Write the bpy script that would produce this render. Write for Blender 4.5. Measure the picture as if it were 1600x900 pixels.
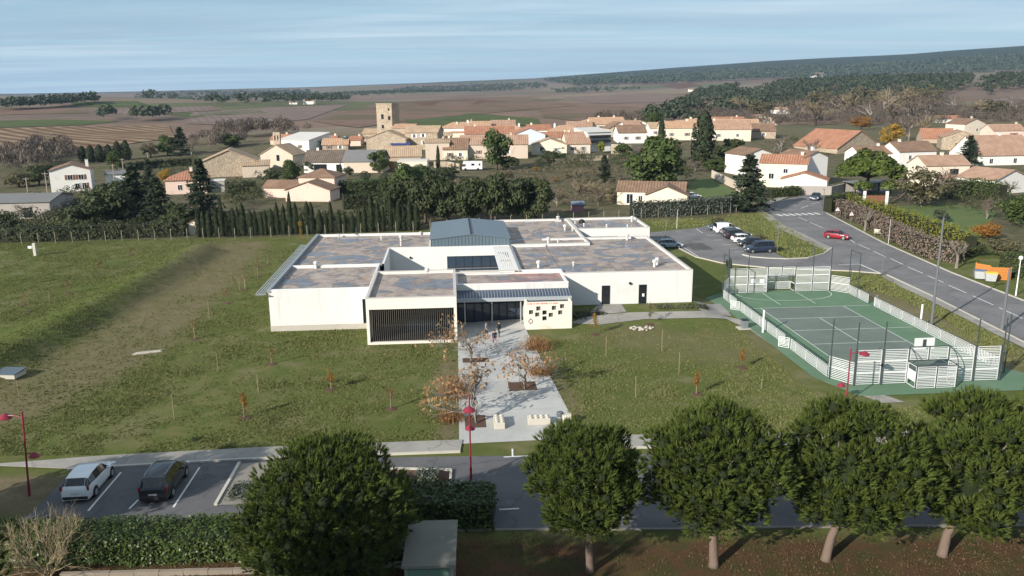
import bpy, bmesh, math, random
import numpy as np
from mathutils import Matrix, Vector
R = math.radians
sc = bpy.context.scene
for o in list(bpy.data.objects): bpy.data.objects.remove(o)
# ------------------------------------------------------------------ camera
FPX, CAMH, PITCH, ROLL = 1290., 25., R(13.64), R(.5)
cp, sp, cr, sr = math.cos(PITCH), math.sin(PITCH), math.cos(ROLL), math.sin(ROLL)
fwd = Vector((0, cp, -sp)); up0 = Vector((0, sp, cp)); rt0 = Vector((1, 0, 0))
crt = rt0*cr - up0*sr; cup = rt0*sr + up0*cr
cam = bpy.data.objects.new('camera', bpy.data.cameras.new('camera'))
mw = Matrix((crt, cup, -fwd)).transposed().to_4x4(); mw.translation = (0, 0, CAMH)
cam.matrix_world = mw
cam.data.sensor_width = 36; cam.data.lens = 36*FPX/1600
cam.data.clip_start = .5; cam.data.clip_end = 60000
sc.collection.objects.link(cam); sc.camera = cam
# ------------------------------------------------------------------ sky and sun
SUN_EL = R(24.2); SH = Vector((.695, .719))          # direction in which shadows fall on the ground
SUN_AZ = math.atan2(-SH.x, -SH.y)                     # clockwise from +Y
w = bpy.data.worlds.new('World'); sc.world = w; w.use_nodes = True
nt = w.node_tree; N = nt.nodes; LK = nt.links; N.clear()
out = N.new('ShaderNodeOutputWorld'); bg = N.new('ShaderNodeBackground'); bg.inputs[1].default_value = .054
sky = N.new('ShaderNodeTexSky'); sky.sky_type = 'NISHITA'; sky.sun_disc = False
sky.sun_elevation = SUN_EL; sky.sun_rotation = SUN_AZ % (2*math.pi)
sky.air_density = 1.0; sky.dust_density = .0; sky.ozone_density = 3.2; sky.altitude = 80
tc = N.new('ShaderNodeTexCoord'); sep = N.new('ShaderNodeSeparateXYZ'); LK.new(tc.outputs['Generated'], sep.inputs[0])
def wm(op, a, b=None, c=None):
    n = N.new('ShaderNodeMath'); n.operation = op
    for i, k in enumerate((a, b, c)):
        if k is None: continue
        if isinstance(k, (int, float)): n.inputs[i].default_value = k
        else: LK.new(k, n.inputs[i])
    return n.outputs[0]
zc = wm('ADD', wm('MAXIMUM', sep.outputs[2], 0.), .035)   # cloud sheet seen edge-on towards the horizon
cx_ = wm('DIVIDE', sep.outputs[0], zc); cy_ = wm('DIVIDE', sep.outputs[1], zc)
comb = N.new('ShaderNodeCombineXYZ'); LK.new(cx_, comb.inputs[0]); LK.new(cy_, comb.inputs[1])
def cloud(sx, sy, rot, det, lo, hi, off, dist=.6):
    mp = N.new('ShaderNodeMapping'); mp.inputs['Scale'].default_value = (sx, sy, 1); mp.inputs['Rotation'].default_value = (0, 0, rot); mp.inputs['Location'].default_value = off
    LK.new(comb.outputs[0], mp.inputs[0])
    nz = N.new('ShaderNodeTexNoise'); nz.inputs['Scale'].default_value = 1; nz.inputs['Detail'].default_value = det; nz.inputs['Roughness'].default_value = .62; nz.inputs['Distortion'].default_value = dist
    LK.new(mp.outputs[0], nz.inputs[0])
    mr = N.new('ShaderNodeMapRange'); mr.interpolation_type = 'SMOOTHSTEP'; mr.inputs[1].default_value = lo; mr.inputs[2].default_value = hi
    LK.new(nz.outputs[0], mr.inputs[0]); return mr.outputs[0]
c1 = cloud(.16, .55, .22, 9, .38, .66, (3.1, 7.7, 0))
c2 = cloud(.5, 2.2, -.06, 10, .45, .72, (9.4, 1.2, 0), 1.4)
c3 = cloud(.06, .26, .06, 5, .38, .56, (1.3, 2.9, 0))
cm = wm('MULTIPLY', wm('MAXIMUM', c1, wm('MULTIPLY', c2, .6)), wm('ADD', wm('MULTIPLY', c3, .85), .15))
def wmix(f, a, b):
    n = N.new('ShaderNodeMixRGB')
    for k, q in enumerate((f, a, b)):
        if isinstance(q, float): n.inputs[k].default_value = q
        elif isinstance(q, tuple): n.inputs[k].default_value = (*q, 1)
        else: LK.new(q, n.inputs[k])
    return n.outputs[0]
veil = wm('ADD', wm('MULTIPLY', wm('POWER', wm('SUBTRACT', 1., wm('MAXIMUM', sep.outputs[2], 0.)), 7.), .80), .05)   # thin high cloud, thicker along the slant path near the horizon
deck = cloud(.10, .42, .05, 8, .36, .62, (5.5, 3.3, 0))
base_ = wmix(veil, sky.outputs[0], wmix(deck, (5.8, 9.8, 12.6), (5.4, 7.7, 10.6)))
LK.new(wmix(wm('MULTIPLY', cm, .7), base_, (9.6, 11.2, 12.2)), bg.inputs[0]); LK.new(bg.outputs[0], out.inputs[0])
sun = bpy.data.objects.new('sun', bpy.data.lights.new('sun', 'SUN')); sc.collection.objects.link(sun)
sun.data.energy = 5.0; sun.data.angle = R(.53); sun.data.color = (1, .93, .82)
sd = Vector((SH.x*math.cos(SUN_EL), SH.y*math.cos(SUN_EL), -math.sin(SUN_EL)))
sun.rotation_euler = sd.to_track_quat('-Z', 'Y').to_euler(); sun.location = (-60, -60, 80)
sc.view_settings.view_transform = 'Standard'; sc.view_settings.look = 'None'; sc.view_settings.exposure = .58; sc.view_settings.gamma = 1
sc.cycles.max_bounces = 5; sc.cycles.diffuse_bounces = 2; sc.cycles.glossy_bounces = 2; sc.cycles.transmission_bounces = 3; sc.cycles.transparent_max_bounces = 6
sc.cycles.caustics_reflective = False; sc.cycles.caustics_refractive = False; sc.cycles.volume_bounces = 0

# ------------------------------------------------------------------ helpers
C = sc.collection.objects
rng = np.random.default_rng(7); random.seed(7)
def S(t):
    t = np.clip(t, 0, 1); return t*t*(3-2*t)
def ray(u, v):
    a, b = (u-800)/FPX, (450-v)/FPX
    x, y = a*cr+b*sr, -a*sr+b*cr
    return np.array((x, cp+y*sp, -sp+y*cp))
def G(u, v, z=0.):
    d = ray(u, v); t = (z-CAMH)/d[2]; return Vector((d[0]*t, d[1]*t, z))

def s2l(c):
    return tuple((k/255/12.92 if k/255 <= .04045 else ((k/255+.055)/1.055)**2.4) for k in c)
MATS = {}
class NT:
    def __init__(s, name):
        s.m = bpy.data.materials.new(name); s.m.use_nodes = True; s.t = s.m.node_tree; s.n = s.t.nodes; s.l = s.t.links
        s.b = s.n['Principled BSDF']; s.tc = s.n.new('ShaderNodeTexCoord'); s.b.inputs['Specular IOR Level'].default_value = .3
    def put(s, sock, v):
        if hasattr(v, 'is_linked') or isinstance(v, bpy.types.NodeSocket): s.l.new(v, sock)
        else:
            if isinstance(v, (tuple, list)) and len(v) == 3 and sock.type == 'RGBA': v = (*v, 1)
            sock.default_value = v
    def noise(s, scale, det=6, co='Object', dist=0., stretch=None, rough=.55, loc=None):
        n = s.n.new('ShaderNodeTexNoise'); n.inputs['Scale'].default_value = scale; n.inputs['Detail'].default_value = det; n.inputs['Distortion'].default_value = dist; n.inputs['Roughness'].default_value = rough
        if co == 'World':
            g = s.n.new('ShaderNodeNewGeometry'); src = g.outputs['Position']
        else: src = s.tc.outputs[co]
        if stretch or loc:
            mp = s.n.new('ShaderNodeMapping'); s.l.new(src, mp.inputs[0]); src = mp.outputs[0]
            if stretch: mp.inputs['Scale'].default_value = stretch
            if loc: mp.inputs['Location'].default_value = loc
        s.l.new(src, n.inputs[0]); return n.outputs[0]
    def ramp(s, v, lo, hi):
        n = s.n.new('ShaderNodeMapRange'); n.inputs[1].default_value = lo; n.inputs[2].default_value = hi; n.interpolation_type = 'SMOOTHSTEP'
        s.l.new(v, n.inputs[0]); return n.outputs[0]
    def mix(s, f, a, b, mode='MIX'):
        n = s.n.new('ShaderNodeMixRGB'); n.blend_type = mode
        s.put(n.inputs[0], f); s.put(n.inputs[1], a); s.put(n.inputs[2], b); return n.outputs[0]
    def math(s, op, a, b=0.):
        n = s.n.new('ShaderNodeMath'); n.operation = op; s.put(n.inputs[0], a); s.put(n.inputs[1], b); return n.outputs[0]
    def bump(s, h, strength=.4, dist=.05):
        n = s.n.new('ShaderNodeBump'); n.inputs['Strength'].default_value = strength; n.inputs['Distance'].default_value = dist
        s.l.new(h, n.inputs['Height']); s.l.new(n.outputs[0], s.b.inputs['Normal'])
    def attr(s, name):
        n = s.n.new('ShaderNodeAttribute'); n.attribute_name = name; return n.outputs['Fac']
    def island(s):
        n = s.n.new('ShaderNodeNewGeometry'); return n.outputs['Random Per Island']
    def objrnd(s):
        n = s.n.new('ShaderNodeObjectInfo'); return n.outputs['Random']
def mul(c, k): return tuple(min(x*k, 1) for x in c)
def M(name, col=None, rough=.8, var=.18, scale=1.5, bump=0., bscale=30., bd=.02, col2=None, metal=0., spec=.3, stain=None, sscale=.6, slo=.55, shi=.75, stretch=None):
    if name in MATS: return MATS[name]
    t = NT(name)
    c = t.mix(t.noise(scale, 7, stretch=stretch), mul(col, 1-var), col2 or mul(col, 1+var))
    if stain: c = t.mix(t.ramp(t.noise(sscale, 8, loc=(5, 3, 1), dist=.4), slo, shi), c, stain)
    t.put(t.b.inputs['Base Color'], c); t.b.inputs['Roughness'].default_value = rough; t.b.inputs['Metallic'].default_value = metal; t.b.inputs['Specular IOR Level'].default_value = spec
    if bump: t.bump(t.noise(bscale, 5), bump, bd)
    MATS[name] = t.m; return t.m
def glassmat(name, col=(.012, .016, .02), rough=.06):
    if name in MATS: return MATS[name]
    t = NT(name); t.put(t.b.inputs['Base Color'], t.mix(t.noise(.8, 3), mul(col, .6), mul(col, 1.5))); t.b.inputs['Roughness'].default_value = rough; t.b.inputs['Specular IOR Level'].default_value = .6
    MATS[name] = t.m; return t.m
def leafmat(name, a, b, dry=None, dryamt=.0, trans=.22, rough=.6, objv=.25):
    if name in MATS: return MATS[name]
    t = NT(name)
    c = t.mix(t.island(), a, b)
    c = t.mix(t.math('MULTIPLY', t.objrnd(), objv), c, mul(a, .55))
    if dry: c = t.mix(t.ramp(t.noise(.35, 3), .62-dryamt, .72-dryamt), c, dry)
    t.put(t.b.inputs['Base Color'], c); t.b.inputs['Roughness'].default_value = rough; t.b.inputs['Specular IOR Level'].default_value = .2
    tr = t.n.new('ShaderNodeBsdfTranslucent'); t.put(tr.inputs[0], c); mx = t.n.new('ShaderNodeMixShader'); mx.inputs[0].default_value = trans
    o = t.n['Material Output']; t.l.new(t.b.outputs[0], mx.inputs[1]); t.l.new(tr.outputs[0], mx.inputs[2]); t.l.new(mx.outputs[0], o.inputs[0])
    MATS[name] = t.m; return t.m

def fastmesh(name, V, F, mats=(), mi=None, smooth=False):
    V = np.asarray(V, np.float32).reshape(-1, 3); me = bpy.data.meshes.new(name)
    if isinstance(F, np.ndarray):
        k = F.shape[1]; nf = len(F); me.vertices.add(len(V)); me.vertices.foreach_set('co', V.ravel())
        me.loops.add(nf*k); me.loops.foreach_set('vertex_index', F.astype(np.int32).ravel())
        me.polygons.add(nf); me.polygons.foreach_set('loop_start', np.arange(0, nf*k, k, dtype=np.int32))
        me.update(calc_edges=True)
    else:
        me.from_pydata(V.tolist(), [], F); me.update()
    for m in (mats if isinstance(mats, (list, tuple)) else [mats]): me.materials.append(m)
    if mi is not None: me.polygons.foreach_set('material_index', np.asarray(mi, np.int32))
    if smooth: me.polygons.foreach_set('use_smooth', np.ones(len(me.polygons), bool))
    return me
def link(name, me, parent=None, loc=None, rz=None, scale=None):
    o = bpy.data.objects.new(name, me); C.link(o)
    if parent is not None: o.parent = parent
    if loc is not None: o.location = loc
    if rz is not None: o.rotation_euler[2] = rz
    if scale is not None: o.scale = scale
    return o
USED = {}
def tag(o, label=None, cat=None, group=None, kind=None):
    if label: o['label'] = label; USED.setdefault(label, []).append(o)
    if cat: o['category'] = cat
    if group: o['group'] = group
    if kind: o['kind'] = kind
    return o
def thing(name, label, cat, loc=(0, 0, 0), rz=0., group=None):
    o = link(name, None, None, loc, rz); o.empty_display_size = .3
    return tag(o, label, cat, group)
def copytree(o, parent=None):
    c = o.copy(); C.link(c); c.parent = parent
    for ch in o.children: copytree(ch, c)
    return c
class MB:
    """collects boxes, prisms and tubes for one mesh"""
    def __init__(s): s.v = []; s.f = []; s.m = []
    def add(s, V, F, mi=0):
        k = len(s.v); s.v += [tuple(p) for p in V]; s.f += [[i+k for i in f] for f in F]; s.m += [mi]*len(F); return s
    def box(s, x0, y0, z0, x1, y1, z1, mi=0):
        V = [(x0, y0, z0), (x1, y0, z0), (x1, y1, z0), (x0, y1, z0), (x0, y0, z1), (x1, y0, z1), (x1, y1, z1), (x0, y1, z1)]
        return s.add(V, [(0, 3, 2, 1), (4, 5, 6, 7), (0, 1, 5, 4), (1, 2, 6, 5), (2, 3, 7, 6), (3, 0, 4, 7)], mi)
    def bar(s, a, b, w, h=None, mi=0):
        a = Vector(a); b = Vector(b); d = (b-a).normalized(); q = d.to_track_quat('Z', 'Y').to_matrix(); h = h or w
        V = []
        for p in (a, b):
            for x, y in ((-w, -h), (w, -h), (w, h), (-w, h)): V.append(p+q@Vector((x/2, y/2, 0)))
        return s.add(V, [(3, 2, 1, 0), (4, 5, 6, 7), (0, 1, 5, 4), (1, 2, 6, 5), (2, 3, 7, 6), (3, 0, 4, 7)], mi)
    def tube(s, pts, rad, n=6, mi=0, cap=True):
        pts = [Vector(p) for p in pts]; rad = rad if isinstance(rad, (list, tuple)) else [rad]*len(pts); k = len(pts); V = []; F = []
        for i, p in enumerate(pts):
            d = (pts[min(i+1, k-1)]-pts[max(i-1, 0)]).normalized(); q = d.to_track_quat('Z', 'Y').to_matrix()
            for j in range(n):
                a = 2*math.pi*j/n; V.append(p+q@Vector((math.cos(a)*rad[i], math.sin(a)*rad[i], 0)))
        for i in range(k-1):
            for j in range(n): F.append((i*n+j, i*n+(j+1) % n, (i+1)*n+(j+1) % n, (i+1)*n+j))
        if cap: F.append(tuple(reversed(range(n)))); F.append(tuple(range((k-1)*n, k*n)))
        return s.add(V, F, mi)
    def prism(s, poly, axis, a, b, mi=0):
        """2-D polygon extruded along axis 'x','y','z' from a to b"""
        n = len(poly)
        def mk(p, t): return {'x': (t, p[0], p[1]), 'y': (p[0], t, p[1]), 'z': (p[0], p[1], t)}[axis]
        V = [mk(p, a) for p in poly]+[mk(p, b) for p in poly]
        return s.add(V, [tuple(range(n)), tuple(reversed(range(n, 2*n)))]+[(i+n, (i+1) % n+n, (i+1) % n, i) for i in range(n)], mi)
    def lathe(s, prof, n=12, c=(0, 0, 0), mi=0):
        V = []; F = []; k = len(prof)
        for r, z in prof:
            for j in range(n): V.append((c[0]+r*math.cos(2*math.pi*j/n), c[1]+r*math.sin(2*math.pi*j/n), c[2]+z))
        for i in range(k-1):
            for j in range(n): F.append((i*n+j, i*n+(j+1) % n, (i+1)*n+(j+1) % n, (i+1)*n+j))
        F.append(tuple(reversed(range(n)))); F.append(tuple(range((k-1)*n, k*n)))
        return s.add(V, F, mi)
    def mesh(s, name, mats, smooth=False, fix=True, bevel=0):
        me = bpy.data.meshes.new(name); me.from_pydata(s.v, [], s.f)
        for m in (mats if isinstance(mats, (list, tuple)) else [mats]): me.materials.append(m)
        me.polygons.foreach_set('material_index', s.m)
        if fix:
            bm = bmesh.new(); bm.from_mesh(me); bmesh.ops.recalc_face_normals(bm, faces=bm.faces)
            if bevel: bmesh.ops.bevel(bm, geom=bm.edges[:], offset=bevel, segments=1, affect='EDGES')
            bm.to_mesh(me); bm.free()
        if smooth: me.polygons.foreach_set('use_smooth', [True]*len(me.polygons))
        me.update(); return me
    def build(s, name, mats, parent=None, smooth=False, loc=None, rz=None, fix=True, bevel=0):
        return link(name, s.mesh(name, mats, smooth, fix, bevel), parent, loc, rz)
ORD = ['first', 'second', 'third', 'fourth', 'fifth', 'sixth', 'seventh', 'eighth', 'ninth', 'tenth', 'eleventh', 'twelfth', 'thirteenth', 'fourteenth', 'fifteenth', 'sixteenth', 'seventeenth', 'eighteenth', 'nineteenth', 'twentieth']
def ordn(i):
    if i < 20: return ORD[i]
    t = {2: 'twenty', 3: 'thirty', 4: 'forty', 5: 'fifty', 6: 'sixty'}[(i+1)//10]; r = (i+1) % 10
    return t+'-'+ORD[r-1] if r else t[:-1]+'ieth'
# ------------------------------------------------------------------ terrain
TH = R(4.3); BO = (-25.65, 84.33)                    # the school's own axes: origin at its front left corner
cth, sth = math.cos(TH), math.sin(TH)
def loc2w(x, y, z=0.): return Vector((BO[0]+x*cth-y*sth, BO[1]+x*sth+y*cth, z))
def w2loc(x, y): return ((x-BO[0])*cth+(y-BO[1])*sth, -(x-BO[0])*sth+(y-BO[1])*cth)
SKYL = [(-900, 150), (-400, 149), (0, 147), (150, 144), (300, 141), (480, 136), (560, 133), (650, 130), (760, 126), (835, 123), (925, 116), (1050, 107), (1200, 97), (1300, 92), (1415, 87), (1500, 80), (1600, 74), (1800, 60), (2200, 50)]
RS = 5400.
_az = []; _hs = []
for u, v in SKYL:
    d = ray(u, v); _az.append(math.atan2(d[0], d[1])); _hs.append(25+RS*d[2]/math.hypot(d[0], d[1]))
CREST = [G(u, v, 1.3) for u, v in ((-260, 660), (0, 546), (124, 484), (218, 436), (274, 407), (312, 386))]
def segdist(x, y, pts):
    best = np.full(np.shape(x), 1e9); sg = np.zeros(np.shape(x)); tt = np.zeros(np.shape(x))
    for i in range(len(pts)-1):
        ax, ay, bx, by = pts[i][0], pts[i][1], pts[i+1][0], pts[i+1][1]; dx, dy = bx-ax, by-ay; L2 = dx*dx+dy*dy
        t = np.clip(((x-ax)*dx+(y-ay)*dy)/L2, 0, 1); ex, ey = x-ax-t*dx, y-ay-t*dy; d = np.hypot(ex, ey)
        side = np.where(dx*ey-dy*ex < 0, 1., -1.); k = d < best
        best = np.where(k, d, best); sg = np.where(k, side, sg); tt = np.where(k, i+t, tt)
    return best*sg, tt
def hraw(x, y):
    x = np.asarray(x, float); y = np.asarray(y, float); r = np.hypot(x, y)
    d, t = segdist(x, y, CREST)
    prof = np.where(d < 0, .5+1.3*np.exp(-(d/2.6)**2), 1.8*(1-S(d/4.6)))
    h = prof*(1-S((y-128)/22))*S((y-52)/10)*(1-S((x+36)/12))
    xl, yl = w2loc(x, y)
    h = h+.7*S((yl+3)/6.5)*S((xl-24)/8)*(1-S((xl-47.4)/2.0))*(1-S((yl-44)/6))
    h = h+7.5*np.exp(-((x-5)/190)**2-((y-385)/85)**2)
    h = h+16*np.exp(-((x+60)/520)**2-((y-1250)/420)**2)+9*np.exp(-((x+560)/300)**2-((y-900)/300)**2)+22*np.exp(-((x-700)/500)**2-((y-1300)/500)**2)
    far = S((r-500)/900)
    h = h+far*(7*np.sin(x/310+1.3)*np.cos(y/420+.4)+5*np.sin((x+y)/230))
    az = np.arctan2(x, np.maximum(y, 1e-3)); hs = np.interp(az, _az, _hs)
    rid = S((r-1500)/(RS-1500)); h = h*(1-.9*rid)+np.maximum(hs, 0)*rid*np.where(r > RS, np.exp(-((r-RS)/5000)**2), 1)
    return h
def axis(lo, hi, step, end0, end1, g0, g1):
    a = list(np.arange(lo, hi+1e-6, step)); s = step; p = a[-1]
    while p < end1: s *= g1; p += s; a.append(p)
    s = step; p = a[0]; pre = []
    while p > end0: s *= g0; p -= s; pre.append(p)
    return np.array(pre[::-1]+a)
XS = axis(-100, 92, 1.25, -9000, 9000, 1.07, 1.07); YS = axis(34, 160, 1.25, -3000, 9500, 1.2, 1.04)
GX, GY = np.meshgrid(XS, YS); GH = hraw(GX, GY)
def hh(x, y):
    """height of the ground sheet under a point"""
    x = np.asarray(x, float); y = np.asarray(y, float)
    i = np.clip(np.searchsorted(XS, x)-1, 0, len(XS)-2); j = np.clip(np.searchsorted(YS, y)-1, 0, len(YS)-2)
    a = np.clip((x-XS[i])/(XS[i+1]-XS[i]), 0, 1); b = np.clip((y-YS[j])/(YS[j+1]-YS[j]), 0, 1)
    return (GH[j, i]*(1-a)+GH[j, i+1]*a)*(1-b)+(GH[j+1, i]*(1-a)+GH[j+1, i+1]*a)*b
_T = np.geomspace(20, 12000, 1800)
def hit(u, v):
    """the point of the ground seen at a pixel of the photograph"""
    d = ray(u, v); d = d/math.hypot(d[0], d[1])
    z = CAMH+_T*d[2]-hh(_T*d[0], _T*d[1]); k = np.argmax(z < 0)
    if z[k] >= 0: k = len(_T)-1
    a, b = _T[max(k-1, 0)], _T[k]
    for _ in range(25):
        m = (a+b)/2
        if CAMH+m*d[2] < hh(m*d[0], m*d[1]): b = m
        else: a = m
    return Vector((a*d[0], a*d[1], float(hh(a*d[0], a*d[1]))))
def mpp(p):
    """metres per photograph pixel at a point"""
    return ((p[1])*cp-(p[2]-CAMH)*sp)/FPX
LAWN_BACK = [(-140, 131), (-80, 137), (-44, 141.5), (-15, 148), (9, 154), (50, 160), (70, 150)]
def lawnmask(x, y):
    yb = np.interp(x, [p[0] for p in LAWN_BACK], [p[1] for p in LAWN_BACK])
    return (1-S((y-yb+1)/3))*(1-S((x-75)/6))
TRACK = [G(u, v, .1) for u, v in ((-60, 655), (95, 592), (190, 540), (262, 482), (325, 425), (368, 385))]
TRACK2 = [G(u, v) for u, v in ((215, 552), (290, 510), (320, 470), (372, 432))]
def dirtmask(x, y):
    d, t = segdist(x, y, TRACK); m = .74*(1-S((np.abs(d)-3.0)/4.8))*S((y-52)/6)
    d2, _ = segdist(x, y, TRACK2); m = np.maximum(m, .7*(1-S((np.abs(d2)-.1)/1.5)))
    q = G(-30, 775); m = np.maximum(m, 1-S((np.hypot((x-q.x)/9, (y-q.y)/3.2)-.7)/.4))
    xl, yl = w2loc(x, y)
    m = np.maximum(m, .8*(1-S((np.abs(xl-18.8)-.3)/1.2))*(1-S((np.abs(yl+20)-9)/3)))       # bare edges along the entrance path
    m = np.maximum(m, .75*(1-S((np.abs(xl-28.9+.05*(yl+28))-.3)/1.1))*(1-S((np.abs(yl+15)-10)/4)))
    m = np.maximum(m, .5*(1-S((np.hypot(xl-38, (yl+6)*1.2)-3)/5)))
    m = np.maximum(m, .62*(1-S((np.abs(xl-71.5)-2)/2.2))*(1-S((np.abs(yl+5)-14)/5)))          # dry verge beside the pitch
    m = np.maximum(m, .45*(1-S((np.hypot((xl-45)/1.6, yl+10)-3)/5)))
    return m
def groundmat():
    t = NT('ground')
    n1 = t.noise(.055, 5, 'World'); n2 = t.noise(.6, 7, 'World', rough=.65); n3 = t.noise(4.5, 6, 'World', rough=.7); n4 = t.noise(.22, 6, 'World', loc=(40, 7, 0), rough=.6); n5 = t.noise(22, 4, 'World', rough=.75)
    g = t.mix(t.ramp(n1, .35, .65), (.108, .124, .036), (.152, .150, .060))
    g = t.mix(t.ramp(n2, .36, .66), g, (.090, .118, .030))
    g = t.mix(t.math('MULTIPLY', t.ramp(n4, .50, .70), .72), g, (.205, .180, .100))
    g = t.mix(t.math('MULTIPLY', t.ramp(n3, .58, .74), .5), g, (.19, .172, .10))
    g = t.mix(t.math('MULTIPLY', t.ramp(n5, .5, .75), .55), g, (.046, .060, .018))
    soil = t.mix(t.ramp(n2, .35, .65), (.150, .122, .072), (.205, .165, .105)); soil = t.mix(t.ramp(n3, .52, .72), soil, (.100, .102, .042)); soil = t.mix(t.math('MULTIPLY', t.ramp(n5, .55, .75), .5), soil, (.05, .04, .024))
    dm = t.math('MULTIPLY', t.attr('dirt'), t.ramp(t.math('ADD', n2, t.math('MULTIPLY', t.attr('dirt'), .32)), .42, .72))
    g = t.mix(t.attr('lush_sunlit'), g, t.mix(t.ramp(n3, .4, .65), (.135, .180, .040), (.095, .135, .028))); g = t.mix(dm, g, soil)
    rub = t.math('MULTIPLY', t.attr('rubble'), t.ramp(n3, .5, .66)); g = t.mix(rub, g, (.42, .38, .32))
    nee = t.mix(t.ramp(n2, .38, .62), (.110, .060, .034), (.070, .066, .026)); nee = t.mix(t.ramp(n3, .55, .75), nee, (.15, .095, .055)); nee = t.mix(t.math('MULTIPLY', t.ramp(n5, .5, .72), .6), nee, (.03, .02, .01))
    g = t.mix(t.math('MULTIPLY', t.attr('needles'), t.ramp(t.math('ADD', n4, t.math('MULTIPLY', t.attr('needles'), .22)), .45, .68)), g, nee)
    # rough ground of the village and the fields beyond
    scr = t.mix(t.ramp(n4, .38, .62), (.125, .104, .070), (.082, .088, .040)); scr = t.mix(t.ramp(n2, .5, .72), scr, (.17, .14, .10))
    vo = t.n.new('ShaderNodeTexVoronoi'); vo.inputs['Scale'].default_value = .0042; g_ = t.n.new('ShaderNodeNewGeometry'); mp = t.n.new('ShaderNodeMapping'); mp.inputs['Scale'].default_value = (.8, 1.25, 0); mp.inputs['Rotation'].default_value = (0, 0, .4)
    t.l.new(g_.outputs['Position'], mp.inputs[0]); t.l.new(mp.outputs[0], vo.inputs['Vector'])
    sx = t.n.new('ShaderNodeSeparateXYZ'); t.l.new(vo.outputs['Color'], sx.inputs[0])
    cr_ = t.n.new('ShaderNodeValToRGB'); cr_.color_ramp.interpolation = 'CONSTANT'
    els = [(0, (.205, .138, .105)), (.2, (.175, .112, .086)), (.36, (.11, .118, .058)), (.46, (.20, .152, .115)), (.66, (.175, .125, .10)), (.78, (.145, .135, .075)), (.88, (.225, .18, .135))]
    for i, (p, c) in enumerate(els):
        e = cr_.color_ramp.elements[i] if i < 2 else cr_.color_ramp.elements.new(p)
        e.position = p; e.color = (*c, 1)
    t.l.new(sx.outputs[0], cr_.inputs[0])
    fl = t.mix(t.math('MULTIPLY', t.ramp(t.noise(.012, 7, 'World', rough=.65), .4, .7), .5), cr_.outputs[0], (.10, .080, .060))
    fl = t.mix(t.math('MULTIPLY', t.ramp(t.noise(.09, 6, 'World', rough=.7), .45, .7), .35), fl, (.07, .066, .04))
    fl = t.mix(t.attr('wood'), fl, t.mix(t.ramp(t.noise(.02, 8, 'World', rough=.75), .35, .65), (.016, .024, .012), (.040, .046, .022)))
    base = t.mix(t.attr('fields'), scr, fl)
    t.put(t.b.inputs['Base Color'], t.mix(t.attr('lawn'), base, g)); t.b.inputs['Roughness'].default_value = .95; t.b.inputs['Specular IOR Level'].default_value = .08
    hb = t.math('ADD', t.math('MULTIPLY', n3, .6), n5); t.bump(hb, .8, .12)
    return t.m
nx, ny = len(XS), len(YS); idx = np.arange(nx*ny).reshape(ny, nx)
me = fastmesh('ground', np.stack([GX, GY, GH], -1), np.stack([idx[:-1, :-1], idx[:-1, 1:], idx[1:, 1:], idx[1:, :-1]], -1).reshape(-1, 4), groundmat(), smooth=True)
def setattr_(nm, val):
    a = me.attributes.new(nm, 'FLOAT', 'POINT'); a.data.foreach_set('value', np.asarray(val, np.float32).ravel())
RR = np.hypot(GX, GY); AZ = np.arctan2(GX, np.maximum(GY, 1e-3))
setattr_('lawn', lawnmask(GX, GY)); setattr_('dirt', dirtmask(GX, GY)); setattr_('fields', S((GY-300)/120))
dc_, _ = segdist(GX, GY, CREST); setattr_('lush_sunlit', .85*np.exp(-((dc_+1.6)/2.3)**2)*S((GY-50)/8)*(1-S((GY-132)/10))*(GX < -20))  # lush grass on the bank's sunward side, with sunlight painted into its brighter colour
setattr_('needles', S((43.2-GY)/1.2)*1.0)
xl_, yl_ = w2loc(GX, GY)
rb = .8*(1-S((np.hypot((xl_-58)/12, (yl_-42)/8)-.6)/.5)); rb = np.maximum(rb, .8*(1-S((np.abs(xl_-70.5)-1.2)/1.5))*(1-S((np.abs(yl_+4)-9)/4)))
setattr_('rubble', rb*.55)
setattr_('wood', np.clip(S((RR-2600)/1300)*S((AZ-.02)/.12)*.95+S((RR-3600)/1000)*.6, 0, 1))
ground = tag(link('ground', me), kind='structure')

def sheet(name, pts, mat, dz=.02, px=True, step=0., z=None, parent=None, thick=0.):
    """a flat or draped sheet from an outline"""
    P = [hit(*p) if px else Vector((p[0], p[1], 0)) for p in pts]
    bm = bmesh.new(); f = bm.faces.new([bm.verts.new((p.x, p.y, 0)) for p in P])
    if step:
        for ax in (0, 1):
            lo, hi = min(p[ax] for p in P), max(p[ax] for p in P)
            for q in np.arange(lo+step, hi, step):
                no = (1, 0, 0) if ax == 0 else (0, 1, 0); co = (q, 0, 0) if ax == 0 else (0, q, 0)
                bmesh.ops.bisect_plane(bm, geom=bm.verts[:]+bm.edges[:]+bm.faces[:], plane_co=co, plane_no=no)
    bmesh.ops.recalc_face_normals(bm, faces=bm.faces)
    for fc in bm.faces:
        if fc.normal.z < 0: fc.normal_flip()
    for vv in bm.verts: vv.co.z = (float(hh(vv.co.x, vv.co.y)) if z is None else z)+dz
    bmesh.ops.triangulate(bm, faces=bm.faces[:])
    if thick:
        r = bmesh.ops.extrude_face_region(bm, geom=bm.faces[:])
        for e in r['geom']:
            if isinstance(e, bmesh.types.BMVert): e.co.z += thick
        bmesh.ops.recalc_face_normals(bm, faces=bm.faces)
    m_ = bpy.data.meshes.new(name); bm.to_mesh(m_); bm.free(); m_.materials.append(mat)
    return tag(link(name, m_, parent), kind='structure' if parent is None else None)

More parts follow.
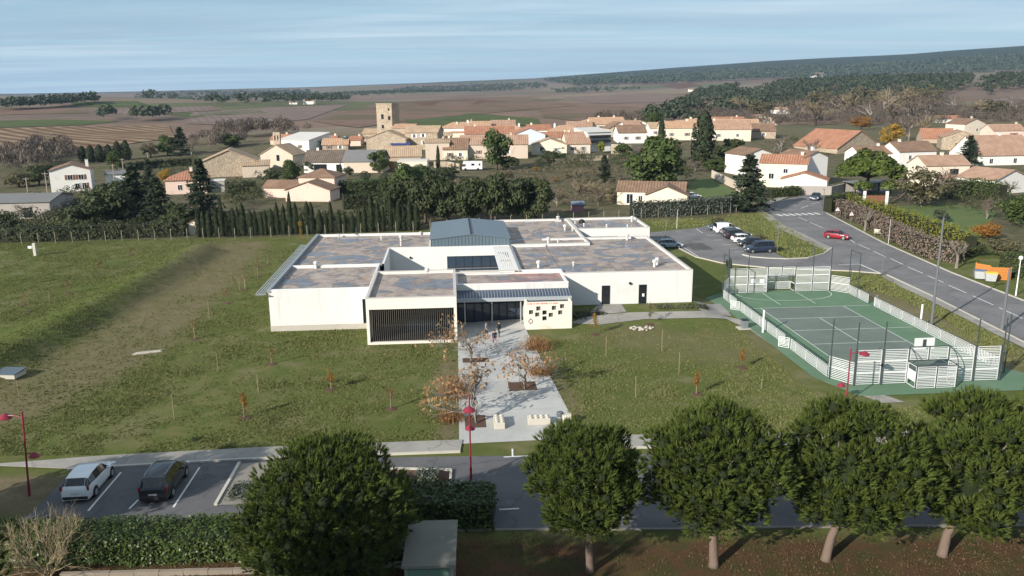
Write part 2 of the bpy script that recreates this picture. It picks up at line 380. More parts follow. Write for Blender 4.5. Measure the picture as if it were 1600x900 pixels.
def rowmat(name, a, b, spacing, ang, green=None, sharp=.5):
    t = NT(name); g = t.n.new('ShaderNodeNewGeometry'); mp = t.n.new('ShaderNodeMapping'); mp.inputs['Rotation'].default_value = (0, 0, ang); t.l.new(g.outputs['Position'], mp.inputs[0])
    wv = t.n.new('ShaderNodeTexWave'); wv.inputs['Scale'].default_value = .314/spacing*1.0; wv.inputs['Distortion'].default_value = .35; wv.inputs['Detail'].default_value = 3; wv.inputs['Detail Scale'].default_value = .6; t.l.new(mp.outputs[0], wv.inputs[0])
    c = t.mix(t.ramp(wv.outputs['Fac'], .3, .75), a, b); c = t.mix(t.math('MULTIPLY', t.ramp(t.noise(.03, 6, 'World'), .4, .68), .6), c, mul(a, .75))
    c = t.mix(t.math('MULTIPLY', t.ramp(t.noise(.4, 5, 'World'), .45, .7), .45), c, mul(b, .7))
    if green: c = t.mix(t.math('MULTIPLY', t.ramp(t.noise(.012, 5, 'World', loc=(3, 9, 0)), .45, .62), .7), c, green)
    t.put(t.b.inputs['Base Color'], c); t.b.inputs['Roughness'].default_value = .95; t.b.inputs['Specular IOR Level'].default_value = .05; return t.m
V1 = rowmat('vineyard_rows', (.135, .074, .048), (.27, .21, .135), 9., -.72); V2 = rowmat('vineyard_brown', (.170, .108, .082), (.20, .138, .105), 5., .5, (.10, .092, .05))
V3 = rowmat('meadow', (.072, .096, .036), (.098, .112, .046), 9., .2); V4 = rowmat('vineyard_purple', (.175, .128, .110), (.205, .158, .138), 6., -.4); V5 = rowmat('dry_field', (.20, .165, .11), (.17, .135, .09), 8., .3); V6 = rowmat('red_soil', (.135, .070, .046), (.12, .072, .05), 6., .9)
FIELDS = [(V1, [(-60, 203), (120, 198), (265, 197), (275, 216), (140, 234), (-60, 240)]),
          (V3, [(-40, 190), (90, 187), (190, 190), (130, 196), (-40, 201)]),
          (V2, [(490, 190), (585, 164), (720, 151), (830, 153), (905, 165), (800, 174), (640, 188), (560, 200)]),
          (V4, [(300, 176), (430, 168), (545, 164), (480, 187), (380, 196), (290, 194)]),
          (V3, [(625, 187), (740, 177), (840, 186), (860, 197), (720, 198), (640, 194)]),
          (V2, [(840, 172), (935, 165), (1000, 168), (1010, 182), (930, 192), (850, 184)]),
          (V4, [(880, 152), (990, 147), (1060, 150), (1045, 160), (930, 162)]),
          (V6, [(1032, 134), (1078, 129), (1096, 134), (1060, 139)]), (V6, [(640, 160), (720, 155), (800, 158), (760, 163), (660, 166)]),
          (V5, [(1490, 116), (1610, 104), (1640, 118), (1540, 124)]), (V4, [(1515, 160), (1620, 147), (1660, 160), (1560, 172)]),
          (V3, [(110, 160), (215, 158), (235, 166), (120, 168)]), (V4, [(170, 172), (330, 166), (350, 172), (200, 181)]), (V2, [(0, 168), (110, 170), (140, 177), (0, 180)]), (V3, [(250, 178), (400, 172), (420, 177), (300, 184)])]
for m_, pts in FIELDS: 
    q_ = [hit(*p) for p in pts]; sheet('field', pts, m_, .3, step=max(25., max(max(a[k] for a in q_)-min(a[k] for a in q_) for k in (0, 1))/22))
# ------------------------------------------------------------------ plants: meshes made once, shared by the trees
def unit(v): return v/np.maximum(np.linalg.norm(v, axis=-1, keepdims=True), 1e-9)
def cards(P, Nn, size, aspect=1.6, up=None, rg=rng, fold=False):
    """a leaf-sized diamond at each point, facing roughly along Nn, long axis near 'up' if given"""
    n = len(P); size = np.broadcast_to(np.asarray(size, float), (n,))[:, None]
    a = unit(Nn+rg.normal(0, .45, (n, 3))); t = rg.normal(0, 1, (n, 3)) if up is None else np.asarray(up, float)+rg.normal(0, .25, (n, 3))
    t = unit(t-a*(t*a).sum(1, keepdims=True)); b = np.cross(a, t)
    V = np.stack([P-t*size*aspect/2, P+b*size/2, P+t*size*aspect/2, P-b*size/2], 1).reshape(-1, 3)
    return V, np.arange(4*n).reshape(n, 4)
def lobepts(cent, rad, per, rg=rng, low=-.35, squash=.85):
    P = []; Nn = []
    for c, r in zip(cent, rad):
        d = unit(rg.normal(0, 1, (int(per*2.2), 3))); d = d[d[:, 2] > low][:per]; k = rg.uniform(.72, 1.06, (len(d), 1))
        P.append(c+d*k*np.array((r, r, r*squash))); Nn.append(d)
    return np.concatenate(P), np.concatenate(Nn)
def merge(*parts):
    V = []; F = []; k = 0
    for v, f in parts: V.append(v); F.append(f+k); k += len(v)
    return np.concatenate(V), np.concatenate(F)
def branches(rg, base, tips, r0, r1, n=5, sag=.0):
    b = MB()
    for t in tips:
        t = np.asarray(t); m = (np.asarray(base)+t)/2+rg.normal(0, .04, 3)*np.linalg.norm(t-base)-np.array((0, 0, sag))
        b.tube([base, m, t], [r0, (r0+r1)/2, r1], n, cap=False)
    return b
BARK = M('bark', (.095, .070, .052), .9, .3, 3., bump=.6, bscale=14, bd=.04, stretch=(1, 1, .3))
BARKP = M('pine_bark', (.155, .112, .088), .9, .35, 2.5, bump=.8, bscale=9, bd=.06, stretch=(1, 1, .35))
BARKG = M('grey_bark', (.21, .185, .155), .9, .25, 2.)
L_PINE = leafmat('stone_pine_needles', (.042, .068, .013), (.112, .140, .028), trans=.15, objv=.12)
L_OAK = leafmat('holm_oak_leaves', (.030, .044, .016), (.075, .085, .036), trans=.12)
L_GREEN = leafmat('green_leaves', (.040, .068, .018), (.098, .125, .036), trans=.2)
L_CYP = leafmat('cypress_leaves', (.020, .032, .012), (.042, .052, .022), trans=.08)
L_FIR = leafmat('fir_needles', (.022, .036, .018), (.048, .062, .032), trans=.08)
L_OLIVE = leafmat('olive_leaves', (.060, .072, .040), (.115, .125, .075), trans=.15)
L_YEL = leafmat('yellow_autumn_leaves', (.32, .19, .025), (.46, .30, .05), trans=.35)
L_ORG = leafmat('orange_autumn_leaves', (.24, .105, .022), (.38, .19, .04), trans=.3)
L_RED = leafmat('red_twigs', (.16, .060, .035), (.25, .11, .05), trans=.2)
L_DRY = leafmat('dry_brown_leaves', (.27, .145, .065), (.40, .24, .115), trans=.3)
L_TWIG = M('bare_twigs', (.165, .125, .098), .9, .25, 2.)
L_TWIGT = M('tan_twigs', (.26, .205, .125), .9, .25, 2.)
L_HEDGE = leafmat('laurel_leaves', (.030, .055, .012), (.085, .120, .030), trans=.15, rough=.4)
L_GREY = leafmat('grey_cypress_leaves', (.085, .105, .088), (.13, .15, .125), trans=.1)
L_SCRUB = leafmat('scrub_leaves', (.085, .080, .040), (.16, .14, .075), trans=.2)
L_LIME = leafmat('yellow_green_leaves', (.19, .20, .03), (.30, .30, .05), trans=.3)
PROTO = {}
def proto(kind, seed):
    """crown and trunk meshes of a tree one metre tall, to be scaled"""
    key = (kind, seed)
    if key in PROTO: return PROTO[key]
    rg = np.random.default_rng(seed*31+len(kind)*7+ord(kind[0])); nm = kind
    if kind in ('oak', 'green', 'olive', 'lime', 'yellow', 'orange', 'scrub'):
        nl = 30; c = rg.normal(0, 1, (nl, 3)); c = unit(c)*rg.uniform(.25, 1, (nl, 1))**.5; c[:, 2] = c[:, 2]*.95
        cen = c*np.array((.36, .36, .40))+np.array((0, 0, .47)); rad = rg.uniform(.11, .19, nl)
        per = {'scrub': 60, 'yellow': 60, 'orange': 60}.get(kind, 115); P, Nn = lobepts(cen, rad, per, rg)
        P[:, 2] = np.maximum(P[:, 2], .05); mat = {'oak': L_OAK, 'green': L_GREEN, 'olive': L_OLIVE, 'lime': L_LIME, 'yellow': L_YEL, 'orange': L_ORG, 'scrub': L_SCRUB}[kind]
        V, F = cards(P, Nn, rg.uniform(.026, .056, len(P)), 1.5, rg=rg)
        tb = branches(rg, (0, 0, .2), cen[:9], .022, .006); tb.tube([(0, 0, -.03), (0, 0, .22)], [.035, .024], 7)
    elif kind == 'pine':          # umbrella pine at a distance
        nl = 60; a = rg.uniform(0, 6.28, nl); r = np.sqrt(rg.random(nl))*.44; cen = np.stack([r*np.cos(a), r*np.sin(a), .85-.40*(r/.44)**2.4-rg.random(nl)**2*.22+rg.normal(0, .02, nl)], 1); rad = rg.uniform(.095, .15, nl)
        P, Nn = lobepts(cen, rad, 150, rg, -.3, .8); V, F = cards(P, Nn+np.array((0, 0, .5)), rg.uniform(.026, .05, len(P)), 1.6, rg=rg); mat = L_PINE
        tb = branches(rg, (0, 0, .42), cen[:12], .02, .005); tb.tube([(0, 0, -.03), (.01, 0, .25), (0, .01, .44)], [.036, .030, .024], 7)
    elif kind == 'cypress':
        n = 1500; z = rg.random(n)**.8; a = rg.uniform(0, 6.28, n); r = .5*np.interp(z, [0, .08, .35, .72, .92, 1], [.6, .9, 1., .72, .36, .04])*rg.uniform(.75, 1.08, n)*(1+.12*np.sin(a*3+z*9))
        P = np.stack([r*np.cos(a), r*np.sin(a), .02+z*.97], 1); Nn = np.stack([np.cos(a), np.sin(a), .3+0*a], 1); V, F = cards(P, Nn, rg.uniform(.05, .10, n)*.8, 1.1, rg=rg); V0 = V.reshape(-1, 4, 3); mid = V0.mean(1, keepdims=True); V0 = mid+(V0-mid)*np.array((1.6, 1.6, .75)); V = V0.reshape(-1, 3)
        core = MB().lathe([(.05, .01), (.34, .08), (.36, .35), (.22, .7), (.01, .97)], 7); V, F = merge((V, F), (np.array(core.v), np.array([f for f in core.f if len(f) == 4]))); mat = L_CYP
        tb = MB().tube([(0, 0, -.05), (0, 0, .12)], [.10, .08], 6)
    elif kind == 'fir':
        P = []; Nn = []; tb = MB().tube([(0, 0, -.03), (0, 0, 1)], [.022, .003], 6)
        for z in np.linspace(.10, .97, 15):
            L = .30*(1-z)**.8+.015
            for k in range(9):
                a = rg.uniform(0, 6.28); Lk = L*rg.uniform(.7, 1.15); e = np.array((math.cos(a)*Lk, math.sin(a)*Lk, z+.02-.10*Lk)); tb.tube([(0, 0, z), e], [.005, .001], 3, cap=False)
                q = rg.random((22, 1))**.7; P.append(np.array((0, 0, z))+(e-np.array((0, 0, z)))*q+rg.normal(0, .012+.02*Lk, (22, 3))); Nn.append(np.tile((math.cos(a)*.4, math.sin(a)*.4, .8), (22, 1)))
        P = np.concatenate(P); Nn = np.concatenate(Nn); V, F = cards(P, Nn, rg.uniform(.02, .042, len(P)), 1.7, rg=rg); mat = L_FIR
    elif kind in ('bare', 'tanbare', 'dry'):
        tb = MB(); tw = MB(); ends = []
        def grow(p, d, L, r, lv):
            q = p+d*L; tgt = tb if lv < 3 else tw; tgt.tube([p, (p+q)/2+rg.normal(0, .05, 3)*L, q], [r, r*.8, r*.6], 5 if lv < 2 else 3, cap=False)
            if lv >= 4: ends.append(q); return
            for _ in range(4 if lv < 3 else 3):
                nd = d+rg.normal(0, .55, 3)+np.array((0, 0, .12)); nd = nd/np.linalg.norm(nd); grow(q if rg.random() < .6 else (p+q)/2, nd, L*rg.uniform(.6, .85), r*.58, lv+1)
        grow(np.array((0, 0, -.03)), np.array((0, 0, 1.)), .28, .016 if kind == 'dry' else .030, 0)
        V = np.array(tw.v); F = np.array(tw.f)
        if kind == 'dry':
            E_ = np.array(ends); P = np.repeat(E_, 2, 0)+rg.normal(0, .03, (len(E_)*2, 3)); P = P[rg.random(len(P)) < .72]; cv, cf = cards(P, rg.normal(0, 1, P.shape), rg.uniform(.014, .028, len(P)), 2.3, (0, 0, -1), rg); V, F = cv, cf; mat = L_DRY; tb.v += [tuple(x) for x in []]; k = len(tb.v); tb.v += tw.v; tb.f += [[i+k for i in f] for f in tw.f]; tb.m += tw.m
        else: mat = L_TWIG if kind == 'bare' else L_TWIGT
    cm_ = fastmesh(nm+'_crown', V, F, mat); tm = tb.mesh(nm+'_trunk', BARKP if kind == 'pine' else BARKG if kind in ('dry', 'bare') else BARK, smooth=True, fix=False)
    PROTO[key] = (cm_, tm); return PROTO[key]
NAMES = {'oak': 'evergreen_oak', 'green': 'broadleaf_tree', 'olive': 'olive_tree', 'lime': 'yellow_green_shrub', 'yellow': 'autumn_tree', 'orange': 'autumn_tree', 'scrub': 'dry_shrub', 'pine': 'umbrella_pine', 'cypress': 'cypress_tree', 'fir': 'conifer_tree', 'bare': 'bare_tree', 'tanbare': 'bare_shrub', 'dry': 'young_tree'}
def tree(kind, p, h, wdt, label, cat='tree', group=None, seed=0, name=None, rz=None, lean=0.):
    cm_, tm = proto(kind, seed); t = thing(name or NAMES[kind], label, cat, p, random.uniform(0, 6.28) if rz is None else rz, group)
    base = {'cypress': 1.0, 'fir': .62, 'bare': .72, 'tanbare': .72, 'dry': .72}.get(kind, 1.05 if kind == 'pine' else 1.0)
    s = (wdt/base, wdt/base, h*(1.2 if kind in ('bare', 'tanbare', 'dry') else 1.))
    link('crown', cm_, t, scale=s); link('trunk', tm, t, scale=s); t.rotation_euler[1] = lean
    return t
def treepx(kind, u, v, hpx, wpx, label, **k):
    p = hit(u, v); m = mpp(p); return tree(kind, (p.x, p.y, p.z-.05), hpx*m*1.03, wpx*m, label, **k)
def leafbox(name, label, cat, path, wd, ht, mat, size=.12, dens=40., parent=None, group=None, top_round=.12, seed=0, inner=True, soft=.1):
    """a clipped hedge along a path: leaves on all faces of a box round a dark twiggy core"""
    rg = np.random.default_rng(seed+11); P = []; Nn = []; core = MB(); path = [Vector((p[0], p[1], p[2] if len(p) > 2 else float(hh(p[0], p[1])))) for p in path]
    o = path[0]
    for a, b in zip(path[:-1], path[1:]):
        d = Vector((b.x-a.x, b.y-a.y, 0)); L = d.length; d /= L; s = Vector((-d.y, d.x, 0)); n = int(dens*L*(2*ht+wd))
        t = rg.random(n)*L; q = rg.random(n)*(2*ht+wd); zz = np.where(q < ht, q, np.where(q < ht+wd, ht, 2*ht+wd-q)); ss = np.where(q < ht, -wd/2, np.where(q < ht+wd, q-ht-wd/2, wd/2))
        bulge = 1+soft*np.sin(t*2.1+zz)+soft*.6*np.sin(t*5.3+2*zz+1)
        nrm = np.stack([np.where(q < ht, -s.x, np.where(q < ht+wd, 0, s.x)), np.where(q < ht, -s.y, np.where(q < ht+wd, 0, s.y)), np.where((q >= ht) & (q < ht+wd), 1., .25)], 1)
        ss = ss*bulge; zz = zz*(1+soft*.5*np.sin(t*1.7)+soft*.4*np.sin(t*4.1+1))
        base_z = a.z+(b.z-a.z)*t/L
        pp = np.stack([a.x-o.x+d.x*t+s.x*ss, a.y-o.y+d.y*t+s.y*ss, base_z-o.z+zz], 1)+rg.normal(0, size*.55, (n, 3)); P.append(pp); Nn.append(nrm)
        k = .40; e = .08
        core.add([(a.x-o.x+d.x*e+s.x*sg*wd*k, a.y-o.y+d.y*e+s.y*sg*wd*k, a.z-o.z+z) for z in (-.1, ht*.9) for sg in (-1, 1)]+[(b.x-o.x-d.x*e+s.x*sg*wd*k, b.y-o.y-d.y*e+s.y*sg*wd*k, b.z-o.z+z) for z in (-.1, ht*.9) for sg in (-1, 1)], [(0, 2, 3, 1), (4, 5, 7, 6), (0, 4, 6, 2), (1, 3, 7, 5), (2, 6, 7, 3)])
    P = np.concatenate(P); V, F = cards(P, np.concatenate(Nn), rg.uniform(size*.7, size*1.3, len(P)), 1.6, rg=rg)
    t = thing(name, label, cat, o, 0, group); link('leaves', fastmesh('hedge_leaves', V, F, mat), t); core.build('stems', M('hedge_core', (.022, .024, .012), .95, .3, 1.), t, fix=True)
    return t
# ---- big stone pines close to the camera: brushes of needles on every branch end
def tufts(P, D, Ln, blades, wd, rg):
    n = len(P); P = np.repeat(P, blades, 0); D = np.repeat(D, blades, 0); L = np.repeat(Ln, blades)[:, None]*rg.uniform(.75, 1.1, (n*blades, 1))
    d = unit(D+rg.normal(0, .24, (n*blades, 3))); s = unit(np.cross(d, rg.normal(0, 1, (n*blades, 3)))); b = P+D*L*rg.uniform(-.15, .45, (n*blades, 1))
    V = np.stack([b-s*wd*.5, b+s*wd*.5, b+d*L], 1).reshape(-1, 3)
    return V, np.arange(3*n*blades).reshape(-1, 3)
def bigpine(label, p, crown_r, z0, z1, seed, lean=(0, 0), cr_off=(0, 0), nl=60, trunk_r=.24, low=.0, tuftn=115, blades=12):
    rg = np.random.default_rng(seed); cz = z0+(z1-z0)*.42; nl = int(nl*2.3); t = thing('stone_pine', label, 'tree', p, 0, 'stone pines along the road')
    cx, cy = lean[0]+cr_off[0], lean[1]+cr_off[1]
    nq = nl*9; zq = rg.uniform(-.95, 1, nq); aq = rg.uniform(0, 6.28, nq); lim = np.where(zq > 0, (1-np.abs(zq)**2.6)**.5, 1-(.62-low)*np.abs(zq)**1.3)
    ph = rg.uniform(0, 6.28, 3); lim = lim*(1+.09*np.sin(2*aq+ph[0])+.07*np.sin(3*aq+ph[1])+.05*np.sin(5*aq+ph[2]+3*zq)); rq = np.maximum(rg.random(nq)**.35, .25)*lim
    c = np.stack([rq*np.cos(aq), rq*np.sin(aq), zq], 1); c = c[(rq > .55*lim) | (np.abs(zq) > .6)]
    keep = []
    for q in c:
        if all(np.linalg.norm(q-k) > .215 for k in keep): keep.append(q)
        if len(keep) >= nl: break
    c = np.array(keep); nl = len(c); env = np.array((crown_r*.80, crown_r*.80, 1.)); zs = np.where(c[:, 2] > 0, (z1-cz)*.84, (cz-z0)*.86)
    cen = np.stack([cx+c[:, 0]*env[0], cy+c[:, 1]*env[1], cz+c[:, 2]*zs], 1)
    out = np.linalg.norm(c, axis=1); rad = rg.uniform(.12, .19, nl)*crown_r*(1.1-.15*out)
    P = []; D = []; L = []
    for ci, r, k in zip(cen, rad, c):
        n = int(tuftn*.45*(r/(.155*crown_r))**2); d = unit(rg.normal(0, 1, (n*2, 3))); d = d[d[:, 2] > -.55][:n]; pp = ci+d*np.array((r, r, r*.82))*rg.uniform(.78, 1.0, (len(d), 1)); P.append(pp); D.append(unit(d*.85+unit(k)*.2+np.array((0, 0, .6)))); L.append(rg.uniform(.22, .38, len(d)))
    P = np.concatenate(P); D = np.concatenate(D); L = np.concatenate(L)
    V, F = tufts(P, D, L, blades, .050, rg)
    link('crown', fastmesh('needles', V, F, L_PINE), t)
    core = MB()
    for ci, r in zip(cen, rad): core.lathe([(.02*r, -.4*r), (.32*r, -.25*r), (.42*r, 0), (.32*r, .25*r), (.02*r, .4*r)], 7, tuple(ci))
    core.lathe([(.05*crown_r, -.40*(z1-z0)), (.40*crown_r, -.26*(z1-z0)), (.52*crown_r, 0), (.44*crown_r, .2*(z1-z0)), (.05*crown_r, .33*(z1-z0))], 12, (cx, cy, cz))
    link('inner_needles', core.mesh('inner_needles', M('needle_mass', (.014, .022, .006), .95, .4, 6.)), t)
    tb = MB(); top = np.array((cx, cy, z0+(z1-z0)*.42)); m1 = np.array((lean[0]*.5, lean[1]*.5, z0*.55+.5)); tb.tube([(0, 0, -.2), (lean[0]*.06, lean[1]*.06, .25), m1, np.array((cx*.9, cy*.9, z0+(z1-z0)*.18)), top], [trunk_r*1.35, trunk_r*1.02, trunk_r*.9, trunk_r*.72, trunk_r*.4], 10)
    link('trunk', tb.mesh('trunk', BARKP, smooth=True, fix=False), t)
    br = MB(); fork = np.array((cx*.9, cy*.9, z0+(z1-z0)*.14))
    for ci in cen[::2]:
        a = fork+(top-fork)*rg.random(); m = (a+ci)/2+rg.normal(0, .18, 3); br.tube([a, m, ci], [.085, .05, .02], 5, cap=False)
    lo = cen[np.argsort(cen[:, 2])[:7]]
    for ci in lo:   # dead grey branch ends that show below the needles
        a = fork+(ci-fork)*.5
        for _ in range(3):
            e = a+unit(rg.normal(0, 1, 3)*np.array((1, 1, .4))+np.array((0, 0, -.35)))*rg.uniform(.5, 1.0); br.tube([a, (a+e)/2+rg.normal(0, .08, 3), e], [.025, .015, .006], 4, cap=False)
    link('branches', br.mesh('branches', M('dead_branch', (.20, .17, .145), .9, .2, 3.), fix=False), t)
    return t
# ------------------------------------------------------------------ the school
def rendermat(name, c, st):
    t = NT(name); g = t.mix(t.noise(.35, 5), mul(c, .96), mul(c, 1.02)); dr = t.math('MULTIPLY', t.ramp(t.noise(1., 6, stretch=(1.6, 1.6, .10), rough=.65), .50, .78), .55); g = t.mix(dr, g, st); g = t.mix(t.math('MULTIPLY', t.ramp(t.noise(.5, 6, loc=(3, 1, 7)), .5, .75), .35), g, mul(st, 1.12)); t.put(t.b.inputs['Base Color'], g); t.b.inputs['Roughness'].default_value = .88; t.bump(t.noise(40, 3), .06, .02); return t.m
WHITE = rendermat('white_wall_render', (.65, .645, .63), (.47, .45, .41))
WHITE0 = M('white_render', (.74, .735, .715), .85, .04, .35, bump=.06, bscale=40, stain=(.66, .64, .60), sscale=.25, slo=.62, shi=.85)
CREAM = M('cream_render', (.72, .68, .60), .85, .05, .4, bump=.06, bscale=40)
CONC = M('plinth_concrete', (.44, .41, .36), .9, .12, 1.2, bump=.2, bscale=15, stain=(.30, .27, .22), sscale=.5)
COPE = M('coping_metal', (.30, .32, .34), .45, .06, 1., metal=.3)
COPEL = M('coping_light', (.50, .47, .44), .6, .08, .6)
ZINC = M('zinc_blue', (.150, .200, .235), .42, .05, .5, metal=.35, spec=.4)
ZINCD = M('zinc_blue_dark', (.085, .120, .150), .45, .05, .5, metal=.35)
GALV = M('galvanised_steel', (.46, .48, .49), .4, .08, 3., metal=.6)
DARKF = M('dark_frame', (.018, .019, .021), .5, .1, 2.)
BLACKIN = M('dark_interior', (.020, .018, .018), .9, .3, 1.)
GLASS = glassmat('window_glass')
GLASSB = glassmat('window_glass_blue', (.03, .045, .07))
WHITEP = M('white_paint', (.78, .78, .77), .5, .03, 2.)
def roofmat(name, pink=0.):
    t = NT(name); n1 = t.noise(.24, 9, dist=1.1, rough=.64); n2 = t.noise(.9, 7, rough=.65); n3 = t.noise(9, 5); n0 = t.noise(.16, 4, loc=(2, 2, 0), stretch=(.7, 1.6, 1))
    a = t.mix(t.ramp(n2, .35, .68), (.30, .25, .215), (.385, .335, .295))
    a = t.mix(t.math('MULTIPLY', t.ramp(t.noise(.45, 7, loc=(9, 4, 0), dist=.6), .48, .62), .6), a, (.235, .190, .205)); a = t.mix(t.math('MULTIPLY', t.ramp(t.noise(.7, 7, loc=(1, 8, 0), dist=.8), .56, .68), .6), a, (.30, .185, .13))
    wv = t.n.new('ShaderNodeTexWave'); wv.inputs['Scale'].default_value = .314; wv.bands_direction = 'X'; t.l.new(t.tc.outputs['Object'], wv.inputs[0]); a = t.mix(t.math('MULTIPLY', t.ramp(wv.outputs['Fac'], .985, 1.), .3), a, (.15, .125, .11))
    if pink: a = t.mix(t.ramp(n0, .40, .55), a, (.33, .17, .165))
    a = t.mix(t.math('MULTIPLY', t.ramp(n3, .5, .72), .22), a, (.16, .135, .12))
    wet = t.ramp(n1, .515, .56); rim = t.math('MULTIPLY', t.ramp(n1, .475, .52), t.math('SUBTRACT', 1., wet))
    a = t.mix(t.math('MULTIPLY', rim, .6), a, (.125, .085, .065)); a = t.mix(t.math('MULTIPLY', wet, .82), a, t.mix(t.ramp(n2, .4, .62), (.085, .082, .095), (.16, .148, .15)))
    t.put(t.b.inputs['Base Color'], a)
    t.put(t.b.inputs['Roughness'], t.math('SUBTRACT', .9, t.math('MULTIPLY', wet, .74))); t.b.inputs['Specular IOR Level'].default_value = .5
    t.bump(n3, .15, .01); return t.m
ROOF = roofmat('roof_membrane'); ROOFP = roofmat('roof_membrane_pink', 1.)
school = thing('school_building', 'low white flat-roofed building with blue metal roof lantern, middle of the picture', 'building', (BO[0], BO[1], 0), TH)
def block(x0, y0, x1, y1, top, z0=0., t=.24, wall=WHITE, roof=ROOF, drop=.28, cope=COPEL, copes='lrfb', open=''):
    """walls with a parapet, copings on it and a sunken roof sheet; sides named in 'open' run on into the next wing"""
    b = MB(); zr = top-drop; tf, tr, tb_, tl = [0 if k in open else t for k in 'frbl']
    o = [(x0, y0), (x1, y0), (x1, y1), (x0, y1)]; i = [(x0+tl, y0+tf), (x1-tr, y0+tf), (x1-tr, y1-tb_), (x0+tl, y1-tb_)]
    V = [(x, y, z0) for x, y in o]+[(x, y, top) for x, y in o]+[(x, y, top) for x, y in i]+[(x, y, zr-.03) for x, y in i]
    F = []
    for k, s_ in enumerate('frbl'):
        n = (k+1) % 4
        if s_ not in open: F += [(k, n, 4+n, 4+k), (4+k, 4+n, 8+n, 8+k), (8+k, 8+n, 12+n, 12+k)]
    b.add(V, F).build('wall', wall, school, fix=False)
    e0 = .02; rv = [(i[0][0]-e0, i[0][1]-e0, zr), (i[1][0]+e0, i[1][1]-e0, zr), (i[2][0]+e0, i[2][1]+e0, zr), (i[3][0]-e0, i[3][1]+e0, zr)]
    r = MB().add(rv, [(0, 1, 2, 3)]).build('roof', roof, school, fix=False)
    e = .03; h = .05
    if 'f' in copes: MB().box(x0-e, y0-e, top+.002, x1+e, y0+t+e, top+h).build('coping', cope, r)
    if 'b' in copes: MB().box(x0-e, y1-t-e, top+.002, x1+e, y1+e, top+h).build('coping', cope, r)
    if 'l' in copes: MB().box(x0-e, y0+tf+e, top+.003, x0+t+e, y1-tb_-e, top+h-.002).build('coping', cope, r)
    if 'r' in copes: MB().box(x1-t-e, y0+tf+e, top+.003, x1+e, y1-tb_-e, top+h-.002).build('coping', cope, r)
    return r
# plinth under the left wing, then the wings
MB().box(-.03, -.04, -.3, 10.68, .4, .62).build('plinth', CONC, school); MB().box(-.03, .4, -.3, .3, 33.5, .62).build('plinth', CONC, school)
block(0, 0, 10.69, 12.3, 4.5, .6, cope=WHITEP, copes='fb'); block(0, 12.31, 11.2, 22.6, 4.5, open='fb', copes=''); block(0, 22.61, 16.6, 33.9, 4.5, cope=WHITEP, open='f', copes='b')
MB().box(11.2, 22.36, 0, 27.1, 22.605, 4.5).build('wall', WHITE, school); MB().box(11.2, 22.33, 4.502, 27.1, 22.63, 4.54).build('coping', WHITEP, school)
block(10.7, -5.9, 19.7, 6.6, 4.8, 3.66, wall=CREAM, cope=COPEL, drop=.3)
block(19.71, 1.1, 31.99, 6.9, 4.3, 3.0, roof=ROOFP, cope=WHITEP, copes='f', drop=.2); MB().box(27.1, 1.12, 0, 31.98, 1.3, 2.99).build('wall', WHITE, school)
block(27.11, 6.91, 32, 22.55, 4.5, open='r', copes='l', cope=COPE); block(32.0, 4.6, 46.9, 27, 4.5, open='l', copes='frb')
MB().box(31.76, 4.6, 0, 32.0, 6.9, 4.5).build('wall', WHITE, school)
block(27.2, 22.57, 38, 44, 4.55, copes='frb'); block(38.01, 34.4, 49.1, 44.6, 4.5, cope=COPEL); block(25.6, 36.6, 27.19, 44, 4.52, copes='b', open='r')
MB().box(10.95, 6.61, 0, 19.7, 6.85, 4.5).build('wall', WHITE, school)
MB().box(10.6, 6.55, 4.502, 27.1, 6.95, 4.58).build('coping', COPEL, school)
MB().box(11.3, 7, .02, 27, 22.5, .06).build('courtyard_floor', CONC, school)
MB().box(38.1, 27.1, .72, 46.8, 34.3, .76).build('courtyard_floor', CONC, school)
MB().box(38.3, 27.3, 3.2, 44.2, 34.2, 3.32).build('courtyard_canopy', ZINC, school)
# tall dark coping of the left edge and the sun grille hanging off it
MB().box(-.12, -.03, 4.2, .3, 33.95, 4.62).build('edge_fascia', COPE, school)
gr = MB().bar((-1.15, -.6, 4.28), (-1.15, 27.5, 4.28), .07, .1).build('sun_grille', GALV, school)
for k in range(3): MB().bar((-.35-.27*k, -.6, 4.26), (-.35-.27*k, 27.5, 4.26), .13, .03).build('louvre', GALV, gr)
for k in range(12): MB().bar((-1.18, -.55+k*2.5, 4.2), (-.12, -.55+k*2.5, 4.2), .06, .1).build('bracket', GALV, gr)
MB().prism([(0, 0), (1.2, 0), (1.2, 1.1)], 'x', 5.6, 5.64).build('gusset', ZINC, school, loc=(0, 33.2, 4.5))
# ---- slatted block
b = MB(); b.box(10.7, -5.9, -.05, 10.98, 6.5, 3.66).box(19.42, -5.9, -.05, 19.7, 6.5, 3.66).box(10.98, -5.9, -.05, 19.42, -5.5, .24); b.build('wall', CREAM, school)
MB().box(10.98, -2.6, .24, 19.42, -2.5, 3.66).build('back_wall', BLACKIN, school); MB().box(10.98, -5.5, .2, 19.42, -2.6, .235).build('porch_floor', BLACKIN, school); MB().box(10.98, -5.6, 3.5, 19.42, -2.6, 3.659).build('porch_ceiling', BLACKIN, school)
MB().box(11.3, -2.75, .4, 19.1, -2.68, 3.3).build('window', GLASS, school)
sl = MB().box(-.010, -.03, .24, .010, .03, 3.66).mesh('slat', M('slat_paint', (.24, .22, .195), .5, .05, 2.))
NS = 42
for k in range(NS): link('slat', sl, school, (11.06+k*(8.3/(NS-1)), -5.72, 0))
MB().box(10.98, -5.76, 3.6, 19.42, -5.68, 3.655).build('slat_rail', M('slat_paint'), school)
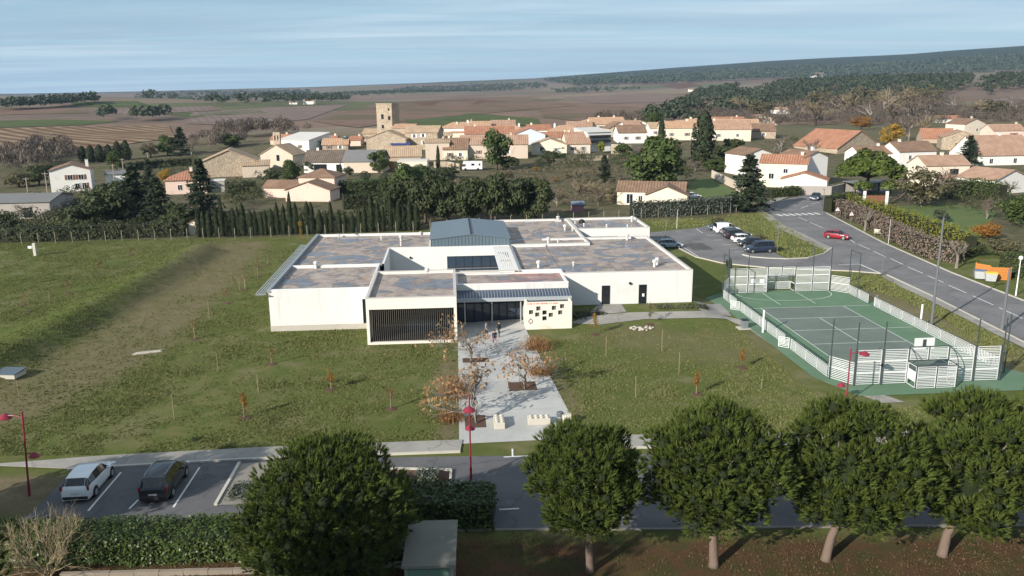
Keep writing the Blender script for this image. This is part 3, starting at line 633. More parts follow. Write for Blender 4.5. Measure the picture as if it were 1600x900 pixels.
# ---- entrance: glazed front, sloping seamed canopy, perforated sign wall
MB().box(19.75, 1.12, 0, 27.1, 1.18, 3.0).build('entrance_glazing', GLASSB, school)
for k in range(9): MB().box(19.8+k*.9, .98, 0, 19.92+k*.9, 1.119, 3.0).build('mullion', DARKF, school)
MB().box(19.75, 1.0, 2.15, 27.1, 1.117, 2.23).build('transom', DARKF, school)
yA, zA, yB, zB = 2.15, 3.92, -.75, 3.18
cn = MB().prism([(yA, zA), (yB, zB), (yB, zB-.12), (yA, zA-.12)], 'x', 19.75, 32.05).build('canopy', M('canopy_zinc', (.055, .075, .12), .35, .08, .5, metal=.3), school)
sm = MB()
for k in range(38):
    x = 19.9+k*.325; sm.prism([(yA, zA+.001), (yB, zB+.001), (yB, zB+.055), (yA, zA+.055)], 'x', x, x+.035)
sm.build('seam', M('zinc_light', (.40, .46, .52), .4, .05, 1., metal=.35), cn)
MB().box(19.75, yB-.12, zB-.34, 32.08, yB-.002, zB+.05).build('fascia', M('fascia_grey', (.33, .36, .38), .5, .05, 1.), cn)
for x in (20.6, 23.5, 26.6): MB().tube([(x, -.55, 0), (x, -.55, 2.85)], .07, 8).build('post', GALV, school)
HO = [(27.32, 1.70), (28.10, 2.08), (27.98, 1.42), (28.75, 1.62), (28.75, .98), (29.42, 1.34), (29.75, 2.1), (30.42, 1.58), (30.62, 2.26)]; hs_ = .47
xs = sorted({27.0, 31.9, *[h[0] for h in HO], *[h[0]+hs_ for h in HO]}); zs = sorted({-.1, 3.0, *[h[1] for h in HO], *[h[1]+hs_ for h in HO]})
b = MB()
for i in range(len(xs)-1):
    for j in range(len(zs)-1):
        cxm, czm = (xs[i]+xs[i+1])/2, (zs[j]+zs[j+1])/2
        if not any(h[0] < cxm < h[0]+hs_ and h[1] < czm < h[1]+hs_ for h in HO): b.box(xs[i], -2.3, zs[j], xs[i+1], -2.02, zs[j+1])
SIGNW = M('sign_wall_render', (.70, .66, .58), .85, .05, .5, stain=(.55, .42, .25), sscale=.35, slo=.6, shi=.8)
sw = b.build('sign_wall', SIGNW, school); MB().box(27.0, -2.3, -.25, 31.9, -2.01, -.1).build('footing', M('stained_footing', (.50, .38, .22), .9, .15, 1.5), sw)
MB().box(26.98, -2.0, -.1, 27.2, 1.0, 3.0).build('wall', SIGNW, school); MB().box(31.7, -2.0, -.1, 31.9, 1.08, 3.0).build('wall', SIGNW, school)
for k, h in enumerate(HO): MB().box(h[0]+.0, -2.09, h[1]+.0, h[0]+hs_, -2.05, h[1]+hs_).build('window_pane', GLASS if k in (3, 4) else M('pane_grey', (.10, .10, .10), .3, .1, 3.), sw)
RED = M('faded_red_lettering', (.55, .16, .13), .7, .2, 3.)
lt = MB(); x = 27.15
while x < 30.4:
    wd = random.uniform(.05, .10); lt.box(x, -2.306, 2.78, x+wd, -2.3, 2.92); x += wd+random.choice((.03, .03, .03, .12))
lt.build('lettering', RED, sw)['kind'] = 'stuff'
rg = MB(); n = 20
for k in range(n):
    a, c2 = 2*math.pi*k/n, 2*math.pi*(k+1)/n
    rg.prism([(27.5+.24*math.cos(a), .95+.24*math.sin(a)), (27.5+.24*math.cos(c2), .95+.24*math.sin(c2)), (27.5+.18*math.cos(c2), .95+.18*math.sin(c2)), (27.5+.18*math.cos(a), .95+.18*math.sin(a))], 'y', -2.325, -2.3)
rg.box(27.46, -2.325, 1.19, 27.54, -2.3, 1.27).box(27.46, -2.325, .63, 27.54, -2.3, .71).box(27.485, -2.325, .935, 27.515, -2.3, .965)
rg.build('round_emblem', M('emblem_plum', (.16, .07, .09), .6, .1, 3.), sw)
# ---- roof lantern of blue metal
x0, x1, y0, y1, xm, zb, ze, zr_ = 16.65, 27.15, 22.42, 36.4, 21.95, 4.53, 5.5, 6.04
ln = MB().prism([(x0, zb), (x1, zb), (x1, ze), (xm, zr_), (x0, ze)], 'y', y0, y1).build('lantern_wall', ZINC, school)
rf = MB().prism([(x0-.15, ze+.0), (xm, zr_+.02), (xm, zr_+.1), (x0-.15, ze+.08)], 'y', y0-.12, y1+.1).prism([(x1+.15, ze), (x1+.15, ze+.08), (xm+.002, zr_+.1), (xm+.002, zr_+.02)], 'y', y0-.12, y1+.1).build('lantern_roof', M('zinc_roof', (.165, .205, .235), .42, .04, .35, metal=.3, spec=.4), ln)
MB().box(xm-.02, y0, zr_+.05, xm+.2, y1, zr_+.2).build('ridge_cap', DARKF, rf)
sm = MB()
for k in range(24):
    x = x0+.05+k*(x1-x0-.1)/23; zt = ze+(zr_-ze)*(1-abs(x-xm)/((x1-x0)/2)); sm.box(x-.02, y0-.045, zb, x+.02, y0-.001, zt-.04)
sm.build('seam', ZINCD, ln)
# ---- windows, doors, lamps
def opening(x0, z0, x1, z1, y, mull=(), name='window', gm=GLASS, parent=school, rail=None):
    f = MB(); t = .07
    f.box(x0, y-.05, z0, x0+t, y-.002, z1).box(x1-t, y-.05, z0, x1, y-.002, z1).box(x0+t, y-.05, z1-t, x1-t, y-.002, z1).box(x0+t, y-.05, z0, x1-t, y-.002, z0+t)
    for m in mull: f.box(m-.03, y-.05, z0+t, m+.03, y-.002, z1-t)
    if rail: f.box(x0+t, y-.048, rail-.03, x1-t, y-.003, rail+.03)
    o = f.build(name, DARKF, parent); MB().box(x0+t, y-.02, z0+t, x1-t, y-.004, z1-t).build('pane', gm, o); return o
opening(18.75, 1.0, 25.7, 3.2, 22.36, (19.9, 21.0, 22.1, 23.3, 24.5), gm=GLASSB, rail=1.75)
MB().box(18.6, 22.1, 1.55, 25.7, 22.14, 1.6).build('guard_rail', GALV, school)
opening(36.35, .72, 37.3, 2.95, 4.6, name='door', rail=2.3); opening(40.65, .72, 41.55, 2.95, 4.6, name='door', rail=2.2); opening(9.75, .65, 10.66, 3.3, 0., name='door')
MB().box(41.05, 4.54, 1.55, 41.3, 4.547, 1.9).build('notice', WHITEP, school)
for x, y, z in ((39.6, 4.6, 3.2), (13.9, 22.36, 3.2)): MB().tube([(x, y-.001, z), (x, y-.2, z-.05)], [.12, .16], 8).build('wall_lamp', DARKF, school)
# white slab with two banks of slots at the right end of the courtyard
sb = MB(); sx0, sx1 = 24.85, 27.08
SL = [(25.35+k*.27, 25.35+k*.27+.13) for k in range(5)]
xs = [sx0]+[q for s_ in SL for q in s_]+[sx1]
for i in range(len(xs)-1):
    hole = i % 2 == 1
    for (a, c2, hz_) in ((8.0, 9.4, 0), (9.4, 13.6, 1), (13.6, 14.8, 0), (14.8, 18.6, 1), (18.6, 22.3, 0)):
        if not (hole and hz_): sb.box(xs[i], a, 4.2, xs[i+1], c2, 4.42)
sb.build('slotted_slab', WHITE, school)
# ---- pipes and vents on the roofs
VENT = M('vent_grey', (.55, .55, .54), .6, .1, 3.)
vt = [(352/3.75+400, 320+372/3.75, 1), (485/3.75+400, 320+190/3.75, 0), (735/3.75+400, 320+205/3.75, 0), (850/3.75+400, 320+212/3.75, 1), (850/3.75+400, 320+240/3.75, 0), (965/3.75+400, 320+176/3.75, 0), (1003/3.75+400, 320+413/3.75, 1)]
vt += [(660+a/3.636, 320+b_/3.636, k) for a, b_, k in ((660, 357, 1), (858, 345, 0), (1318, 352, 1), (1333, 340, 1), (1163, 200, 1), (1190, 95, 1), (770, 95, 2), (810, 145, 1), (852, 150, 0), (905, 103, 3), (715, 220, 1), (770, 215, 0), (1047, 128, 0), (1165, 130, 0), (868, 112, 0), (918, 122, 0))]
for u, v, k in vt:
    g = G(u, v, 4.25); xl, yl = w2loc(g.x, g.y); zz = 4.2; b = MB()
    if k == 0: b.lathe([(.11, 0), (.11, .38), (.17, .38), (.17, .5), (.02, .56)], 8)
    elif k == 1: b.lathe([(.16, 0), (.16, .55), (.27, .58), (.27, .85), (.05, .95)], 10)
    elif k == 2: b.box(-.5, -.35, 0, .5, .35, .35).lathe([(.2, .35), (.2, .75), (.3, .76), (.3, .9)], 8)
    else: b.lathe([(.5, 0), (.5, .3), (.4, .5), (.2, .62), (.02, .66)], 12)
    b.build('roof_vent', DARKF if k == 3 else VENT, school, loc=(xl, yl, zz+(.3 if 10.7 < xl < 19.7 and yl < 6 else 0)))
# ------------------------------------------------------------------ surfaces round the school
def asphalt(name, a, b, crack=.0):
    t = NT(name); n = t.noise(.25, 6, 'World'); c = t.mix(t.ramp(n, .35, .68), a, b); c = t.mix(t.math('MULTIPLY', t.ramp(t.noise(14, 4, 'World', rough=.8), .5, .75), .35), c, mul(b, 1.5))
    c = t.mix(t.math('MULTIPLY', t.ramp(t.noise(1.3, 7, 'World', dist=1.2), .6, .7), .3), c, mul(a, .6)); 
    g = t.n.new('ShaderNodeNewGeometry'); vm = t.n.new('ShaderNodeVectorMath'); vm.operation = 'ADD'; nn = t.n.new('ShaderNodeTexNoise'); nn.inputs['Scale'].default_value = .5; t.l.new(g.outputs['Position'], nn.inputs[0]); sc_ = t.n.new('ShaderNodeVectorMath'); sc_.operation = 'SCALE'; sc_.inputs['Scale'].default_value = 3.; t.l.new(nn.outputs['Color'], sc_.inputs[0]); t.l.new(g.outputs['Position'], vm.inputs[0]); t.l.new(sc_.outputs[0], vm.inputs[1])
    vo = t.n.new('ShaderNodeTexVoronoi'); vo.feature = 'DISTANCE_TO_EDGE'; vo.inputs['Scale'].default_value = .16; t.l.new(vm.outputs[0], vo.inputs['Vector']); c = t.mix(t.math('MULTIPLY', t.math('SUBTRACT', 1., t.ramp(vo.outputs['Distance'], .0, .022)), .45*(1 if crack >= 0 else 0)), c, mul(a, .55))
    c = t.mix(t.math('MULTIPLY', t.ramp(t.noise(.5, 7, 'World', loc=(7, 2, 0), rough=.7), .52, .7), .35), c, mul(b, 1.25)); t.put(t.b.inputs['Base Color'], c); t.b.inputs['Roughness'].default_value = .88; t.bump(t.noise(40, 3, 'World'), .3, .01); return t.m
ASPH = asphalt('asphalt', (.135, .132, .136), (.178, .172, .174)); ASPHD = asphalt('asphalt_patch', (.075, .073, .075), (.095, .092, .094)); ASPHF = asphalt('asphalt_front', (.088, .087, .094), (.118, .115, .120))
PAVE = asphalt('pavement', (.235, .222, .205), (.30, .285, .26)); CONCL = asphalt('pale_concrete', (.36, .36, .348), (.43, .425, .41), -1); KERB = M('kerb_stone', (.46, .43, .38), .9, .15, 1.5); SOIL = M('tree_pit_soil', (.090, .052, .036), .95, .3, 2.5, bump=.5, bscale=12)
LINEP = M('road_paint', (.66, .66, .64), .7, .15, 2., stain=(.35, .34, .33), sscale=1.6, slo=.6, shi=.72); GRAVEL = M('gravel', (.22, .20, .175), .95, .3, 9., bump=.7, bscale=18)
def lpoly(name, pts, mat, dz, **k): return sheet(name, [tuple(loc2w(*p))[:2] for p in pts], mat, dz, px=False, **k)
sheet('road_front', [(-29.9, 43.4), (-20, 43.4), (80, 43.4), (80, 54.0), (-19, 53.1), (-29.9, 51.65), (-29.5, 46.2)], ASPHF, .02, px=False)
sheet('pavement', [(-36.5, 52.4), (-30.3, 51.75), (-18.9, 53.05), (-3.75, 54.0), (-3.7, 55.9), (-18, 54.9), (-29, 53.7)], PAVE, .05, px=False, thick=.05)
sheet('pavement', [(3.15, 54.3), (40, 55.2), (40, 57.0), (3.9, 56.4)], PAVE, .05, px=False, thick=.05)
def strip(name, pts, wd, ht, mat, dz=.0, px=False, parent=None):
    P = [hit(*p) if px else Vector((p[0], p[1], float(hh(p[0], p[1])))) for p in pts]; b = MB()
    for i in range(len(P)-1):
        a, c = P[i], P[i+1]; d = (c-a); d.z = 0; d.normalize(); s = Vector((-d.y, d.x, 0))*wd/2
        b.add([a-s, a+s, c+s, c-s]+[p+Vector((0, 0, ht)) for p in (a-s, a+s, c+s, c-s)], [(4, 5, 6, 7), (0, 4, 7, 3), (1, 2, 6, 5), (0, 1, 5, 4), (3, 7, 6, 2)])
    o = b.build(name, mat, parent); o.location.z = dz
    return tag(o, kind='structure' if parent is None else None)
strip('kerb', [(-30.3, 51.65), (-18.9, 52.95), (-3.75, 53.9)], .18, .14, KERB); strip('kerb', [(3.1, 54.2), (40, 55.1)], .18, .14, KERB); strip('kerb', [(-14, 43.3), (-6, 43.25), (2, 43.3), (9, 43.2), (18, 43.32), (30, 43.25), (80, 43.3)], .18, .09, M('old_kerb', (.20, .18, .155), .95, .3, 2., bump=.5, bscale=6))
path = lpoly('entrance_path', [(19.5, -30.6), (27.4, -30.45), (28.4, -28.0), (27.0, -2.3), (31.6, -1.9), (31.6, 1.0), (19.75, 1.0), (19.75, -5.3)], CONCL, .03)
for k, (x0, y0, x1, y1) in enumerate(((20.0, -27.8, 21.6, -25.4), (23.9, -20.3, 26.3, -18.2), (20.1, -12.5, 22.6, -11.2))):
    lpoly('tree_pit', [(x0, y0), (x1, y0), (x1, y1), (x0, y1)], SOIL, .036, parent=None)
for y in (-24.5, -18.0, -9.5, -3.0): lpoly('path_joint', [(19.8, y), (27.2, y), (27.2, y+.03), (19.8, y+.03)], PAVE, .037)
lpoly('side_path', [(32.0, -1.0), (33.5, .6), (39, 1.4), (48.5, 1.2), (51.6, -1.6), (53, -6), (53.6, -22), (55.5, -26), (53.6, -26.0), (51.2, -21), (50.4, -5), (49.3, -.6), (40, -.5), (35, -1.6)], PAVE, .045, step=1.5)
lpoly('side_path', [(34.2, .9), (38.6, 1.5), (38.6, 4.5), (36.0, 4.5)], PAVE, .05, step=1.2); lpoly('side_path', [(46.95, 1.3), (50.3, .5), (51, 6), (47.2, 5)], PAVE, .05, step=1.2)
# parking, access lane and the road on the right
LOT = [(1008, 364), (1087, 356.5), (1118, 349.5), (1165, 372), (1213, 396.5), (1230, 405), (1262, 403.5), (1287, 397), (1301, 387.5), (1345, 400), (1386, 430), (1327, 424), (1200, 419), (1130, 412), (1087, 402), (1060, 388), (1040, 377), (1022, 375)]
sheet('parking_lot', LOT, ASPH, .022)
ROADU = [(1600, 470.7), (1488, 427), (1381, 380), (1291, 333), (1285, 322), (1292, 312), (1330, 305), (1400, 296), (1400, 288), (1330, 292), (1278, 301), (1232, 310), (1205, 320), (1192, 328), (1225, 352), (1300, 387.5), (1345, 410), (1386, 430), (1456, 463), (1563, 517), (1640, 556), (1640, 487)]
sheet('road', ROADU, ASPH, .028)
sheet('pavement', [(1192, 328), (1225, 352), (1300, 387.5), (1292, 393), (1215, 357), (1183, 330), (1196, 320)], PAVE, .06)
sheet('pavement', [(1382, 430), (1456, 463), (1563, 517), (1640, 556), (1640, 564), (1552, 521), (1448, 468), (1376, 434)], PAVE, .06)
sheet('pavement', [(1205, 319), (1232, 308), (1262, 302), (1255, 299), (1228, 304), (1195, 317)], PAVE, .06)
strip('kerb', [(1262, 403.5), (1230, 405), (1200, 404), (1175, 402), (1160, 398.5)], .22, .14, KERB, px=True); strip('kerb', [(1301, 387.5), (1287, 397), (1262, 403.5)], .22, .14, KERB, px=True)
strip('kerb', [(1291, 333), (1381, 380), (1488, 427), (1600, 470.7)], .22, .13, KERB, px=True); strip('kerb', [(1386, 430), (1456, 463), (1563, 517), (1640, 556)], .16, .13, KERB, px=True); strip('kerb', [(1017, 375), (1040, 377), (1060, 388), (1087, 402), (1130, 412), (1200, 419), (1327, 424), (1376, 428)], .16, .13, KERB, px=True)
sheet('asphalt_patch', [(1067.5, 381), (1097, 380), (1116, 390), (1085, 391.5)], ASPHD, .027)
def dash(a, b, w_=.13, mat=LINEP, dz=.034, name='road_marking', z=None):
    a, b = (hit(*a), hit(*b)) if not isinstance(a, Vector) else (a, b); d = Vector((b.x-a.x, b.y-a.y)).normalized(); s = Vector((-d.y, d.x))*w_/2
    return sheet(name, [(a.x-s.x, a.y-s.y), (a.x+s.x, a.y+s.y), (b.x+s.x, b.y+s.y), (b.x-s.x, b.y-s.y)], mat, dz, px=False, z=z)
for x0, y0, x1, y1 in ((20, 285, -20, 268), (175, 352, 210, 374), (232, 384, 298, 413), (318, 423, 390, 457), (418, 466, 494, 502), (518, 514, 607, 553), (635, 566, 728, 606), (760, 624, 864, 668), (900, 685, 1020, 738), (1055, 754, 1190, 817)):
    dash((1280+x0/3.75, 280+y0/3.75), (1280+x1/3.75, 280+y1/3.75), .14)
for x0, y0, x1, y1 in ((1240, 537, 1370, 532), (1370, 532, 1505, 590), (990, 238, 1045, 262), (1060, 270, 1112, 292), (1005, 183, 1050, 166), (1070, 157, 1120, 146)): dash((1000+x0/4, 280+y0/4), (1000+x1/4, 280+y1/4), .22 if x0 == 1370 else .14)
for k in range(7):      # zebra crossing
    x = 853+k*39; dash((1000+x/4, 280+(220-k*1.6)/4), (1000+(x+38)/4, 280+(231-k*1.6)/4), .62)
for x0, y0, x1, y1 in ((350, 310, 392, 338), (270, 425, 365, 485), (415, 352, 470, 350), (460, 382, 520, 380), (515, 411, 570, 409), (558, 433, 615, 431), (590, 456, 645, 454), (640, 475, 690, 492)): dash((1000+x0/4, 280+y0/4), (1000+x1/4, 280+y1/4), .12)
for a, b in (((189, 739), (138, 799)), ((312, 731), (271, 793.5)), ((216, 782), (202, 796)), ((787, 715), (825, 713)), ((800.6, 702), (801, 714)), ((780, 797), (811, 795.5))): dash(G(*a), G(*b), .12)
# planting beds beside the front bays
sheet('planting_bed', [(-18.75, 52.3), (-15.5, 52.6), (-15.5, 46.6), (-18.4, 46.5)], GRAVEL, .06, px=False); strip('kerb', [(-18.85, 52.4), (-18.45, 46.5)], .2, .16, KERB)
sheet('planting_bed', [(-9.5, 51.3), (-4.3, 50.9), (-4.2, 48.4), (-9.5, 48.0)], SOIL, .06, px=False); strip('kerb', [(-9.5, 51.4), (-4.2, 51.0), (-4.1, 48.3), (-9.5, 47.9)], .16, .16, KERB)

GLAWN = M('garden_lawn', (.085, .12, .035), .95, .25, .4, bump=.5, bscale=4, stain=(.12, .115, .05), sscale=.2)
for pts in ([(1072, 296), (1088, 280), (1112, 280), (1160, 304), (1150, 310), (1085, 309)], [(530, 293), (560, 280), (612, 283), (612, 296), (560, 299)], [(1400, 322), (1480, 318), (1560, 330), (1530, 372), (1470, 372), (1410, 345)], [(90, 352), (130, 342), (150, 352), (110, 362)]): sheet('garden_lawn', pts, GLAWN, .06, step=3.)
# ------------------------------------------------------------------ ball pitch with its cage
GREEN = asphalt('pitch_green', (.090, .160, .098), (.112, .185, .118), -1); GREYC = asphalt('pitch_grey', (.112, .142, .122), (.135, .165, .142), -1); PWHITE = M('pitch_line', (.62, .66, .62), .7, .1, 2.)
PCOR = [(50.7, -19.5), (52.6, -24.4), (69.3, -24.4), (70.3, -21.5), (68.7, -19), (68.7, 9.2), (66.6, 11.4), (53.2, 11.4), (49.8, 8.8), (50.6, 2)]
lpoly('sports_pitch', PCOR, GREEN, .055, z=0., thick=.02)
def lw(u, v): g = G(u, v); return w2loc(g.x, g.y)
a, b, c, d = lw(1180, 483), lw(1319, 480), lw(1435, 543), lw(1303, 563)
xL, xR, yF = 55.0, 64.4, 5.1; xL = (lw(1194, 486)[0]+lw(1291, 556)[0])/2; xR = (lw(1319, 480)[0]+lw(1423, 537)[0])/2; yF = lw(1250, 481)[1]
yN = yF-23.8
lpoly('pitch_centre', [(xL, yN), (xR, yN), (xR, yF), (xL, yF)], GREYC, .080, z=0.)
def pline(x0, y0, x1, y1, w_=.07): return dash(loc2w(x0, y0), loc2w(x1, y1), w_, PWHITE, .086, 'pitch_line', z=0.)
pline(xL, yN, xL, yF); pline(xR, yN, xR, yF); pline(xL-1.4, yF, 67.7, yF); pline(xL, yN, xR, yN)
ys_ = [lw(1279, 497.5)[1], lw(1333, 515)[1], lw(1344, 536.6)[1]]
pline(xL, ys_[0], xR, ys_[0]); pline(xL, ys_[1], 67.7, ys_[1]); pline(xL, ys_[2], xR, ys_[2]); xm_ = lw(1281, 498)[0]; pline(xm_, ys_[0], xm_+.05, ys_[2])
for s0, e0 in (((1191, 459), (1219, 477)), ((1243, 457), (1274, 475))): p0, p1 = lw(*s0), lw(*e0); pline(p0[0], p0[1], p1[0], p1[1])
ca = [(60.0+5.9*math.cos(t), 10.4-4.0*abs(math.sin(t))**.75) for t in np.linspace(math.pi, 2*math.pi, 27)]
for k in range(26): pline(*ca[k], *ca[k+1])
CAGEW = M('cage_white_slat', (.62, .64, .64), .5, .06, 2.); CAGED = M('cage_dark_steel', (.055, .07, .075), .5, .1, 2., metal=.2)
cage = thing('pitch_cage', 'white slatted fence cage with goals round the green ball pitch', 'sports cage', (BO[0], BO[1], .07), TH)
def panel(a, b, z0, z1, ns, bars=(), name='fence_panel', slat=.06):
    a = Vector((a[0], a[1], 0)); b = Vector((b[0], b[1], 0)); L = (b-a).length; t = MB(); fr = .055
    t.box(0, -.02, z0, fr, .02, z1).box(L-fr, -.02, z0, L, .02, z1).box(fr, -.02, z1-fr, L-fr, .02, z1).box(fr, -.02, z0, L-fr, .02, z0+fr)
    zz = np.linspace(z0+fr, z1-fr, ns+2)[1:-1]
    for z in zz: t.box(fr, -.012, z-slat/2, L-fr, .012, z+slat/2)
    for z in bars: t.box(fr, -.025, z-.05, L-fr, .025, z+.05)
    o = t.build(name, CAGEW, cage, loc=(a.x, a.y, 0)); o.rotation_euler[2] = math.atan2(b.y-a.y, b.x-a.x); return o
def cpost(x, y, h, r=.05, name='post'): return MB().tube([(x, y, -.1), (x, y, h)], r, 8).build(name, CAGED, cage)
for side, xx, (ya, yb) in ((0, 51.9, (-19.8, 8.3)), (1, 67.9, (-19.8, 8.9))):
    n = 12; ys = np.linspace(ya, yb, n+1)
    for k in range(n):
        cpost(xx, ys[k], 1.12, .035)
        if (side == 0 and k in (3, 9)) or (side == 1 and k == 9):       # chicane gaps
            s = -1 if side == 0 else 1
            panel((xx, ys[k]+.1), (xx, ys[k]+1.0), .06, 1.1, 6); panel((xx+s*.05, ys[k]+1.2), (xx+s*.85, ys[k+1]-.4), .06, 1.1, 6, name='chicane_panel'); continue
        panel((xx, ys[k]+.06), (xx, ys[k+1]-.06), .06, 1.1, 6)
    MB().tube([(xx, ya, 1.14), (xx, yb, 1.14)], .035, 6).build('top_rail', CAGED, cage)
for pts, z1 in ((((51.9, 8.3), (53.3, 10.6)), 2.0), (((66.3, 10.6), (67.9, 8.9)), 2.0), (((51.9, -19.8), (53.2, -21.9)), 2.0), (((67.9, -19.8), (66.1, -21.9)), 2.0)):
    panel(pts[0], pts[1], .06, z1, 11, (1.05,)); cpost(*pts[0], 2.05); cpost(*pts[1], 3.2)
for yy, gx0, gx1, s in ((-21.9, 57.9, 61.45, -1), (10.6, 58.2, 61.7, 1)):
    xa, xb = 53.25, 66.15
    for k, (p, q) in enumerate(((xa, (xa+gx0)/2), ((xa+gx0)/2, gx0), (gx1, (xb+gx1)/2), ((xb+gx1)/2, xb))):
        panel((p+.07, yy), (q-.07, yy), .06, 3.1, 19, (1.05, 2.08), slat=.06)
    for x in (xa, (xa+gx0)/2, gx0, gx1, (xb+gx1)/2, xb): cpost(x, yy, 3.15, .06)
    mid = (gx0+gx1)/2; panel((gx0+.08, yy), (mid-.06, yy), 2.1, 3.2, 7, slat=.06); panel((mid+.06, yy), (gx1-.08, yy), 2.1, 3.2, 7, slat=.06)
    MB().bar((mid, yy, 2.05), (mid, yy, 3.25), .07).build('post', CAGED, cage); MB().bar((gx0, yy, 3.25), (gx1, yy, 3.25), .07).build('top_rail', CAGED, cage); MB().bar((gx0, yy, 2.05), (gx1, yy, 2.05), .09).build('crossbar', CAGED, cage)
    gl = MB().bar((gx0, yy+s*1.4, 2.0), (gx1, yy+s*1.4, 2.0), .07).build('goal_frame', CAGED, cage)
    for x in (gx0, gx1):
        MB().bar((x, yy, 2.0), (x, yy+s*1.4, 2.0), .06).build('goal_bar', CAGED, gl); MB().bar((x, yy+s*1.4, 0), (x, yy+s*1.4, 2.0), .07).build('goal_bar', CAGED, gl)
        arc = [(x, yy+s*1.4*math.cos(t)**1.0, 2.0+1.2*math.sin(t)) for t in np.linspace(0, math.pi/2, 8)]; MB().tube(arc, .04, 6).build('arch', CAGED, gl)
        panel((x, yy+s*.06), (x, yy+s*1.33), .06, 1.95, 1, (1.0,), 'goal_side', .9 if x == gx0 else .05)
    panel((gx0+.06, yy+s*1.4), (mid-.05, yy+s*1.4), .06, 1.95, 12, (1.05,), 'goal_back', .06); panel((mid+.05, yy+s*1.4), (gx1-.06, yy+s*1.4), .06, 1.95, 12, (1.05,), 'goal_back', .06)
    MB().bar((mid, yy+s*1.4, 0), (mid, yy+s*1.4, 2), .08).build('goal_bar', CAGED, gl)
    if s < 0:
        bb = MB().box(mid-.9, yy-s*.85-.02, 2.75, mid+.9, yy-s*.85+.02, 3.75).build('backboard', CAGEW, cage); MB().bar((mid, yy-s*.8, 3.1), (mid, yy, 2.9), .12).build('bracket', CAGED, bb); MB().box(mid-.16, yy-s*.85-.03, 3.0, mid+.16, yy-s*.85+.03, 3.62).build('target_mark', CAGED, bb)
        rim = [(mid+.23*math.cos(t), yy-s*1.15+.23*math.sin(t), 3.05) for t in np.linspace(0, 2*math.pi, 13)]; MB().tube(rim, .02, 5, cap=False).build('hoop', M('hoop_orange', (.5, .12, .03), .5, .1, 2.), bb)
    for x in (xa-.05, (xa+gx0)/2+.02, (xb+gx1)/2, xb+.05): cpost(x, yy+s*.12, 5.6, .055, 'net_post')
for x, y in ((51.9, 8.4), (51.9, 6.2), (67.9, 9.0), (67.9, 6.6), (51.9, -19.9), (67.9, -19.9)): cpost(x, y+(.25 if y > 0 else -.25), 5.4, .055, 'net_post')
MB().tube([(51.9, 8.65, 5.4), (51.9, 6.45, 5.4)], .045, 6).build('net_rail', CAGED, cage); MB().tube([(67.9, 9.25, 5.4), (67.9, 6.85, 5.4)], .045, 6).build('net_rail', CAGED, cage)
for x, y in ((56.1, 10.53), (57.2, 10.53)): MB().box(x, y-.02, 1.25, x+.5, y+.02, 1.75).build('notice', WHITEP, cage)
for x, y, side in ((51.35, -6.0, 'left'), (68.6, -5.6, 'right')):
    t = thing('volleyball_post', 'white padded volleyball net post outside the '+side+' fence of the pitch', 'post', loc2w(x, y, .05), TH, 'volleyball posts')
    MB().tube([(0, 0, 0), (0, 0, 2.45)], .10, 10).build('padding', WHITEP, t); MB().tube([(0, 0, 2.45), (0, 0, 2.6)], .05, 8).build('cap', CAGED, t)
t = thing('litter_bin', 'grey litter bin on a small slab left of the pitch fence', 'bin', loc2w(*lw(1163, 513), .05), TH)
MB().box(-.32, -.3, 0, .32, .3, .85).build('body', M('bin_grey', (.16, .18, .19), .5, .1, 3.), t, bevel=.03); MB().box(-.36, -.34, .86, .36, .34, .95).build('lid', DARKF, t, bevel=.02); MB().box(-.8, -.6, -.05, .8, .6, .02).build('slab', KERB, t)
# ------------------------------------------------------------------ foreground pines
bigpine('rounded stone pine beside the red lamp post, its trunk alone on the grass', (4.01, 39.04, 0), 3.7, 2.4, 8.3, 3, (-.15, .1), (-.15, .1), trunk_r=.22)
bigpine('stone pine second from left in the row of four trunks on the brown verge', (10.66, 39.42, 0), 4.2, 1.9, 9.3, 5, (-.1, .2), (.1, .2), nl=70, trunk_r=.25)
bigpine('stone pine with a leaning trunk in front of the sports pitch lamp', (16.85, 39.94, 0), 4.1, 1.6, 9.2, 8, (.5, .2), (.6, .2), nl=68, trunk_r=.25, low=.1)
bigpine('stone pine at the right, trunk leaning right, below the pitch goal', (23.33, 40.28, 0), 4.1, 1.4, 9.5, 11, (.4, .2), (.9, .2), nl=68, trunk_r=.26, low=.1)
bigpine('stone pine cut off by the right edge of the picture', (29.6, 41.0, 0), 4.0, 1.5, 9.6, 14, (.3, .2), (.2, .2), nl=60, trunk_r=.26)
bigpine('largest stone pine, dense and low-hanging, beside the parked black minivan', (-9.4, 38.2, 0), 4.7, .2, 8.3, 21, (0, 0), (0, 0), nl=110, trunk_r=.3, low=.25)
bigpine('tall stone pine left of the viewpoint, shading the kiosk', (-21.5, 20.0, 0), 3.6, 8.5, 15.5, 51, (0, 0), (0, 0), nl=34, tuftn=45)
bigpine('tall stone pine near the viewpoint, shading the verge right of the kiosk', (-16.2, 19.4, 0), 3.4, 8.0, 15.0, 52, (0, 0), (0, 0), nl=34, tuftn=45)
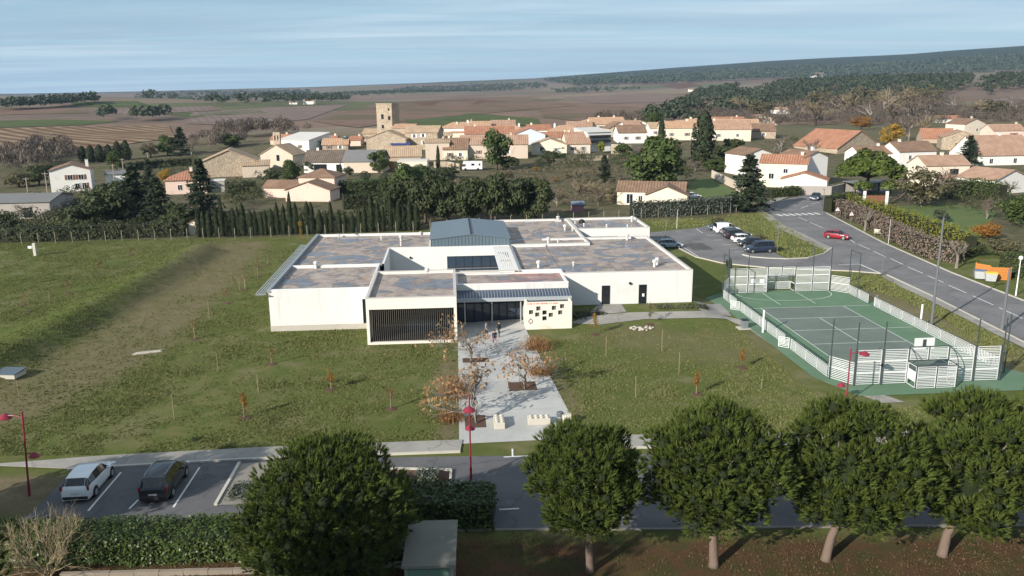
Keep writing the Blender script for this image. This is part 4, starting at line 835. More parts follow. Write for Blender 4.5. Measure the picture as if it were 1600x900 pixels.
# ------------------------------------------------------------------ lamps and street furniture
LRED = M('lamp_red', (.22, .024, .042), .4, .08, 2.); LBULB = M('lamp_lens', (.55, .55, .52), .3, .05, 2.)
def redlamp(label, p, h, rz, z2=2.4, lean=0.):
    t = thing('street_lamp', label, 'street lamp', p, rz, 'red street lamps'); t.rotation_euler[1] = lean
    MB().tube([(0, 0, -.05), (0, 0, .9), (0, 0, 1.0), (0, 0, h)], [.085, .085, .06, .05], 10).build('pole', LRED, t)
    for s, z, L, r in ((1, h-.35, 1.15, .42), (-1, z2, .55, .34)):
        a = MB().tube([(0, 0, z), (s*L*.5, 0, z+.10), (s*L, 0, z+.03)], .035, 6).build('arm', LRED, t)
        hd = MB().lathe([(.06, .24), (.10, .2), (r*.55, .12), (r, -.04), (r*.98, -.07), (.02, -.05)], 14, (s*L, 0, z-.05)).build('lamp_shade', LRED, t, smooth=False); MB().lathe([(r*.5, -.12), (r*.6, -.06)], 10, (s*L, 0, z-.05)).build('lens', LBULB, hd)
    MB().lathe([(.06, 0), (.09, .02), (.03, .1)], 8, (0, 0, h)).build('finial', LRED, t)
redlamp('red double-armed street lamp at the foot of the entrance path', G(736, 752, .02), 5.85, R(-88), 3.55)
redlamp('red double-armed street lamp in front of the ball pitch', G(1322, 629, .03), 4.5, R(4), 1.55)
redlamp('dark red double-armed street lamp beside the parked white car', G(46, 775, 0), 5.7, R(176), 2.9, R(-4))
GPOLE = M('grey_pole', (.15, .16, .17), .5, .08, 2., metal=.2)
def lamp(label, u, v, h, kind='flat', rz=0., col=GPOLE, r=.055, name='lamp_post', cat='lamp post', p=None):
    p = p or hit(u, v); t = thing(name, label, cat, p, rz)
    MB().tube([(0, 0, -.1), (0, 0, h)], [r*1.4, r*.8], 8).build('pole', col, t)
    if kind == 'flat': MB().box(-.15, -.12, h, .65, .12, h+.09).build('lamp_head', GPOLE, t, bevel=.02)
    elif kind == 'globe': MB().lathe([(.03, -.02), (.17, .04), (.25, .2), (.25, .3), (.17, .46), (.03, .52)], 14, (0, 0, h)).build('globe', WHITEP, t, smooth=True)
    elif kind == 'flood':
        MB().bar((-.5, 0, h-.1), (.5, 0, h-.1), .08).build('bracket', GPOLE, t)
        for x in (-.4, .4): MB().box(x-.22, -.16, h-.1, x+.22, .16, h+.14).build('floodlight', DARKF, t, bevel=.02)
    return t
lamp('tall grey floodlight pole between the pitch and the road', 1455, 509, 11.6, 'flood', 0., r=.11)
lamp('slim lamp post by the silver car at the parking edge', 1039, 386, 4.2, 'flat'); lamp('lamp post on the grass island behind the navy van', 1214, 394, 5.2, 'flat', R(180)); lamp('lamp post beside the zebra crossing hedge', 1285, 336, 5.0, 'flat', R(90)); lamp('thin lamp post in front of the grey hedge', 1141, 333, 3.2, 'flat', R(180))
lamp('white globe lamp beside the road at the right edge', 1587, 462, 4.4, 'globe', col=WHITEP, r=.06); lamp('tapered grey mast near the lower right road edge', 1565, 516, 6.6, 'none', r=.13); lamp('short white pole behind the bench by the pollards', 1388, 381, 4.0, 'none', col=M('pale_pole', (.5, .49, .46), .7, .1, 2.), r=.045)
lamp('pale post standing on the grass above the parking', 1057.5, 357, 3.4, 'none', col=M('pale_pole'), r=.05); lamp('grey post at the corner of the access lane', 1378, 428, 4.6, 'none', r=.06)
def rsign(label, u, v):
    p = hit(u, v); t = thing('warning_sign', label, 'road sign', p, 0, 'triangular warning signs')
    MB().tube([(0, 0, -.1), (0, 0, 2.35)], .035, 8).build('pole', GPOLE, t); pl = MB().prism([(-.5, 2.2), (.5, 2.2), (0, 3.05)], 'y', -.06, -.04).build('plate', WHITEP, t)
    MB().prism([(-.5, 2.2), (.5, 2.2), (.4, 2.26), (-.4, 2.26)], 'y', -.065, -.0605).build('red_border', LRED, pl)
    MB().prism([(-.5, 2.2), (-.4, 2.26), (0, 2.93), (0, 3.05)], 'y', -.065, -.0605).build('red_border', LRED, pl); MB().prism([(.5, 2.2), (.4, 2.26), (0, 2.93), (0, 3.05)], 'y', -.065, -.0605).build('red_border', LRED, pl)
    MB().box(-.04, -.064, 2.36, .04, -.061, 2.7).build('symbol', DARKF, pl)
rsign('triangular warning sign farther up the road, left of the pair', 1307, 348); rsign('triangular warning sign nearer the bench, right of the pair', 1328.5, 356)
p = hit(1374, 368); t = thing('bench', 'pale bench on the verge in front of the pollard hedge', 'bench', p, R(-28))
BEN = M('pale_wood', (.60, .56, .48), .7, .1, 3.)
for k in range(3): MB().box(-.9, -.28+k*.19, .42, .9, -.12+k*.19, .47).build('seat_slat', BEN, t); MB().box(-.9, .30+k*.03, .56+k*.16, .9, .34+k*.03, .69+k*.16).build('back_slat', BEN, t)
for x in (-.7, .7): MB().box(x-.05, -.28, 0, x+.05, .34, .41).build('leg', GPOLE, t)
def wheelbin(label, u, v, body, lid):
    p = hit(u, v); t = thing('wheeled_bin', label, 'bin', p, R(-20), 'wheeled bins beside the orange screen')
    b = MB(); b.add([(-.55, -.42, .12), (.55, -.42, .12), (.55, .42, .12), (-.55, .42, .12), (-.68, -.52, 1.12), (.68, -.52, 1.12), (.68, .52, 1.12), (-.68, .52, 1.12)], [(0, 3, 2, 1), (0, 1, 5, 4), (1, 2, 6, 5), (2, 3, 7, 6), (3, 0, 4, 7), (4, 5, 6, 7)]); b.build('body', body, t); MB().prism([(-.56, 1.125), (.56, 1.125), (.5, 1.22), (0, 1.33), (-.5, 1.22)], 'x', -.72, .72).build('lid', lid, t)
    for x in (-.45, .45):
        for y in (-.35, .35): MB().tube([(x-.03, y, .1), (x+.03, y, .1)], .1, 8).build('wheel', DARKF, t)
BG = M('bin_pale_grey', (.42, .44, .45), .5, .1, 2.)
wheelbin('grey wheeled bin with a blue lid, left of the pair', 1530, 436, BG, M('lid_blue', (.10, .14, .22), .5, .1, 2.)); wheelbin('grey wheeled bin with a yellow lid, nearer the road', 1547, 440, BG, M('lid_yellow', (.55, .42, .06), .5, .1, 2.))
p = hit(1562, 438); t = thing('bin_screen', 'orange timber screen behind the wheeled bins', 'screen', p, R(-12)); OR = M('orange_timber', (.50, .19, .045), .7, .15, 3.)
for k in range(8): MB().box(-1.2, -.02, .05+k*.21, 1.2, .02, .24+k*.21).build('board', OR, t); MB().bar((-1.25, .0, .14+k*.24), (-2.6, 1.3, .14+k*.24), .03, .2).build('board', OR, t)
for x, y in ((-1.2, .05), (1.2, .05), (-2.6, 1.35)): MB().box(x-.06, y-.03, 0, x+.06, y+.06, 2.05 if y > 1 else 1.8).build('post', OR, t)
# concrete studded blocks and bins at the path
BLK = M('cast_concrete', (.48, .45, .385), .85, .1, 1.5, bump=.2, bscale=14)
def studblock(label, p, rz):
    t = thing('concrete_block', label, 'concrete block', p, rz, 'studded concrete blocks on the path'); MB().box(-.85, -.4, 0, .85, .4, .5).build('body', BLK, t, bevel=.025)
    for i in range(4):
        for j in range(2): MB().lathe([(.13, 0), (.13, .05), (.09, .10)], 10, (-.63+i*.42, -.2+j*.4, .5)).build('stud', BLK, t)
studblock('studded pale concrete block lying lengthwise beside the tree pit', G(780, 664, .03), TH+R(90)); studblock('studded pale concrete block lying crosswise near the grey bin', G(842, 661, .03), TH)
t = thing('litter_bin', 'dark grey cylindrical litter bin at the lower end of the path', 'bin', G(875, 662, .03)); MB().lathe([(.27, 0), (.27, .9), (.24, .95), (.10, 1.0)], 14).build('body', M('bin_slate', (.10, .11, .12), .5, .1, 3.), t); MB().lathe([(.285, .55), (.285, .62)], 14).build('band', GALV, t)
t = thing('utility_cabinet', 'small white utility cabinet beside the grey litter bin', 'cabinet', G(885, 663, .0), TH); MB().box(-.36, -.2, 0, .36, .2, .85).build('body', BLK, t, bevel=.015); MB().box(-.31, -.22, .1, .31, -.202, .78).build('door', CREAM, t)
# kiosk in the shade
t = thing('transformer_kiosk', 'flat-roofed kiosk with green doors in the shade of the big pine', 'kiosk', (-4.22, 36.2, 0), R(2))
KGR = M('kiosk_green', (.10, .17, .13), .6, .1, 2.); MB().box(-1.2, .1, -.1, 1.2, 4.2, 2.1).build('wall', M('kiosk_wall', (.22, .22, .18), .9, .1, 1.), t); MB().box(-1.32, -.05, 2.1, 1.32, 4.35, 2.24).build('roof', M('kiosk_roof', (.17, .165, .14), .9, .25, 1.2, bump=.3, bscale=20), t)
for x in (-1.05, .02): MB().box(x, .05, .1, x+1.0, .098, 1.98).build('door', KGR, t)
# low walls by the hedge
LW = M('low_wall_stone', (.24, .20, .16), .95, .2, 2., bump=.4, bscale=8)
for a, b, lab in (((-24, 38.9), (-9.8, 39.3), 'low pale wall along the foot of the laurel hedge'), ((-8.2, 39.6), (-5.9, 39.6), 'short low wall beside the kiosk')):
    d = Vector((b[0]-a[0], b[1]-a[1], 0)); t = thing('low_wall', lab, 'wall', (a[0], a[1], 0), math.atan2(d.y, d.x)); n = max(2, int(d.length/1.2))
    for k in range(n): MB().box(k*d.length/n+.01, -.12, -.1, (k+1)*d.length/n-.01, .12, .28+.02*(k % 2)).build('block', LW, t)
t = thing('inspection_hatch', 'dark inspection hatch lying on the left lawn edge', 'hatch', hit(14, 586), R(-5)); MB().box(-1.1, -.8, -.1, 1.1, .8, .28).build('frame', CONC, t); MB().add([(-1.15, -.85, .3), (1.15, -.85, .3), (1.15, .85, .42), (-1.15, .85, .42), (-1.15, -.85, .36), (1.15, -.85, .36), (1.15, .85, .48), (-1.15, .85, .48)], [(0, 3, 2, 1), (4, 5, 6, 7), (0, 1, 5, 4), (1, 2, 6, 5), (2, 3, 7, 6), (3, 0, 4, 7)]).build('lid', M('hatch_lid', (.13, .17, .20), .4, .1, 1., metal=.4), t)
t = thing('concrete_marker', 'white concrete post with a small box on the far left lawn', 'post', hit(56, 400), 0); MB().box(-.22, -.22, 0, .22, .22, 2.0).build('post', BLK, t, bevel=.02); MB().box(-.95, -.15, 1.2, -.4, .15, 1.55).build('meter_box', WHITEP, t)
t = thing('limestone_slab', 'pale limestone slab lying in the worn grass of the left lawn', 'stone', hit(230, 551), R(20)); MB().add([(-1.4, -.3, 0), (1.3, -.2, 0), (1.5, .3, 0), (-1.1, .35, 0), (-1.25, -.25, .1), (1.2, -.15, .13), (1.35, .25, .1), (-1., .3, .08)], [(0, 3, 2, 1), (4, 5, 6, 7), (0, 1, 5, 4), (1, 2, 6, 5), (2, 3, 7, 6), (3, 0, 4, 7)]).build('slab', M('limestone', (.42, .38, .33), .9, .15, 2.), t)
# heap of stones round the sapling near the side path
t = thing('stone_heap', 'heap of pale stones at the foot of the pale green sapling', 'stones', hit(1004, 514)); 
for k in range(26):
    a, r_ = random.uniform(0, 6.28), random.uniform(0, 1)**.6; s = random.uniform(.10, .24); b = MB().lathe([(s*.5, -.3*s), (s, .1*s), (s*.8, .5*s), (s*.2, .7*s)], 6); o = b.build('stone', M('limestone'), t, loc=(r_*1.5*math.cos(a), r_*.8*math.sin(a), .05)); o.rotation_euler = (random.uniform(-.4, .4), random.uniform(-.4, .4), a)

# ------------------------------------------------------------------ cars
TYRE = M('tyre', (.015, .015, .016), .85, .1, 4.); RIM = M('alloy_rim', (.42, .43, .44), .35, .1, 3., metal=.7); CGL = glassmat('car_glass', (.010, .013, .016), .04); TAIL = M('tail_light', (.22, .008, .01), .25, .1, 3.); HEAD = M('head_light', (.75, .77, .80), .15, .05, 3.); BLKP = M('black_plastic', (.02, .02, .021), .6, .1, 3.); PLATE = M('number_plate', (.55, .55, .53), .5, .05, 3.)
def paint(name, c):
    if name in MATS: return MATS[name]
    t = NT(name); t.put(t.b.inputs['Base Color'], t.mix(t.noise(1.2, 4), mul(c, .93), mul(c, 1.07))); t.b.inputs['Roughness'].default_value = .32; t.b.inputs['Specular IOR Level'].default_value = .5; t.b.inputs['Coat Weight'].default_value = .6; t.b.inputs['Coat Roughness'].default_value = .06; MATS[name] = t.m; return t.m
# shapes: (x along length from the front 0..1, belt height, top height, width factor) ; cabin flag
CARS = {'hatch': (4.0, 1.76, [(0, .52, .60, .80, 0), (.03, .62, .72, .92, 0), (.13, .76, .86, .98, 0), (.26, .88, .97, 1, 0), (.42, .93, 1.40, 1, 1), (.55, .94, 1.47, 1, 1), (.74, .96, 1.45, 1, 1), (.86, .98, 1.36, .98, 1), (.97, .94, 1.02, .93, 0), (1, .62, .80, .86, 0)]),
        'suv': (4.4, 1.84, [(0, .58, .68, .82, 0), (.03, .72, .84, .93, 0), (.13, .88, .98, .98, 0), (.27, .98, 1.07, 1, 0), (.41, 1.02, 1.54, 1, 1), (.55, 1.04, 1.61, 1, 1), (.75, 1.07, 1.59, 1, 1), (.88, 1.10, 1.48, .98, 1), (.975, 1.04, 1.12, .93, 0), (1, .66, .90, .87, 0)]),
        'minivan': (4.6, 1.84, [(0, .55, .64, .80, 0), (.03, .70, .82, .92, 0), (.11, .86, .97, .98, 0), (.20, .96, 1.06, 1, 0), (.38, 1.00, 1.62, 1, 1), (.52, 1.02, 1.69, 1, 1), (.74, 1.04, 1.68, 1, 1), (.90, 1.06, 1.60, .98, 1), (.985, 1.02, 1.10, .93, 0), (1, .66, .90, .88, 0)]),
        'van': (4.4, 1.82, [(0, .58, .68, .82, 0), (.03, .74, .86, .93, 0), (.12, .90, 1.0, .98, 0), (.22, 1.0, 1.09, 1, 0), (.36, 1.04, 1.72, 1, 1), (.48, 1.05, 1.81, 1, 1), (.76, 1.06, 1.82, 1, 1), (.955, 1.06, 1.79, .99, 1), (.99, 1.04, 1.14, .96, 0), (1, .66, .90, .92, 0)])}
def car(name, label, kind, pnt, p, rz, group=None, rails=False, van_panel=False):
    L, W, st = CARS[kind]; t = thing(name, label, 'car', p, rz, group); zb = .24
    ring = []; n = 12
    for x, be, tp, wf, cab in st:
        w2 = W/2*wf; wt = W/2*(.74 if cab else .86*wf); X = L/2-x*L
        half = [(w2*.93, zb), (w2, zb+.14), (w2, (zb+be)/2+.08), (w2*.965, be), (wt, tp-.06), (wt*.82, tp)]
        ring.append([(X, -y, z) for y, z in half]+[(X, y, z) for y, z in reversed(half)])
    V = [p_ for r_ in ring for p_ in r_]; F = []; glass = []
    for i in range(len(st)-1):
        a, b = st[i], st[i+1]
        for k in range(n):
            q = (i*n+k, i*n+(k+1) % n, (i+1)*n+(k+1) % n, (i+1)*n+k); F.append(q)
            side = k in (3, 7)
            if side and a[4] and b[4] and not (van_panel and i >= 5): glass.append(('side_window', q))
            if k in (4, 5, 6) and (a[4] != b[4]): glass.append(('windscreen' if b[4] else 'rear_window', q))
            if side and (a[4] != b[4]): glass.append(('side_window', q))
    F.append(tuple(range(n))); F.append(tuple(reversed(range((len(st)-1)*n, len(st)*n))))
    bm = bmesh.new(); vs = [bm.verts.new(v) for v in V]
    for f in F: bm.faces.new([vs[i] for i in f])
    bmesh.ops.recalc_face_normals(bm, faces=bm.faces); nrm = {}
    bm.normal_update()
    cr_e = bm.edges.layers.float.new('crease_edge')
    m_ = bpy.data.meshes.new('body'); bm.to_mesh(m_); bm.free(); m_.materials.append(pnt); m_.polygons.foreach_set('use_smooth', [True]*len(m_.polygons)); m_.set_sharp_from_angle(angle=R(38))
    body = link('body', m_, t); body_c = Vector((0, 0, .8))
    for nm in ('side_window', 'windscreen', 'rear_window'):
        qs = [q for g_, q in glass if g_ == nm]; sides = [[q for q in qs if sum(V[i][1] for i in q) < 0], [q for q in qs if sum(V[i][1] for i in q) > 0]] if nm == 'side_window' else [qs]
        for grp in sides:
            if not grp: continue
            b = MB()
            for q in grp:
                P = [Vector(V[i]) for i in q]; c = sum(P, Vector())/4; nn = (P[2]-P[0]).cross(P[3]-P[1]).normalized(); nn = nn if nn.dot(c-body_c) > 0 else -nn
                s = .97 if nm != 'side_window' else .95
                b.add([c+(x-c)*s+nn*.012 for x in P], [(0, 1, 2, 3)])
            b.build(nm, CGL, t, fix=False)
    wr = .33
    for fx in (.185, .80):
        for s in (-1, 1):
            X = L/2-fx*L; MB().tube([(X, s*(W/2-.30), wr+.03), (X, s*(W/2+.004), wr+.03)], wr+.06, 18).build('wheel_arch', BLKP, t)
            wl = MB().tube([(X, s*(W/2-.22), wr), (X, s*(W/2+.02), wr)], wr, 18).build('wheel', TYRE, t); MB().lathe([(.02, 0), (.21, .005), (.21, .02), (.02, .03)], 12).build('rim', RIM, wl).matrix_local = Matrix.Translation((X, s*(W/2+.015), wr))@Matrix.Rotation(-s*R(90), 4, 'X')
    hz_ = st[1][1]
    for s in (-1, 1):
        MB().box(L/2-.20, s*W*.40-.18, hz_-.10, L/2-.035, s*W*.40+.18, hz_+.06).build('headlight', HEAD, t, bevel=.03)
        tz = st[-2][1]; MB().box(-L/2+.02, s*W*.44-.06, tz-.2, -L/2+.12, s*W*.44+.06, tz+.12).build('tail_light', TAIL, t, bevel=.02)
        MB().box(L/2-.37*L, s*(W/2+.08)-.09, st[3][1]+.0, L/2-.37*L+.1, s*(W/2+.08)+.09, st[3][1]+.14).build('mirror', pnt, t, bevel=.02)
        if rails: MB().bar((L*.12, s*W*.34, st[5][2]+.03), (-L*.36, s*W*.34, st[6][2]+.0), .04).build('roof_rail', RIM, t)
    MB().box(-L/2-.012, -.26, .60, -L/2+.05, .26, .72).build('number_plate', PLATE, t); MB().box(L/2-.05, -.26, .40, L/2+.015, .26, .51).build('number_plate', PLATE, t)
    MB().box(-L/2-.02, -W*.42, .26, -L/2+.2, W*.42, .48).build('bumper', BLKP, t, bevel=.03); MB().box(L/2-.2, -W*.40, .25, L/2+.01, W*.40, .38).build('bumper', BLKP, t, bevel=.03)
    return t
PW, PK, PN, PS, PR, PB = paint('car_white', (.72, .74, .76)), paint('car_black', (.018, .019, .022)), paint('car_navy', (.020, .030, .058)), paint('car_silver_blue', (.30, .36, .42)), paint('car_red', (.26, .012, .022)), paint('car_grey', (.16, .17, .19))
car('parked_car', 'pale white crossover parked in the left front bay beside the lamp', 'suv', PW, (-27.5, 49.1, .025), R(95))
car('parked_car', 'black minivan with roof rails parked in the front bay', 'minivan', PK, (-22.55, 49.0, .025), R(94.5), rails=True)
GP = 'cars parked in the row by the grass island'
for nm, lab, kd, pt, u, v, dg, kw in (('parked_car', 'navy blue van nearest the camera in the parked row', 'van', PN, 1186, 394, 186, {}), ('parked_car', 'black car between the white hatchback and the navy van', 'hatch', PK, 1172, 384.5, 186, {}), ('parked_car', 'white hatchback in the middle of the parked row', 'hatch', PW, 1162, 378.5, 6, {}),
        ('parked_car', 'black estate car with a red tail light in the parked row', 'suv', PK, 1152, 372.5, 6, {}), ('parked_car', 'grey car half hidden behind the black estate', 'hatch', PB, 1144, 367.5, 6, {}), ('parked_van', 'white panel van in the parked row', 'van', PW, 1135, 363.5, 6, {'van_panel': True}), ('parked_car', 'dark blue car at the far end of the parked row', 'hatch', PN, 1125, 359.5, 186, {})):
    p = hit(u, v); car(nm, lab, kd, pt, (p.x, p.y, .03), R(dg), GP, **kw)
p = hit(1046, 387); car('parked_car', 'silver blue hatchback beside the right wing of the building', 'hatch', PS, (p.x, p.y, .03), R(2))
p = hit(1308, 373); car('red_car', 'red hatchback driving down the road', 'hatch', PR, (p.x, p.y, .035), R(-40)); p = hit(1274, 312); car('blue_car', 'dark blue car at the top of the road near the grey wall', 'suv', PN, (p.x, p.y, .05), R(-118))
p = hit(1081, 310); car('parked_car', 'white car half hidden behind the cream bungalow', 'hatch', PW, (p.x, p.y, p.z), R(10))
# ------------------------------------------------------------------ people on the path
SKIN = M('skin', (.55, .36, .27), .6, .05, 5.)
def person(label, p, rz, h, mats, split, stride=.22, hair=(.05, .035, .025)):
    """one continuous skinned body; split: heights that divide shoes, trousers, top and head"""
    k = h/1.72; t = thing('person', label, 'person', p, rz, 'people walking at the entrance')
    J = {'pel': (0, 0, .95), 'sp': (0, 0, 1.15), 'ch': (0, .01, 1.35), 'nk': (0, .01, 1.48), 'hd': (0, -.02, 1.56), 'tp': (0, -.01, 1.68)}
    E_ = [('pel', 'sp'), ('sp', 'ch'), ('ch', 'nk'), ('nk', 'hd'), ('hd', 'tp')]; Rr = {'pel': .145, 'sp': .12, 'ch': .15, 'nk': .06, 'hd': .092, 'tp': .07}
    for s, n in ((-1, 'l'), (1, 'r')):
        st = stride*s; J.update({n+'hip': (s*.09, 0, .88), n+'kn': (s*.10, -st*.5-.02, .49), n+'an': (s*.10, -st, .08), n+'to': (s*.11, -st-.16, .04), n+'sh': (s*.18, .01, 1.40), n+'el': (s*.25, .03+st*.5, 1.13), n+'wr': (s*.25, -.08+st, .92), n+'pa': (s*.25, -.12+st, .85)})
        Rr.update({n+'hip': .10, n+'kn': .062, n+'an': .045, n+'to': .035, n+'sh': .065, n+'el': .045, n+'wr': .030, n+'pa': .032}); E_ += [('pel', n+'hip'), (n+'hip', n+'kn'), (n+'kn', n+'an'), (n+'an', n+'to'), ('ch', n+'sh'), (n+'sh', n+'el'), (n+'el', n+'wr'), (n+'wr', n+'pa')]
        for f in range(5):
            a = f'{n}f{f}'; b = f'{n}g{f}'; o = (-.028+.018*f) if f < 4 else -.04; L_ = (.05, .06, .058, .045, .035)[f]; px_, py_, pz_ = J[n+'pa']
            J[a] = (px_-s*.005, py_+o, pz_-L_*.6+(.03 if f == 4 else 0)); J[b] = (px_-s*.02, py_+o-(.02 if f == 4 else 0), pz_-L_*1.3+(.03 if f == 4 else 0)); Rr[a] = .009; Rr[b] = .008; E_ += [(n+'pa', a), (a, b)]
    names = list(J); ix = {q: i for i, q in enumerate(names)}; m_ = bpy.data.meshes.new('body'); m_.from_pydata([tuple(c*k for c in J[q]) for q in names], [(ix[a], ix[b]) for a, b in E_], [])
    o = link('body', m_, t); md = o.modifiers.new('skin', 'SKIN'); md.use_smooth_shade = True
    for i, q in enumerate(names): m_.skin_vertices[0].data[i].radius = (Rr[q]*k, Rr[q]*k); m_.skin_vertices[0].data[i].use_root = q == 'pel'
    o.modifiers.new('sub', 'SUBSURF').render_levels = 1; o.modifiers['sub'].levels = 1
    bpy.context.view_layer.update(); dg = bpy.context.evaluated_depsgraph_get(); nm_ = bpy.data.meshes.new_from_object(o.evaluated_get(dg)); nm_.materials.clear()
    for m2 in mats: nm_.materials.append(m2)
    for pl in nm_.polygons:
        z = pl.center.z/k; x = abs(pl.center.x)/k; hand = x > .19 and z < .93
        pl.material_index = 3 if (z > split[2] or hand) else 0 if z < split[0] else 1 if z < split[1] else 2
    o.modifiers.clear(); o.data = nm_
    MB().lathe([(.085*k, -.02*k), (.115*k, .05*k), (.108*k, .11*k), (.07*k, .155*k), (.01*k, .165*k)], 12, (0, .012*k, 1.585*k)).build('hair', M('hair_brown', hair, .8, .2, 6.), t, smooth=True)
    f_ = MB().lathe([(.012*k, -.02*k), (.016*k, 0), (.006*k, .03*k)], 6, (0, -.118*k, 1.565*k)).build('nose', SKIN, t)
    for s in (-1, 1): MB().lathe([(.008*k, -.008*k), (.011*k, 0), (.005*k, .008*k)], 6, (s*.035*k, -.104*k, 1.59*k)).build('eye', DARKF, t)
    return t
PINK = M('pink_cloth', (.62, .24, .32), .8, .1, 4.); NAVYC = M('dark_cloth', (.022, .026, .038), .85, .2, 4.); GREYCL = M('grey_cloth', (.34, .31, .34), .85, .1, 4.); SHOE = M('pale_shoe', (.65, .55, .56), .6, .1, 4.)
person('person in pink trousers and dark top walking down the path', G(773, 540, .035), R(12), 1.62, [SHOE, PINK, NAVYC, SKIN], (.09, .86, 1.46)); person('person in dark clothes standing right of the walker in pink', G(780, 527, .035), R(-60), 1.72, [SHOE, NAVYC, M('black_cloth', (.012, .012, .014), .85, .2, 4.), SKIN], (.07, .95, 1.47), .08); person('person in a grey top left of the walker in pink', G(760, 526, .035), R(70), 1.6, [PINK, NAVYC, GREYCL, SKIN], (.09, .9, 1.46), .1)
# ------------------------------------------------------------------ village houses
def tilemat(name, a, b):
    if name in MATS: return MATS[name]
    t = NT(name); wv = t.n.new('ShaderNodeTexWave'); wv.inputs['Scale'].default_value = .5; wv.inputs['Distortion'].default_value = .3; t.l.new(t.tc.outputs['UV'], wv.inputs[0])
    c = t.mix(t.ramp(t.noise(.5, 7, rough=.65), .33, .68), a, b); c = t.mix(t.math('MULTIPLY', t.ramp(t.noise(3.5, 5, rough=.7), .48, .72), .55), c, mul(a, .5)); c = t.mix(t.math('MULTIPLY', t.ramp(wv.outputs['Fac'], .0, .45), -.0), c, c); c = t.mix(t.math('MULTIPLY', t.math('SUBTRACT', 1., t.ramp(wv.outputs['Fac'], .05, .5)), .5), c, mul(a, .32))
    t.put(t.b.inputs['Base Color'], c); t.b.inputs['Roughness'].default_value = .9; t.bump(wv.outputs['Fac'], .7, .08); MATS[name] = t.m; return t.m
def stonemat(name, a, b):
    if name in MATS: return MATS[name]
    t = NT(name); vo = t.n.new('ShaderNodeTexVoronoi'); vo.inputs['Scale'].default_value = 2.2; vo.feature = 'DISTANCE_TO_EDGE'; t.l.new(t.tc.outputs['Object'], vo.inputs[0]); vc = t.n.new('ShaderNodeTexVoronoi'); vc.inputs['Scale'].default_value = 2.2; t.l.new(t.tc.outputs['Object'], vc.inputs[0])
    c = t.mix(vc.outputs['Color'], a, b); c = t.mix(t.ramp(vo.outputs['Distance'], .0, .08), mul(a, .6), c); c = t.mix(t.math('MULTIPLY', t.ramp(t.noise(.4, 6), .45, .7), .5), c, mul(a, .7)); t.put(t.b.inputs['Base Color'], c); t.b.inputs['Roughness'].default_value = .95; t.bump(vo.outputs['Distance'], .8, .06); MATS[name] = t.m; return t.m
def wallm(name, c): return M('wall_'+name, c, .9, .06, .5, stain=mul(c, .75), sscale=.3, slo=.58, shi=.8)
WL = {'w': wallm('white', (.74, .72, .68)), 'c': wallm('cream', (.68, .60, .49)), 'p': wallm('pink', (.68, .52, .44)), 'b': wallm('beige', (.56, .47, .38)), 't': wallm('tan', (.42, .33, .25)), 'g': wallm('grey', (.36, .33, .30)), 's': stonemat('rubble_stone', (.34, .27, .20), (.52, .43, .32)), 'l': wallm('pale_blue', (.60, .66, .74)), 'm': M('metal_sheet', (.34, .35, .36), .6, .1, .6)}
RF = {'o': tilemat('tile_orange', (.44, .265, .165), (.55, .36, .24)), 'r': tilemat('tile_red', (.34, .15, .09), (.43, .225, .145)), 'b': tilemat('tile_brown', (.20, .125, .085), (.29, .185, .125)), 't': tilemat('tile_tan', (.38, .27, .18), (.50, .37, .25)), 'd': tilemat('tile_dark', (.125, .095, .075), (.18, .14, .11)), 'g': M('roof_grey_sheet', (.16, .16, .16), .7, .15, .6), 'w': M('roof_pale_sheet', (.55, .53, .50), .7, .1, .6), 'k': tilemat('tile_rose', (.36, .215, .15), (.45, .30, .215))}
SHUT = {'b': M('shutter_brown', (.20, .085, .05), .7, .1, 2.), 'g': M('shutter_grey', (.30, .31, .31), .7, .1, 2.), 'r': M('shutter_red', (.36, .04, .06), .7, .1, 2.), 'w': WHITEP, 'd': DARKF}
def roofslab(b, P, th=.16):
    """a sloping slab with its underside th below"""
    P = [Vector(p) for p in P]; n = len(P)
    b.add([*P, *[p-Vector((0, 0, th)) for p in P]], [tuple(range(n)), tuple(reversed(range(n, 2*n)))]+[(i, i+n, (i+1) % n+n, (i+1) % n) for i in range(n)])
def uvroof(o, axis):
    me = o.data; uv = me.uv_layers.new(name='UV'); 
    for lp in me.loops: c = me.vertices[lp.vertex_index].co; uv.data[lp.index].uv = (c[axis]*1.0, 0)
def window(par, x, z, w_, h_, y=0., ax='x', shut=None, arch=False, gm=None):
    f = MB(); t = .07
    def bx(a, c, z0, z1, d0, d1, mb):
        if ax == 'x': mb.box(a, y-d1, z0, c, y-d0, z1)
        elif ax == '-x': mb.box(a, y+d0, z0, c, y+d1, z1)
        elif ax == 'y': mb.box(y-d1, a, z0, y-d0, c, z1)
        else: mb.box(y+d0, a, z0, y+d1, c, z1)
    bx(x-w_/2-t, x-w_/2, z-t, z+h_+t, .002, .06, f); bx(x+w_/2, x+w_/2+t, z-t, z+h_+t, .002, .06, f); bx(x-w_/2, x+w_/2, z+h_, z+h_+t, .002, .06, f); bx(x-w_/2, x+w_/2, z-t, z, .002, .09, f); bx(x-.03, x+.03, z, z+h_, .002, .05, f)
    o = f.build('window', WHITEP if shut != 'd' else DARKF, par); g = MB(); bx(x-w_/2, x+w_/2, z, z+h_, .003, .03, g); g.build('pane', gm or GLASS, o)
    if shut and shut != 'd':
        for s in (-1, 1): q = MB(); a = x+s*(w_*.78+t); bx(a-w_*.24, a+w_*.24, z-.03, z+h_+.03, .002, .05, q); q.build('shutter', SHUT[shut], o)
    return o
